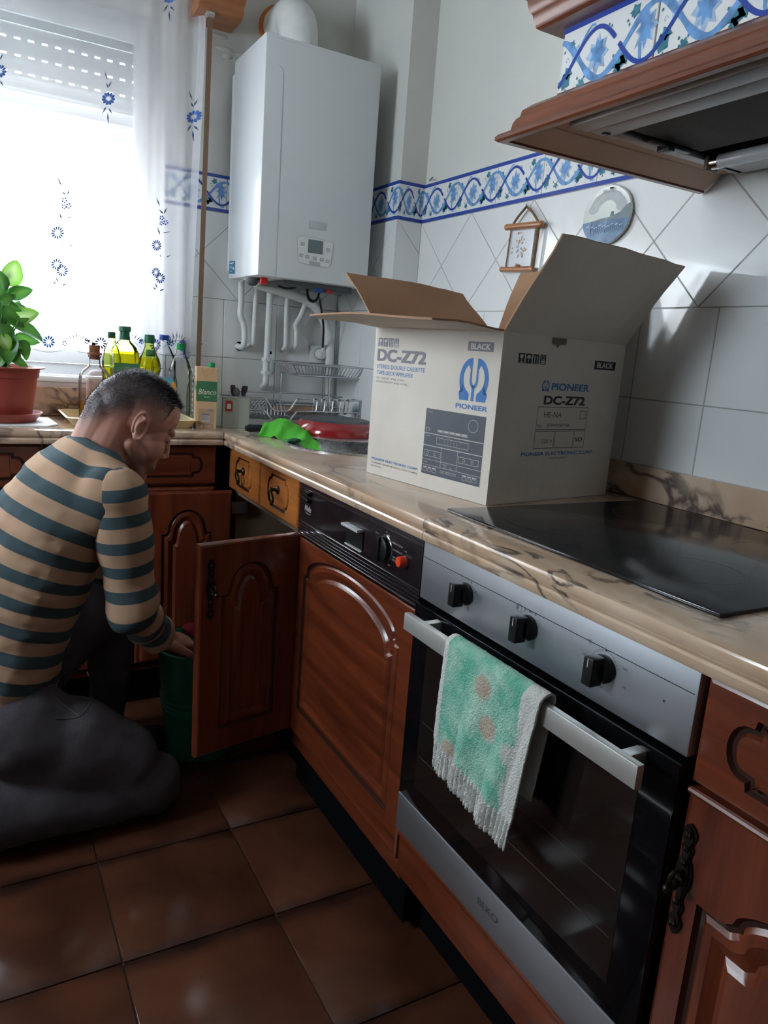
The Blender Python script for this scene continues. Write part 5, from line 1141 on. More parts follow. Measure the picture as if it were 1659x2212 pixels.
wb = bottle('water_bottle', (-.752, -.085), [(0, 0), (.036, 0), (.039, .01), (.037, .05), (.039, .09), (.039, .19), (.034, .21), (.020, .235), (.0135, .25), (.0135, .262)], CLEARP, 'clear water bottle with a dark blue cap standing behind', cap=(BCAP, .0165, .258, .275), z0=zb2)
lbc = thing('soap_bottle', (-.775, -.17, zb2), 'squat clear bottle with a turquoise and orange round label', 'bottle', 'bottles on the window worktop')
b = B().use(CLEARP); rg = [[(-.768+x*math.cos(a), -.185+y*math.sin(a), zb2+z) for a in [2*math.pi*i/32 for i in range(32)]] for x, y, z in ((.034, .018, 0), (.037, .020, .006), (.037, .020, .13), (.030, .018, .158), (.012, .012, .172))]; b.loft(rg); b.add(rg[0], [tuple(reversed(range(32)))]); part('bottle_body', b, lbc)
Tq = frame((-.768, -.2065, zb2+.110), (1, 0, 0), (0, 0, 1)); b = B().use(mat('turquoise_label', (.05, .42, .55), .5)).flat([(.031*math.cos(a*.26), .034*math.sin(a*.26)) for a in range(24)], 0, Tq); b.use(mat('orange_label', (.85, .38, .05), .5)).flat([(.030*math.cos(R(a)), .033*math.sin(R(a))) for a in range(-70, 60, 10)]+[(.012, .012), (.004, -.01)], .0004, Tq); b.use(LABW).flat([(-.014, .000), (.013, .000), (.013, .012), (-.014, .012)], .0007, Tq); part('label', b, lbc, smooth=None)
cb = thing('water_bottle', (-.722, -.18, zb2), 'empty clear plastic bottle with a bright green cap left of the carton', 'bottle', 'bottles on the window worktop')
PC = [(.033, 0, 5), (.0355, .006, 5), (.0355, .14, 5), (.034, .165, 4), (.026, .195, 2.6), (.0145, .222, 2), (.013, .236, 2)]
b = B().use(CLEARP); c_ = (-.719, -.175); rg = sqprof(PC, c_, zb2); b.loft(rg); b.add(rg[0], [tuple(reversed(range(40)))]); part('bottle_body', b, cb)
b = B().use(GCAP2).lathe([(0, .232+zb2), (.0150, .232+zb2), (.0155, .236+zb2), (.0150, .252+zb2), (0, .253+zb2)], 24, (c_[0], c_[1], 0)); part('cap', b, cb)
b = B().use(mat('white_dash', (.9, .9, .92), .3))
for i in range(7): b.box((c_[0]+.030, c_[1]-.0362, zb2+.04+i*.017), (c_[0]+.0325, c_[1]-.0345, zb2+.048+i*.017))
part('volume_marks', b, cb)
sb = bottle('small_bottle', (-.6725, -.135), [(0, 0), (.0135, 0), (.0145, .004), (.0145, .10), (.011, .125), (.008, .135), (.010, .15), (.010, .17)], CLEARP, 'slim clear bottle with a small white and red label behind the carton', cap=(mat('clear_cap', (.7, .74, .76), .3), .0115, .158, .178))
b = B(); curved_label(b, (-.6725, -.135), .0148, ZT+.055, ZT+.085, -140, -60, LABW); curved_label(b, (-.6725, -.135), .0150, ZT+.045, ZT+.075, -60, -35, LABR); part('label', b, sb)
# wine carton
kc = Vector((-.660, -.262, ZT)); ca_ = thing('wine_carton', kc, 'tall tan and green wine carton with a green screw cap by the corner', 'carton', rz=R(-9))
cw, cd_, chh = .064, .062, .192
TAN = mat('carton_tan', (.60, .38, .21), .55, var=.06, vscale=12); TANL = mat('carton_yellow', (.66, .55, .26), .55, var=.25, vscale=40)
b = B().use(TAN); b.loft([[(-cw/2, -cd_/2, 0), (cw/2, -cd_/2, 0), (cw/2, cd_/2, 0), (-cw/2, cd_/2, 0)], [(-cw/2, -cd_/2, chh-.004), (cw/2, -cd_/2, chh-.004), (cw/2, cd_/2, chh-.004), (-cw/2, cd_/2, chh-.004)], [(-cw/2, -cd_/2+.001, chh), (cw/2, -cd_/2+.001, chh-.001), (cw/2, cd_/2, chh-.003), (-cw/2, cd_/2, chh-.001)]]); part('carton_body', b, ca_, world=False, smooth=None, bev=.001)
b = B(); TK = frame((-cw/2, -cd_/2-.0005, 0), (1, 0, 0), (0, 0, 1)); TK2 = frame((-cw/2-.0005, cd_/2, 0), (0, -1, 0), (0, 0, 1))
b.use(LABG).flat([(0, .085), (cw, .085), (cw, .148), (0, .148)], 0, TK); text(b, 'Blanco', TK @ Matrix.Translation((.006, .107, .0003)), .055, .016, LABW, 0, .25); b.use(mat('sage_print', (.25, .40, .22), .5)).ribbon([(.024, .099), (.040, .099)], .003, .0005, TK)
b.use(mat('carton_brown_print', (.42, .28, .17), .6)).flat([(.008, .002), (.056, .002), (.056, .062), (.008, .062)], .0002, TK)  # darker tan block low on the carton front
b.use(INKW).flat([(.018, .022), (.042, .022), (.042, .046), (.018, .046)], .0005, TK); b.use(INKG)
for i in range(11): b.ribbon([(.019+i*.0021, .025), (.019+i*.0021, .040)], .0009, .0008, TK)
b.flat([(.018, .0415), (.042, .0415), (.042, .046), (.018, .046)], .0009, TK); b.flat([(.036, .058), (.052, .056), (.052, .059), (.036, .061)], .0005, TK); b.ribbon([(.012, .014), (.050, .014)], .002, .0006, TK)
b.use(LABG).flat([(0, .125), (cd_, .120), (cd_, .132), (0, .137)], .0002, TK2); b.flat([(cd_/2+.010*math.cos(a*.4), .129+.016*math.sin(a*.4)) for a in range(16)], .0004, TK2); b.use(LABW).flat([(cd_/2+.0055*math.cos(a*.4), .129+.010*math.sin(a*.4)) for a in range(16)], .0006, TK2)
b.use(TANL).flat([(.002, .002), (cd_-.002, .002), (cd_-.004, .045), (.03, .075), (.006, .060)], .0003, TK2); b.use(mat('grape_print', (.78, .62, .30), .5))
for i in range(16): b.flat([(.016+.0075*(i % 4)+.003*math.cos(a), .012+.012*(i//4)+.003*math.sin(a)) for a in range(6)], .0006+i*1e-6, TK2)
b.use(mat('fold_line', (.35, .22, .12), .6)); b.ribbon([(.012, chh-.001), (.024, .166), (.026, .162)], .0008, .0005, TK); b.ribbon([(.026, .162), (.040, .170), (.056, chh-.002)], .0008, .0005, TK); part('print', b, ca_, world=False, smooth=None, flip='keep')
b = B().use(GCAP2).lathe([(0, chh-.002), (.0105, chh-.002), (.0108, chh), (.0100, chh+.012), (.009, chh+.013), (0, chh+.013)], 24, (.018, .010, 0)); part('cap', b, ca_, world=False)
# cutlery drainer with utensils
PLG = mat('smoky_plastic', (.50, .55, .48), .35, alpha=.78)
cu = thing('cutlery_drainer', (-.556, -.225, ZT), 'grey-green plastic cutlery drainer holding utensils', 'container')
b = B().use(PLG); q0 = [(-.604, -.262), (-.513, -.262), (-.513, -.190), (-.604, -.190)]
for (xa, ya), (xb, yb) in zip(q0, q0[1:]+q0[:1]): b.box((min(xa, xb)-.001, min(ya, yb)-.001, ZT), (max(xa, xb)+.001, max(ya, yb)+.001, ZT+.098))
b.box((-.604, -.262, ZT), (-.513, -.190, ZT+.003)); part('drainer_body', b, cu)
b = B().use(STEEL).tube([(-.606, -.264, ZT+.1), (-.511, -.264, ZT+.1), (-.511, -.188, ZT+.1), (-.606, -.188, ZT+.1)], .0022, 6, closed=True); part('rim', b, cu)
b = B().use(LABR).box((-.594, -.2655, ZT+.055), (-.572, -.2640, ZT+.088)); b.use(LABW).box((-.590, -.2662, ZT+.062), (-.577, -.2656, ZT+.078)); part('label', b, cu)
b = B().use(PLG).box((-.558, -.2652, ZT+.001), (-.556, -.187, ZT+.097)); part('divider', b, cu)
for i, (u, v, m, w, lab) in enumerate(((503, 834, mat('plum_plastic', (.05, .025, .045), .4), .009, 'dark plum spatula leaning left in the drainer'), (511, 840, mat('grey_nylon', (.16, .15, .15), .4), .012, 'grey spoon in the middle of the drainer'), (529, 836, mat('plum_plastic', (.05, .025, .045), .4), .011, 'dark plum spatula with a square end leaning right in the drainer'))):
    p = at(u, v, 'y', -.225); b = B().use(m); base = Vector((-.55+i*.006, -.22, ZT+.01)); d = (p-base)
    b.tube([base, base+d*.8], .0035, 8)
    T = frame(base+d*.9, (1, 0, 0), d.normalized()); hh = .016
    b.prism([(-w*.6, -hh), (w*.6, -hh), (w, hh*.3), (w*.8, hh), (-w*.8, hh), (-w, hh*.3)] if i != 1 else [(w*math.cos(a*.42), hh*math.sin(a*.42)) for a in range(15)], -.002, .002, T)
    tag(part('spatula' if i != 1 else 'spoon', b, None, at0=base, bev=.0008), lab, 'utensil', 'utensils in the drainer')
# dish rack
rk = thing('dish_rack', (-.30, -.155, ZT), 'two-tier chrome wire dish rack with a grey drip tray in the corner', 'dish rack')
WR = mat('rack_wire', (.55, .57, .60), .25, 1)
ry0, ry1, rx0, rx1 = -.25, -.060, -.522, -.100
def wire(pts, r=.0026, k=5, closed=False, nm='wire', m=WR, par=rk): b_ = B().use(m).tube(smoothpath(pts, k) if k > 1 else pts, r, 7, closed); return part(nm, b_, par)
for z, dip in ((1.003, .045), (.960, .040)):
    wire([(rx0, ry0, z), (-.49, ry0, z), (-.465, ry0, z), (-.452, ry0, z-.008), (-.425, ry0, z-dip+.004), (-.395, ry0, z-dip), (-.368, ry0, z-dip+.006), (-.345, ry0, z-.008), (-.328, ry0, z), (-.20, ry0, z), (rx1, ry0, z)], .0032, nm='front_rail')
    wire([(rx0, ry0, z), (rx0, ry1, z), (-.41, ry1, z+.004), (-.25, ry1, z+.006), (rx1, ry1, z), (rx1, ry0, z)], .0028, 3, nm='side_rail')
wire([(rx0, ry0, .925), (rx0, ry0, 1.003)], .003, 1, nm='leg'); wire([(rx1, ry0, .925), (rx1, ry0, 1.003)], .003, 1, nm='leg'); wire([(rx0, ry1, .925), (rx0, ry1, 1.003)], .003, 1, nm='leg'); wire([(rx1, ry1, .925), (rx1, ry1, 1.003)], .003, 1, nm='leg')
for i in range(11):     # plate slots
    x = rx0+.018+i*.0125; wire([(x, ry0+.012, .942), (x+.006, ry0+.03, .965), (x+.010, ry0+.07, .985), (x+.012, ry0+.11, .988), (x+.010, ry0+.15, .972), (x+.004, ry1-.01, .945)], .0019, 3, nm='plate_divider')
for i in range(5):      # cup hooks on the right
    x = -.283+i*.030; wire([(x, ry0-.004, 1.003), (x, ry0-.006, .990), (x, ry0, .962), (x+.004, ry0+.004, .955), (x+.012, ry0+.004, .957), (x+.014, ry0, .965), (x+.014, ry0-.006, .995), (x+.012, ry0-.008, 1.006), (x+.008, ry0-.006, 1.005)], .0028, 3, nm='hook')
for x in [rx0+.02+.024*i for i in range(17)]: wire([(x, ry0, .938), (x, ry1, .938)], .0017, 1, nm='floor_wire')
# upper tier
uz, ub = 1.116, 1.080
ua = [(-.365, -.060), (-.045, -.060), (-.045, -.245), (-.365, -.245)]; uc = [(-.338, -.085), (-.070, -.085), (-.070, -.222), (-.338, -.222)]
wire([(x, y, uz) for x, y in ua], .0028, 1, True, 'upper_rim'); wire([(x, y, ub) for x, y in uc], .0030, 1, True, 'upper_base')
for i in range(24):
    f = (i+.5)/24; xa = ua[0][0]+(ua[1][0]-ua[0][0])*f; xb = uc[0][0]+(uc[1][0]-uc[0][0])*f
    wire([(xa, -.245, uz), (xb, -.222, ub), (xb, -.085, ub), (xa, -.060, uz)], .0012, 1, nm='upper_wire')
for x, y in ((-.338, -.085), (-.072, -.085), (-.212, -.222), (-.072, -.222)): wire([(x, y, ub), (x, y, .965)], .0030, 1, nm='post')
b = B().use(mat('drip_tray', (.30, .31, .31), .3)); b.loft([rr_(rx0-.002, rx1+.004, ry0-.012, ry1+.012, .015, ZT), rr_(rx0-.004, rx1+.006, ry0-.014, ry1+.014, .015, ZT+.030), rr_(rx0, rx1+.002, ry0-.010, ry1+.010, .013, ZT+.030), rr_(rx0, rx1+.002, ry0-.010, ry1+.010, .013, ZT+.003)]); part('drip_tray', b, rk)
b = B().use(mat('grey_metal_tray', (.20, .21, .22), .35, .6)).box((-.36, -.044, ZT), (-.19, -.0245, ZT+.072), bev=.002); tag(part('oven_tray', b, None, at0=(-.28, -.035, ZT)), 'dark grey metal tray standing on edge behind the dish rack', 'tray')
b = B().use(mat('bread_board', (.50, .33, .22), .5)).box((-.352, -.058, ZT+.033), (-.175, -.0458, ZT+.062), bev=.004); tag(part('chopping_board', b, None, at0=(-.27, -.052, ZT+.033)), 'pinkish-brown chopping board leaning behind the dish rack', 'board')
gl = at(770, 885, 'y', -.22); b = B().use(CLEARP).lathe([(.020, .050), (.024, .0), (.022, -.002), (0, -.002)], 20, (gl.x, -.20, gl.z-.016)); b = B().use(mat('pale_blue_bag', (.45, .62, .68), .3, alpha=.7)); b.ell((gl.x+.01, -.21, gl.z), (.022, .015, .024), 12); tag(part('plastic_bag', b, None, at0=(gl.x, -.2, gl.z-.02)), 'scrunched pale blue plastic bag on the right end of the dish rack', 'bag')
# red frying pan, upside down
pc2 = (-.272, -.418); pn = thing('frying_pan', (pc2[0], pc2[1], ZT), 'red enamelled frying pan turned upside down between sink and dish rack', 'pan')
REDE = mat('red_enamel', (.30, .008, .012), .18, coat=.8)
zz = ZT+.006
b = B().use(REDE).lathe([(.132, zz), (.136, zz), (.1365, zz+.003), (.134, zz+.018), (.126, zz+.034), (.115, zz+.043)], 48, (pc2[0], pc2[1], 0), cap=False).use(mat('pan_base', (.08, .085, .09), .45, .3, var=.3, vscale=30)).lathe([(.115, zz+.043), (.108, zz+.0475), (.09, zz+.0485), (0, zz+.0485)], 48, (pc2[0], pc2[1], 0), cap=False).use(mat('pan_inside', (.02, .02, .02), .5)).lathe([(.132, zz), (.128, zz+.018), (.118, zz+.034), (.105, zz+.040), (0, zz+.041)], 48, (pc2[0], pc2[1], 0), cap=False); part('pan_body', b, pn, flip='keep')
hdir = Vector((-.99, .10, 0)).normalized(); h0 = Vector((pc2[0], pc2[1], zz+.012))+hdir*.130
b = B().use(CHROME).tube([h0, h0+hdir*.030+Vector((0, 0, -.001))], [.011, .009], 12); part('ferrule', b, pn)
b = B().use(mat('handle_black', (.012, .013, .018), .35)).tube([h0+hdir*.028+Vector((0, 0, -.001)), h0+hdir*.05, h0+hdir*.10+Vector((0, 0, -.001)), h0+hdir*.155+Vector((0, 0, -.003)), h0+hdir*.168+Vector((0, 0, -.004))], [.010, .012, .0105, .0125, .007], 14); part('handle', b, pn)
# white rim of a pot lid lying under the pan over the sink
b = B().use(mat('pot_steel', (.55, .55, .55), .3, .8)).lathe([(.150, ZT+.0045), (.153, ZT+.0048), (.150, ZT+.0055), (0, ZT+.0052), (0, ZT+.0042)], 40, (-.262, -.468, 0)); tag(part('pot_lid', b, None, at0=(-.262, -.468, ZT+.005)), 'flat steel lid under the upturned red pan', 'lid')
# green cloth
CLG = mat('green_microfibre', (.10, .55, .045), .9, var=.08, vscale=30, bump=.5, bscale=500)
net = [[(568, 917, -.405), (578, 912, -.40), (606, 904, -.40), (634, 913, -.43), (660, 928, -.45), (678, 941, -.47)],
       [(562, 930, -.445), (582, 917, -.44), (606, 916, -.45), (634, 926, -.49), (660, 938, -.51), (686, 948, -.53)],
       [(557, 941, -.465), (580, 938, -.48), (602, 938, -.50), (630, 944, -.54), (662, 952, -.58), (691, 960, -.62)],
       [(554, 943, -.470), (578, 945, -.49), (597, 946, -.52), (626, 951, -.565), (662, 970, -.64), (695, 976, -.68)]]
G = [[at(u, v, 'y', y) for u, v, y in row] for row in net]
rows = [smoothpath(r_, 8) for r_ in G]; cols = [smoothpath([rows[j][i] for j in range(4)], 8) for i in range(len(rows[0]))]
nI, nJ = len(cols), len(cols[0]); vs = []
for i in range(nI):
    for j in range(nJ):
        p = cols[i][j].copy(); w8 = .3+.7*(j/nJ); p.z += (.0065*math.sin(i*.42+j*.10)+.003*math.sin(i*.9+2+j*.25))*w8+.003*noise.noise(p*45); p.y -= .006*math.cos(i*.42)*w8; p.z = max(p.z, TOP+.003) if p.y > -.47 or p.x < -.50 else p.z; vs.append(p)
top_ = vs; K = len(vs); bot_ = [p-Vector((0, 0, .0022)) for p in vs]
fs = [(i*nJ+j, (i+1)*nJ+j, (i+1)*nJ+j+1, i*nJ+j+1) for i in range(nI-1) for j in range(nJ-1)]
b = B().use(CLG); b.add(top_+bot_, fs+[tuple(k+K for k in reversed(f)) for f in fs]); edge = [i*nJ for i in range(nI)]+[(nI-1)*nJ+j for j in range(1, nJ)]+[i*nJ+nJ-1 for i in range(nI-2, -1, -1)]+[j for j in range(nJ-2, 0, -1)]
for a, c in zip(edge, edge[1:]+edge[:1]): b.f.append([a, c, c+K, a+K]); b.m.append(b.cur)
tag(part('dishcloth', b, None, at0=G[1][2], smooth=80), 'bright green microfibre cloth draped over the pan handle and sink rim', 'cloth')
p = at(634, 955, 'z', TOP+.002); b = B().use(mat('dark_green_sponge', (.015, .10, .05), .9, bump=.6, bscale=300)); b.ell((p.x+.006, p.y+.005, TOP+.006), (.020, .018, .007), 16); tag(part('scouring_pad', b, None, at0=p), 'dark green scouring pad tucked under the bright green cloth', 'sponge')

# ================================================================== potted plant
pt_ = thing('potted_plant', (-1.240, -.205, ZT+.004), 'leafy green plant in a terracotta-coloured plastic pot on a saucer by the window', 'plant')
pc3 = (-1.240, -.205); z0 = ZT+.004
b = B().use(TERRA).lathe([(0, z0+.008), (.080, z0+.008), (.083, z0+.012), (.100, z0+.125), (.104, z0+.127), (.107, z0+.150), (.121, z0+.1525), (.122, z0+.1555), (.108, z0+.1570), (.101, z0+.150), (.099, z0+.13), (0, z0+.13)], 48, (pc3[0], pc3[1], 0)); part('pot', b, pt_)
b = B().use(TERRA).lathe([(0, z0), (.088, z0), (.094, z0+.003), (.110, z0+.024), (.112, z0+.026), (.106, z0+.0265), (.094, z0+.010), (.0, z0+.007)], 48, (pc3[0], pc3[1], 0)); part('saucer', b, pt_)
b = B().use(mat('potting_soil', (.05, .03, .02), 1, bump=1, bscale=80)).lathe([(.1, z0+.131), (.07, z0+.136), (0, z0+.138)], 24, (pc3[0], pc3[1], 0)); part('soil', b, pt_)
def leafmesh(name, m, L, Wd, fold, droop):
    vs = []; fs = []; mid = []; n = 12
    for i in range(n+1):
        t = i/n; w = Wd*math.sin(math.pi*min(1, t*.93+.05))**.8*(1-.25*t) if t < 1 else 0
        w = Wd*(4*t*(1-t))**.62*(1.12-.45*t)
        zc = -droop*t*t*L
        for k in (-1, -.5, 0, .5, 1):
            vs.append((t*L, k*w, zc+abs(k)*fold*w+.02*w*math.sin(t*20+k*3))); mid.append(max(0, 1-abs(k)*1.25)*math.sin(math.pi*min(1, t*1.05)) if True else 0)
    for i in range(n):
        for k in range(4): a = i*5+k; fs.append((a, a+5, a+6, a+1))
    me = bpy.data.meshes.new(name); me.from_pydata(vs, [], fs); me.materials.append(m); at_ = me.attributes.new('mid', 'FLOAT', 'POINT')
    for i, v in enumerate(mid): at_.data[i].value = v
    me.shade_smooth(); return me
LM = [leafmesh('leaf', LEAF, .105, .037, .45, .35), leafmesh('leaf', LEAFV, .095, .040, .35, .15), leafmesh('leaf', LEAF, .085, .031, .5, .6)]
rnd = random.Random(11)
leaves = []   # pixel of the base, pixel of the tip, mesh, depth
spec = [((12, 616), (39, 566), 1, -.20, 20), ((20, 640), (63, 625), 0, -.22, -10), ((22, 700), (78, 672), 1, -.22, -40), ((30, 705), (93, 722), 0, -.25, -50), ((45, 735), (62, 768), 2, -.24, -20), ((36, 720), (75, 748), 2, -.2, 30), ((30, 660), (64, 668), 0, -.20, -70), ((5, 640), (-20, 590), 0, -.2, 10), ((10, 630), (5, 585), 0, -.23, 60), ((10, 690), (-30, 650), 1, -.2, 0), ((20, 720), (15, 778), 0, -.27, 10), ((35, 745), (30, 790), 2, -.26, 40), ((12, 735), (45, 762), 0, -.28, 20), ((5, 700), (30, 742), 0, -.28, -30), ((8, 660), (38, 700), 0, -.27, 30), ((0, 650), (28, 640), 2, -.28, 0), ((10, 680), (50, 700), 0, -.26, -20), ((-10, 720), (-25, 780), 0, -.26, 0), ((-20, 700), (-60, 690), 1, -.22, 0), ((-10, 660), (-50, 640), 0, -.2, 0), ((22, 760), (60, 740), 2, -.22, 0), ((10, 760), (-8, 790), 0, -.25, 20), ((16, 640), (40, 622), 2, -.17, 0), ((20, 690), (44, 655), 0, -.16, 10), ((0, 610), (20, 590), 2, -.18, 0), ((-15, 640), (-10, 600), 0, -.24, 0), ((4, 720), (18, 755), 1, -.29, 0), ((40, 690), (62, 694), 2, -.28, 30), ((28, 770), (48, 786), 2, -.27, 10)]+[((rnd.uniform(-40, 25), rnd.uniform(620, 745)), None, rnd.choice((0, 0, 2)), rnd.uniform(-.27, -.16), rnd.uniform(-60, 60)) for _ in range(22)]
spec = [(a, t or (a[0]+rnd.uniform(-5, 42), a[1]+rnd.uniform(-10, 48)), k, y, r) for a, t, k, y, r in spec]
stems = B().use(mat('plant_stem', (.10, .25, .06), .5)); root = Vector((pc3[0], pc3[1], z0+.13))
for (bu, bv), (tu, tv), k, y, roll in spec:
    p = at(bu, bv, 'y', y); t = at(tu, tv, 'y', y-.03*rnd.random()); d = t-p; L0 = [.105, .095, .085][k]; s = d.length/L0*1.05
    o = bpy.data.objects.new('leaf', LM[k]); COL.objects.link(o); o.parent = pt_
    x = d.normalized(); side = Vector((0, -1, 0)).cross(x)
    side = side.normalized() if side.length > .1 else Vector((0, 0, 1)); side = Matrix.Rotation(R(roll), 3, x) @ side; n_ = x.cross(side)
    M = Matrix(((x.x, side.x, n_.x, 0), (x.y, side.y, n_.y, 0), (x.z, side.z, n_.z, 0), (0, 0, 0, 1)))
    o.matrix_local = Matrix.Translation(p-wloc(pt_)) @ M @ Matrix.Scale(s, 4)
    stems.tube(smoothpath([root+Vector((rnd.uniform(-.03, .03), rnd.uniform(-.03, .03), 0)), root.lerp(p, .6)+Vector((0, 0, .01)), p], 4), [.003]*4+[.002]*5, 6)
part('stem', stems, pt_)
b = B().use(mat('white_napkin', (.78, .78, .78), .8)); nv = [at(u, v, 'z', ZT+.0006) for u, v in ((-30, 913), (100, 913), (118, 908), (100, 896), (60, 890), (-30, 890))]
nv = [(-1.36, -.325), (-1.125, -.325), (-1.095, -.28), (-1.105, -.10), (-1.36, -.10)]
b.prism(nv, ZT, ZT+.0038); tag(part('napkin', b, None, at0=(-1.24, -.2, ZT)), 'folded white napkin under the saucer of the potted plant', 'napkin')

# ================================================================== towel on the oven handle
TW_, nt_, pb_ = newmat('mint_terry'); L = nt_.links
tc = N(nt_, 'ShaderNodeTexCoord'); a1 = N(nt_, 'ShaderNodeAttribute', attribute_name='white')
n1 = N(nt_, 'ShaderNodeTexNoise', i_Scale=22.0, i_Detail=4.0); L.new(tc.outputs['Object'], n1.inputs['Vector'])
r1 = N(nt_, 'ShaderNodeValToRGB'); L.new(n1.outputs['Fac'], r1.inputs[0]); e = r1.color_ramp.elements; e[0].position = .35; e[1].position = .68; e[0].color = (.12, .42, .30, 1); e[1].color = (.42, .62, .50, 1)
n2 = N(nt_, 'ShaderNodeTexVoronoi', i_Scale=11.0); L.new(tc.outputs['Object'], n2.inputs['Vector']); r2 = N(nt_, 'ShaderNodeValToRGB'); L.new(n2.outputs['Distance'], r2.inputs[0]); e = r2.color_ramp.elements; e[0].position = .18; e[1].position = .26; e[0].color = (1, 1, 1, 1); e[1].color = (0, 0, 0, 1)
n3 = N(nt_, 'ShaderNodeTexNoise', i_Scale=9.0); L.new(tc.outputs['Object'], n3.inputs['Vector']); r3 = N(nt_, 'ShaderNodeValToRGB'); L.new(n3.outputs['Fac'], r3.inputs[0]); e = r3.color_ramp.elements; e[0].position = .45; e[1].position = .5; e[0].color = (.52, .53, .48, 1); e[1].color = (.44, .37, .29, 1)
m1 = N(nt_, 'ShaderNodeMix', data_type='RGBA'); L.new(r2.outputs[0], m1.inputs[0]); L.new(r1.outputs[0], m1.inputs[6]); L.new(r3.outputs[0], m1.inputs[7])
m2 = N(nt_, 'ShaderNodeMix', data_type='RGBA'); L.new(a1.outputs['Fac'], m2.inputs[0]); L.new(m1.outputs[2], m2.inputs[6]); m2.inputs[7].default_value = (.60, .60, .57, 1); L.new(m2.outputs[2], pb_.inputs['Base Color']); pb_.inputs['Roughness'].default_value = 1
n4 = N(nt_, 'ShaderNodeTexNoise', i_Scale=350.0, i_Detail=3.0); L.new(tc.outputs['Object'], n4.inputs['Vector']); bp = N(nt_, 'ShaderNodeBump', i_Strength=.9, i_Distance=.004); L.new(n4.outputs['Fac'], bp.inputs['Height']); L.new(bp.outputs[0], pb_.inputs['Normal'])
ty0, ty1 = -1.709, -1.934
def towel_sheet(yA, yB, yA2, yB2, length_front, back, dx=0):
    vs = []; wh = []; nU, nV = 120, 100
    Ltot = length_front+.05+back
    for j in range(nV+1):
        s = Ltot*j/nV
        for i in range(nU+1):
            f = i/nU; lf = length_front+.030*f
            # s runs up the front, over the bar, down behind
            if s < lf: x = -.6715; z = .741-(lf-s); q = (lf-s)/length_front
            elif s < lf+.024: a = (s-lf)/.024*math.pi; x = -.6595-.012*math.cos(a); z = .739+.009*math.sin(a); q = 0
            else: x = -.6475; z = .739-(s-lf-.024); q = min(1, (s-lf-.024)/length_front)
            y = (yA+(yB-yA)*f)*(1-q)+(yA2+(yB2-yA2)*f)*q
            w_ = .006*math.sin(f*9+1)*q+.003*math.sin(f*23+q*4)*q
            if s < lf: x -= abs(w_)+.002
            x += (.0022*math.sin(f*150) if s < .045 else 0)+.0012*noise.noise((f*30, s*160, dx)); vs.append((x, y, z+.0010*noise.noise((f*40, s*120, 3))))
            d = min(f, 1-f)*.225; wv = 1 if d < .010 else 0; e_ = (lf-(lf-s)) if s < lf else (Ltot-s)
            wv = max(wv, 1 if s < .045 else 0, 1 if f > .86+.05*noise.noise((s*20, 0, 0)) else 0); wh.append(wv)
    fs = [(j*(nU+1)+i, j*(nU+1)+i+1, (j+1)*(nU+1)+i+1, (j+1)*(nU+1)+i) for j in range(nV) for i in range(nU)]
    b = B().use(TW_); b.add(vs, fs); return b, wh
b, wh = towel_sheet(ty0, ty1, -1.706, -1.905, .218, .17)
tw = part('towel', b, None, at0=(-.66, -1.82, .74), smooth=80, flip='keep'); tag(tw, 'mint green terry towel with white patches hanging over the oven handle', 'towel')
aw = tw.data.attributes.new('white', 'FLOAT', 'POINT')
for i, v in enumerate(wh): aw.data[i].value = v
md = tw.modifiers.new('thick', 'SOLIDIFY'); md.thickness = .0035; md.offset = 0

# ================================================================== bucket in front of the sink cabinet
bk = thing('bucket', (-.762, -.640, .001), 'green plastic bucket on the floor behind the open cabinet door, hands reaching in', 'bucket')
GB = mat('green_bucket', (.02, .24, .15), .4)
b = B().use(GB).lathe([(0, .002), (.092, .002), (.095, .006), (.120, .318), (.127, .319), (.128, .330), (.122, .332), (.117, .326), (.091, .010), (0, .008)], 48, (-.762, -.640, 0))
for z in (.16, .175, .145): b.lathe([(.095+.025*z/.318, z), (.0985+.025*z/.318, z+.002), (.0985+.025*z/.318, z+.006), (.095+.025*z/.318, z+.008)], 48, (-.762, -.640, 0), cap=False)
part('bucket_body', b, bk)
b = B().use(mat('blue_detergent', (.02, .06, .36), .35)).lathe([(.030, .012), (.034, .02), (.034, .25), (.02, .285), (.014, .29), (.014, .31), (0, .312)], 24, (-.70, -.675, 0)); tag(part('detergent_bottle', b, None, at0=(-.70, -.675, .012)), 'dark blue detergent bottle standing in the green bucket', 'bottle')
b = B().use(mat('white_jar', (.6, .62, .62), .4)).lathe([(0, .012), (.028, .012), (.030, .02), (.030, .24), (.022, .262), (0, .265)], 24, (-.748, -.690, 0)); tag(part('jar', b, None, at0=(-.748, -.690, .012)), 'pale jar at the near side inside the green bucket', 'jar')
b = B().use(mat('crimson_cloth', (.30, .02, .05), .9, bump=.5, bscale=90)).ell((-.752, -.600, .345), (.058, .042, .022), 20, T=Matrix.Rotation(R(18), 4, 'Y')); b.ell((-.715, -.625, .335), (.035, .030, .022), 14); tag(part('cleaning_cloth', b, None, at0=(-.75, -.60, .33)), 'crimson cleaning cloth in the hand over the green bucket', 'cloth')

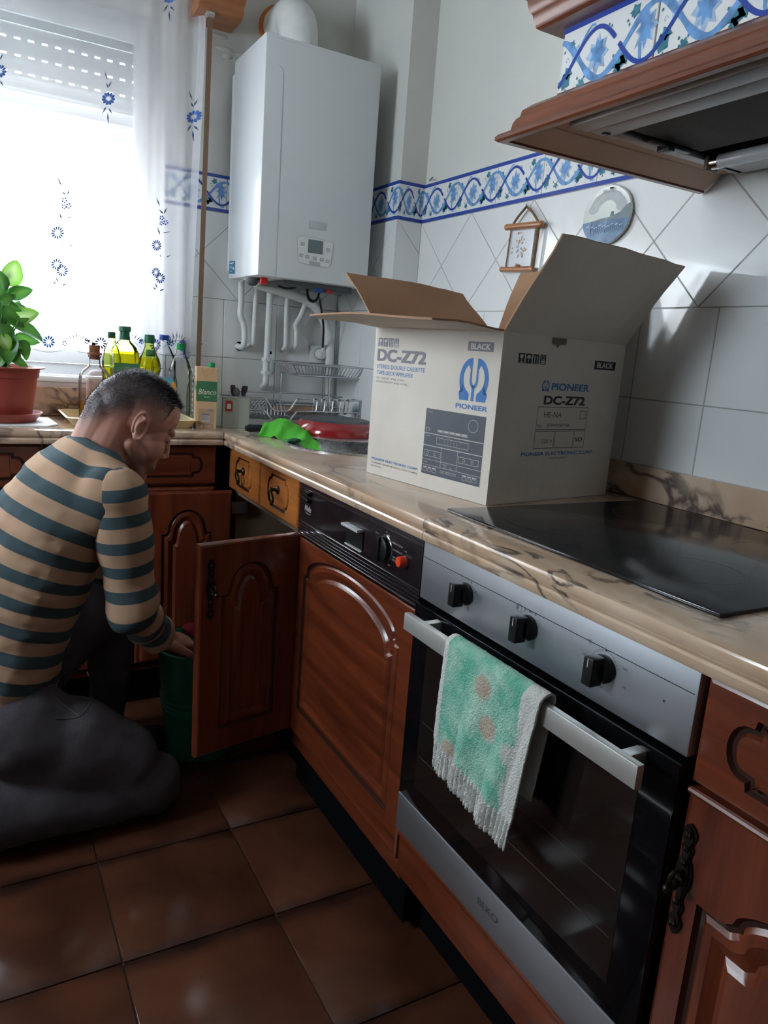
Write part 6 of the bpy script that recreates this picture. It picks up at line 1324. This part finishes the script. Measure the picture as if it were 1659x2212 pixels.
# ================================================================== the kneeling man
def capsule(b, p0, p1, r0, r1, n=20):
    p0, p1 = Vector(p0), Vector(p1); d = p1-p0; L = d.length; d.normalize(); pts = []; rs = []
    for a in (-90, -65, -40, -20): pts.append(p0+d*r0*math.sin(R(a))); rs.append(max(r0*math.cos(R(a)), 1e-4))
    for k in range(5): pts.append(p0+d*L*k/4); rs.append(r0+(r1-r0)*k/4)
    for a in (20, 40, 65, 90): pts.append(p1+d*r1*math.sin(R(a))); rs.append(max(r1*math.cos(R(a)), 1e-4))
    b.tube(pts, rs, n, caps=True)
def rot_to(z, x=(1, 0, 0)):
    z = Vector(z).normalized(); x = Vector(x); x = (x-z*x.dot(z)).normalized(); y = z.cross(x)
    return Matrix(((x.x, y.x, z.x, 0), (x.y, y.y, z.y, 0), (x.z, y.z, z.z, 0), (0, 0, 0, 1)))
def ellip(b, c, r, M=None): b.ell(Vector(c), r, 24, T=M)
def grow(name, b, vox, smooth=4, factor=.5):
    me = b.mesh(name); o = bpy.data.objects.new(name, me); COL.objects.link(o)
    m = o.modifiers.new('r', 'REMESH'); m.mode = 'VOXEL'; m.voxel_size = vox
    s = o.modifiers.new('s', 'SMOOTH'); s.factor = factor; s.iterations = smooth
    dg = bpy.context.evaluated_depsgraph_get(); out = bpy.data.meshes.new_from_object(o.evaluated_get(dg)); bpy.data.objects.remove(o); out.name = name
    return out
def finish(name, me, m, parent, kind=None):
    off = wloc(parent) if parent else Vector((0, 0, 0))
    for v in me.vertices: v.co -= off
    me.materials.clear(); me.materials.append(m); me.shade_smooth(); o = bpy.data.objects.new(name, me); COL.objects.link(o); o.parent = parent; return o
def bisect(me, co, no, clear_outer=True):
    bm = bmesh.new(); bm.from_mesh(me); bmesh.ops.bisect_plane(bm, geom=bm.verts[:]+bm.edges[:]+bm.faces[:], plane_co=Vector(co), plane_no=Vector(no), clear_outer=clear_outer); bm.to_mesh(me); bm.free()
Y0 = -.785
HC = Vector((-.985, -.785, .966)); HS = .965
HM = Matrix.Translation(HC) @ Matrix.Rotation(R(7), 4, 'Z') @ Matrix.Rotation(R(29), 4, 'Y') @ Matrix.Scale(HS, 4)
HMI = HM.inverted()
hp = lambda *p: HM @ Vector(p)
SP = [Vector(p) for p in ((-1.330, Y0, .235), (-1.290, Y0, .36), (-1.245, Y0, .49), (-1.205, Y0, .61), (-1.165, Y0, .715), (-1.120, Y0, .805), (-1.070, Y0, .870))]
SWD = [(.142, .182), (.128, .168), (.115, .150), (.120, .158), (.122, .172), (.108, .172), (.078, .115)]
RS = at(262, 1078, 'y', -.945); RE = at(290, 1322, 'y', -.935); RW = at(352, 1385, 'y', -.800)
LS = Vector((-1.045, -.615, .800)); LE = at(280, 1330, 'y', -.61); LW = at(352, 1392, 'y', -.625)
def torso(b, gr=0):
    P = smoothpath(SP, 4); K = len(P)
    for i, p in enumerate(P):
        f = i/4
        if gr < 0 and f < 1.3: continue
        k = min(int(f), len(SWD)-2); t = f-k; dx, wy = [SWD[k][j]+(SWD[k+1][j]-SWD[k][j])*t for j in (0, 1)]
        d = (P[min(i+1, K-1)]-P[max(i-1, 0)]); ellip(b, p, (dx+gr, wy+gr, .060), rot_to(d))
    for S_, s in ((RS, -1), (LS, 1)):
        q = Vector((S_.x-.02, S_.y-s*.02, S_.z)); ellip(b, q, (.066+gr, .062+gr, .066+gr)); capsule(b, (-1.075, Y0+s*.045, .882), q+Vector((0, 0, .012)), .046+gr, .052+gr)
        capsule(b, (-1.15, Y0+s*.09, .74), q, .075+gr, .06+gr)
def arm(b, S_, E_, W_, gr=0, upto=1.0):
    capsule(b, S_, E_, .052+gr, .043+gr); capsule(b, E_, E_.lerp(W_, upto), .043+gr, .043+gr-.017*upto)
KR = Vector((-.955, -.905, .075)); HRr = Vector((-1.255, -.885, .290)); AR = Vector((-1.42, -.93, .070))
KL = Vector((-1.000, -.625, .475)); HL = Vector((-1.290, -.690, .265)); AL = Vector((-1.015, -.605, .085))
def legs(b, gr=0):
    ellip(b, (-1.305, Y0, .275), (.122+gr, .165+gr, .100+gr))
    capsule(b, HRr, KR+Vector((-.01, 0, .012)), .112+gr, .070+gr); capsule(b, KR, AR, .064+gr, .050+gr); capsule(b, KR+Vector((-.10, -.01, .015)), KR+Vector((-.36, -.02, .035)), .068+gr, .075+gr); ellip(b, KR+Vector((.004, 0, .012)), (.066+gr, .062+gr, .070+gr))
    capsule(b, HL, KL, .095+gr, .062+gr); capsule(b, KL, AL, .060+gr, .042+gr); ellip(b, KL, (.064+gr, .060+gr, .064+gr)); capsule(b, (-1.14, -.895, .235), (-1.02, -.905, .165), .100+gr, .080+gr)
b = B()
torso(b, -.008); legs(b, -.010); arm(b, RS, RE, RW, -.004); arm(b, LS, LE, LW, -.004)
# feet
capsule(b, AR, AR+Vector((-.10, 0, -.015)), .036, .030); capsule(b, AL+Vector((0, 0, -.03)), AL+Vector((.13, .01, -.055)), .036, .026)
# neck
capsule(b, (-1.075, Y0, .850), hp(-.035, 0, -.025), .062, .056); capsule(b, (-1.05, Y0, .850), hp(.005, 0, -.055), .055, .045); capsule(b, (-1.095, Y0, .875), hp(-.070, 0, .01), .045, .045)
# head
for c, r in (((-.002, 0, .048), (.100, .0765, .086)), ((-.040, 0, .035), (.070, .070, .072)), ((.040, 0, .055), (.060, .063, .060)), ((.045, 0, .0), (.052, .058, .062)), ((.034, 0, -.052), (.053, .057, .052)),
             ((.055, 0, -.080), (.038, .036, .030)), ((.084, 0, -.103), (.016, .021, .016)), ((.088, 0, -.070), (.018, .027, .022))): ellip(b, hp(*c), [x*HS for x in r], HM.to_3x3().normalized().to_4x4())
for s in (-1, 1):
    capsule(b, hp(.005, s*.046, -.046), hp(.070, s*.022, -.098), .017, .013); ellip(b, hp(.056, s*.035, -.028), (.036, .023, .036), HM.to_3x3().normalized().to_4x4())
    capsule(b, hp(.086, s*.040, .030), hp(.100, s*.010, .028), .0075, .0080); ellip(b, hp(.0815, s*.032, .010), (.0125, .014, .011), HM.to_3x3().normalized().to_4x4())
    ellip(b, hp(.106, s*.0105, -.033), (.009, .0068, .0072), HM.to_3x3().normalized().to_4x4())
    # ear: helix ring, lobe and conch
    er = [hp(-.006+.0185*math.cos(a)-.004*math.sin(a), s*(.0835+.006*math.cos(a+2.6)), .002+.031*math.sin(a)) for a in [2*math.pi*i/16 for i in range(-3, 11)]]
    b.tube(er, .0044, 8); ellip(b, hp(-.001, s*.077, -.024), (.008, .005, .010)); ellip(b, hp(-.004, s*.0725, 0), (.016, .0035, .026), HM.to_3x3().normalized().to_4x4())
    b.tube([hp(-.002, s*.080, .020), hp(-.012, s*.081, .006), hp(-.012, s*.081, -.006), hp(-.004, s*.079, -.016)], .0034, 7); ellip(b, hp(.010, s*.077, -.003), (.0045, .0035, .006))
capsule(b, hp(.092, 0, .026), hp(.114, 0, -.022), .0085, .0088); ellip(b, hp(.116, 0, -.027), (.0095, .0095, .0085)); ellip(b, hp(.072, 0, -.055), [x*HS for x in (.030, .036, .044)], HM.to_3x3().normalized().to_4x4())
b.tube([hp(.083, -.024, -.068), hp(.098, -.012, -.0645), hp(.103, 0, -.0650), hp(.098, .012, -.0645), hp(.083, .024, -.068)], .0052, 8)
b.tube([hp(.082, -.022, -.072), hp(.096, -.011, -.0765), hp(.100, 0, -.0775), hp(.096, .011, -.0765), hp(.082, .022, -.072)], .0058, 8)
# hands: palm and five separate fingers
def hand(b, W_, d, up, side, curl=25):
    d = Vector(d).normalized(); up = Vector(up); up = (up-d*up.dot(d)).normalized(); lat = d.cross(up)*side
    M = Matrix(((d.x, lat.x, up.x, 0), (d.y, lat.y, up.y, 0), (d.z, lat.z, up.z, 0), (0, 0, 0, 1)))
    ellip(b, W_+d*.045, (.050, .036, .016), M); capsule(b, W_-d*.01, W_+d*.03, .024, .022)
    for k, (off, L_f, r) in enumerate(((.030, .066, .0085), (.011, .074, .0088), (-.009, .069, .0085), (-.027, .055, .0075))):
        p = W_+d*(.083-abs(off)*.15)+lat*off; a = 0; pts = [p-d*.02, p]
        for seg in (.42, .33, .25): a += R(curl); q = pts[-1]+(d*math.cos(a)-up*math.sin(a)+lat*off*1.5)*L_f*seg*1.15; pts.append(q)
        for i in range(len(pts)-1): capsule(b, pts[i], pts[i+1], r*(1-.05*i), r*(1-.05*(i+1)), 12)
    p = W_+d*.020+lat*.030; t1 = p+(d*.75+lat*.55-up*.25).normalized()*.036; t2 = t1+(d*.95+lat*.1-up*.4).normalized()*.030
    capsule(b, W_+d*.01+lat*.015, p, .014, .013, 12); capsule(b, p, t1, .0125, .0105, 12); capsule(b, t1, t2, .0103, .0085, 12)
hand(b, RW, (.80, .45, -.22), (.1, -.25, 1), 1, 26); hand(b, LW, (.75, -.1, -.5), (.2, .3, 1), -1, 24)
body = grow('body', b, .0029, 6, .5)
man = thing('person', (-1.15, Y0, .001), 'kneeling man in tan and teal striped shirt and grey jeans reaching into the bucket', 'person')
# skin with clipped hair fading into it
SK, nt_, p_ = newmat('skin'); L = nt_.links
tc = N(nt_, 'ShaderNodeTexCoord'); n1 = N(nt_, 'ShaderNodeTexNoise', i_Scale=28.0, i_Detail=3.0); L.new(tc.outputs['Object'], n1.inputs['Vector'])
r1 = N(nt_, 'ShaderNodeValToRGB'); L.new(n1.outputs['Fac'], r1.inputs[0]); r1.color_ramp.elements[0].color = (.42, .185, .135, 1); r1.color_ramp.elements[1].color = (.52, .265, .20, 1)
a1 = N(nt_, 'ShaderNodeAttribute', attribute_name='hair'); a2 = N(nt_, 'ShaderNodeAttribute', attribute_name='beard'); n2 = N(nt_, 'ShaderNodeTexNoise', i_Scale=900.0, i_Detail=2.0); L.new(tc.outputs['Object'], n2.inputs['Vector'])
ma = N(nt_, 'ShaderNodeMath', operation='MULTIPLY_ADD'); L.new(n2.outputs['Fac'], ma.inputs[0]); ma.inputs[1].default_value = .35; ma.inputs[2].default_value = -.17
mb = N(nt_, 'ShaderNodeMath', operation='ADD', use_clamp=True); L.new(a1.outputs['Fac'], mb.inputs[0])
mz = N(nt_, 'ShaderNodeMath', operation='MULTIPLY'); L.new(ma.outputs[0], mz.inputs[0]); L.new(a1.outputs['Fac'], mz.inputs[1]); L.new(mz.outputs[0], mb.inputs[1])
m1 = N(nt_, 'ShaderNodeMix', data_type='RGBA'); L.new(mb.outputs[0], m1.inputs[0]); L.new(r1.outputs[0], m1.inputs[6]); m1.inputs[7].default_value = (.030, .026, .030, 1)
m2 = N(nt_, 'ShaderNodeMix', data_type='RGBA'); L.new(a2.outputs['Fac'], m2.inputs[0]); L.new(m1.outputs[2], m2.inputs[6]); m2.inputs[7].default_value = (.12, .065, .055, 1)
L.new(m2.outputs[2], p_.inputs['Base Color']); p_.inputs['Roughness'].default_value = .5; p_.inputs['Subsurface Weight'].default_value = .12; p_.inputs['Subsurface Radius'].default_value = (.012, .005, .003)
def ss(a, c, x): t = max(0, min(1, (x-a)/(c-a))); return t*t*(3-2*t)
def hairline(x):
    if x > .055: return .088
    if x > .045: return .040+(x-.045)*4.8
    if x > -.02: return .028+(x+.02)*.18
    return .028+(x+.02)*1.1
hv = []; bv = []; scalp = []
for v in body.vertices:
    q = HMI @ v.co; h = 0; bd = 0
    if q.z > -.10 and abs(q.y) < .12 and abs(q.x) < .16 and (v.co-HC).length < .19:
        z_b = hairline(q.x); ear = abs(q.y) > .0725 and abs(q.x+.006) < .026 and abs(q.z) < .035
        if not ear: h = ss(z_b-.022, z_b+.062, q.z)*.93 if q.x < .045 else ss(z_b-.006, z_b+.012, q.z+.0*q.x)*.93
        h = h*ss(-.125, -.115, -abs(q.x)) if False else h
        if h > .55: scalp.append((v.co.copy(), v.normal.copy(), q.copy(), h))
        bd = .5*ss(-.045, -.065, q.z)*ss(-.01, .03, q.x) if q.z < -.04 else 0
    hv.append(h); bv.append(bd)
for nm, vals in (('hair', hv), ('beard', bv)):
    a_ = body.attributes.new(nm, 'FLOAT', 'POINT'); a_.data.foreach_set('value', vals)
bo_ = finish('body', body, SK, man)
rnd = random.Random(2); b = B().use(mat('dark_hair', (.018, .015, .017), .45)); fwdv = (HM.to_3x3() @ Vector((1, 0, 0))).normalized()
rnd.shuffle(scalp)
for co, no, q, h in scalp[:6500]:
    co = co+Vector((rnd.gauss(0, .0016), rnd.gauss(0, .0016), rnd.gauss(0, .0016))); co = co-no*((co-co).dot(no)); top = ss(.07, .125, q.z+.25*max(0, q.x)); ln = .0018+.010*top*(h > .8)+.008*ss(.06, .09, q.x)*top; ln *= rnd.uniform(.7, 1.3)
    d = (no+fwdv*(.2+1.0*top)+Vector((rnd.gauss(0, .25), rnd.gauss(0, .25), rnd.gauss(0, .25)))).normalized(); t = d.orthogonal().normalized(); t2 = d.cross(t); w = .0007
    b.add([co-no*.001+t*w, co-no*.001-t*w*.5+t2*w, co-no*.001-t*w*.5-t2*w, co+d*ln], [(0, 1, 3), (1, 2, 3), (2, 0, 3)])
hr = part('hair', b, man, smooth=None, flip='keep'); hr['kind'] = 'stuff'
b = B().use(mat('dark_brow', (.03, .02, .018), .6))
for s in (-1, 1): b.tube([hp(.076, s*.047, .032), hp(.086, s*.038, .036), hp(.0955, s*.022, .035), hp(.0985, s*.012, .031)], [.0012, .0022, .0026, .0018], 7); part('eyebrow', b, man); b = B().use(mat('dark_brow', (.03, .02, .018), .6))
b = B().use(mat('eyelash', (.02, .012, .01), .6))
for s in (-1, 1): b.tube([hp(.080, s*.044, .004), hp(.0895, s*.038, .0015), hp(.0925, s*.031, .0005), hp(.091, s*.022, .003)], .0012, 6); part('eyelash', b, man); b = B().use(mat('eyelash', (.02, .012, .01), .6))
# shirt body, sleeves, collar
STR, nt_, p_ = newmat('striped_jersey'); L = nt_.links
a1 = N(nt_, 'ShaderNodeAttribute', attribute_name='along'); fr_ = N(nt_, 'ShaderNodeMath', operation='FRACT'); L.new(a1.outputs['Fac'], fr_.inputs[0])
pp = N(nt_, 'ShaderNodeMath', operation='PINGPONG', i_1=.5); L.new(fr_.outputs[0], pp.inputs[0]); mr = N(nt_, 'ShaderNodeMapRange'); L.new(pp.outputs[0], mr.inputs[0]); mr.inputs[1].default_value = .265; mr.inputs[2].default_value = .285
mx = N(nt_, 'ShaderNodeMix', data_type='RGBA'); L.new(mr.outputs[0], mx.inputs[0]); mx.inputs[6].default_value = (.41, .255, .16, 1); mx.inputs[7].default_value = (.036, .064, .074, 1)
L.new(mx.outputs[2], p_.inputs['Base Color']); p_.inputs['Roughness'].default_value = .9; tc = N(nt_, 'ShaderNodeTexCoord'); n1 = N(nt_, 'ShaderNodeTexNoise', i_Scale=600.0); L.new(tc.outputs['Object'], n1.inputs['Vector']); bp = N(nt_, 'ShaderNodeBump', i_Strength=.25, i_Distance=.002); L.new(n1.outputs['Fac'], bp.inputs['Height']); L.new(bp.outputs[0], p_.inputs['Normal'])
PER = .0585
def along(P, x):
    sw = ss_ = 0; acc = 0
    for i in range(len(P)-1):
        a, c = P[i], P[i+1]; L_ = (c-a).length; ext = 3 if i in (0, len(P)-2) else 0
        for k in range(-8*(i == 0 and 1), 8+9*(i == len(P)-2)):
            t = (k+.5)/8; w = 1/((x-a.lerp(c, t)).length_squared+.0004)**2.5*L_; sw += w; ss_ += w*(acc+t*L_)
        acc += L_
    return ss_/sw
def along_old(P, x):
    best = (1e9, 0); acc = 0
    for i in range(len(P)-1):
        a, c = P[i], P[i+1]; d = c-a; L_ = d.length; t = (x-a).dot(d)/(L_*L_)
        if i > 0: t = max(0, t)
        if i < len(P)-2: t = min(1, t)
        q = a+d*t; e = (x-q).length
        if e < best[0]: best = (e, acc+t*L_)
        acc += L_
    return best[1]
def striped(name, b, path, phase, cuts, parent, folds, vox=.007):
    me = grow(name, b, vox, 5, .5)
    for co, no in cuts: bisect(me, co, no)
    me.update(); ns = [v.normal.copy() for v in me.vertices]; vals = []
    for v, n_ in zip(me.vertices, ns):
        s = along(path, v.co); vals.append(s/PER+phase); v.co += n_*folds(v.co, s)
    o = finish(name, me, STR, parent); a_ = me.attributes.new('along', 'FLOAT', 'POINT'); a_.data.foreach_set('value', vals)
    m = o.modifiers.new('thick', 'SOLIDIFY'); m.thickness = .0025; m.offset = -1
    return o
b = B(); torso(b, .010); axis = (SP[2]-SP[0]).normalized()
shirt = striped('shirt', b, SP, .30, [(SP[0]+axis*.135, -axis), (hp(-.02, 0, -.075), Vector((.42, 0, .9)))], man, lambda p, s: .006*noise.noise((p.x*7, p.y*7, p.z*16))+.004*noise.noise((p.x*18, p.y*18, p.z*30))+(.006*math.sin(s*95+p.y*8+2*p.x)*max(0, 1-s/.2)))
def sleeve(S_, E_, W_, ph, ext):
    b = B(); up = (S_-E_).normalized(); capsule(b, S_-up*0+Vector((-.006, 0, .004)), E_, .066, .056); q = E_.lerp(W_, ext+.1); capsule(b, E_, q, .056, .040)
    fd = (W_-E_).normalized(); P = [S_+up*.10, S_, E_, W_, W_+fd*.1]
    inn = 1 if S_.y > Y0 else -1
    return striped('sleeve', b, P, ph, [(E_.lerp(W_, ext), fd), (Vector((S_.x, S_.y-inn*.052, S_.z)), Vector((-.25, -inn*1, .35)).normalized())], shirt, lambda p, s: (.007*math.sin(s*62+p.x*20)*ss(.30, .42, s)+.0035*noise.noise((p.x*20, p.y*20, p.z*26))+.003*math.sin(s*40)))
sleeve(RS, RE, RW, .15, .72); sleeve(LS, LE, LW, .3, .72)
b = B().use(mat('teal_collar', (.045, .080, .092), .9))
cc = Vector((-1.060, Y0, .893)); nn = Vector((.50, 0, .86)).normalized(); M = rot_to(nn)
ring = [cc+(M.to_3x3() @ Vector((.069*math.cos(a), .070*math.sin(a), 0))) for a in [2*math.pi*i/40 for i in range(40)]]
b.tube(ring, .0095, 10, closed=True); part('collar', b, shirt)
# jeans
JN = mat('grey_denim', (.080, .071, .083), .9, var=.22, vscale=22, bump=.4, bscale=420)
b = B(); legs(b, .004); jm = grow('jeans', b, .008, 5, .5); bisect(jm, (0, 0, .006), (0, 0, -1)); jm.update()
for v in jm.vertices:
    n_ = v.normal.copy(); p = v.co; v.co = p+n_*(.006*noise.noise((p.x*9, p.y*9, p.z*13))+.004*math.sin(p.x*60+p.z*80+p.y*20)*max(0, noise.noise((p.x*5+3, p.y*5, p.z*5)))); v.co.z = max(v.co.z, .006)
jn = finish('jeans', jm, JN, man); bpy.context.view_layer.update()
b = B().use(mat('denim_stitch', (.13, .115, .115), .9))
def onleg(L_):
    out = []; o_ = wloc(jn); C_ = Vector((CX, CY, CZ))
    for p in smoothpath([at(u, v, 'y', y) for u, v, y in L_], 4):
        d = (p-C_).normalized(); hit, loc, no, fi = jn.ray_cast(C_-o_, d); out.append(loc+o_-d*.0005 if hit else p)
    return out
b.tube(smoothpath(onleg([(188, 1452, -.965), (200, 1480, -.975), (196, 1515, -.985), (170, 1548, -.990), (120, 1552, -.99)]), 1), .0013, 5)
b.tube(smoothpath(onleg([(110, 1495, -.975), (135, 1520, -.985), (170, 1545, -.99)]), 1), .0010, 5)
bpy.context.view_layer.update(); part('pocket_seam', b, jn)
b = B().use(mat('black_belt', (.010, .010, .012), .5)); T0 = SP[0]+axis*.10
b.tube([T0+rot_to(axis).to_3x3() @ Vector((.138*math.cos(a), .182*math.sin(a), 0)) for a in [2*math.pi*i/40 for i in range(40)]], .012, 8, closed=True); part('belt', b, man)
SHOE = mat('dark_shoe', (.02, .02, .022), .6)
b = B()
for A_, d in ((AR, Vector((-1, 0, 0))), (AL, Vector((1, .05, 0)))):
    c = Vector((A_.x, A_.y, .045)); ellip(b, c+d*.02, (.055, .042, .045)); ellip(b, c+d*.11+Vector((0, 0, -.010)), (.085, .044, .034)); capsule(b, c-d*.02+Vector((0, 0, -.02)), c+d*.16+Vector((0, 0, -.02)), .024, .024)
    sm = grow('shoe', b, .008, 4); b = B()
    for v in sm.vertices: v.co.z = max(v.co.z, .002)
    finish('shoe', sm, SHOE, man)
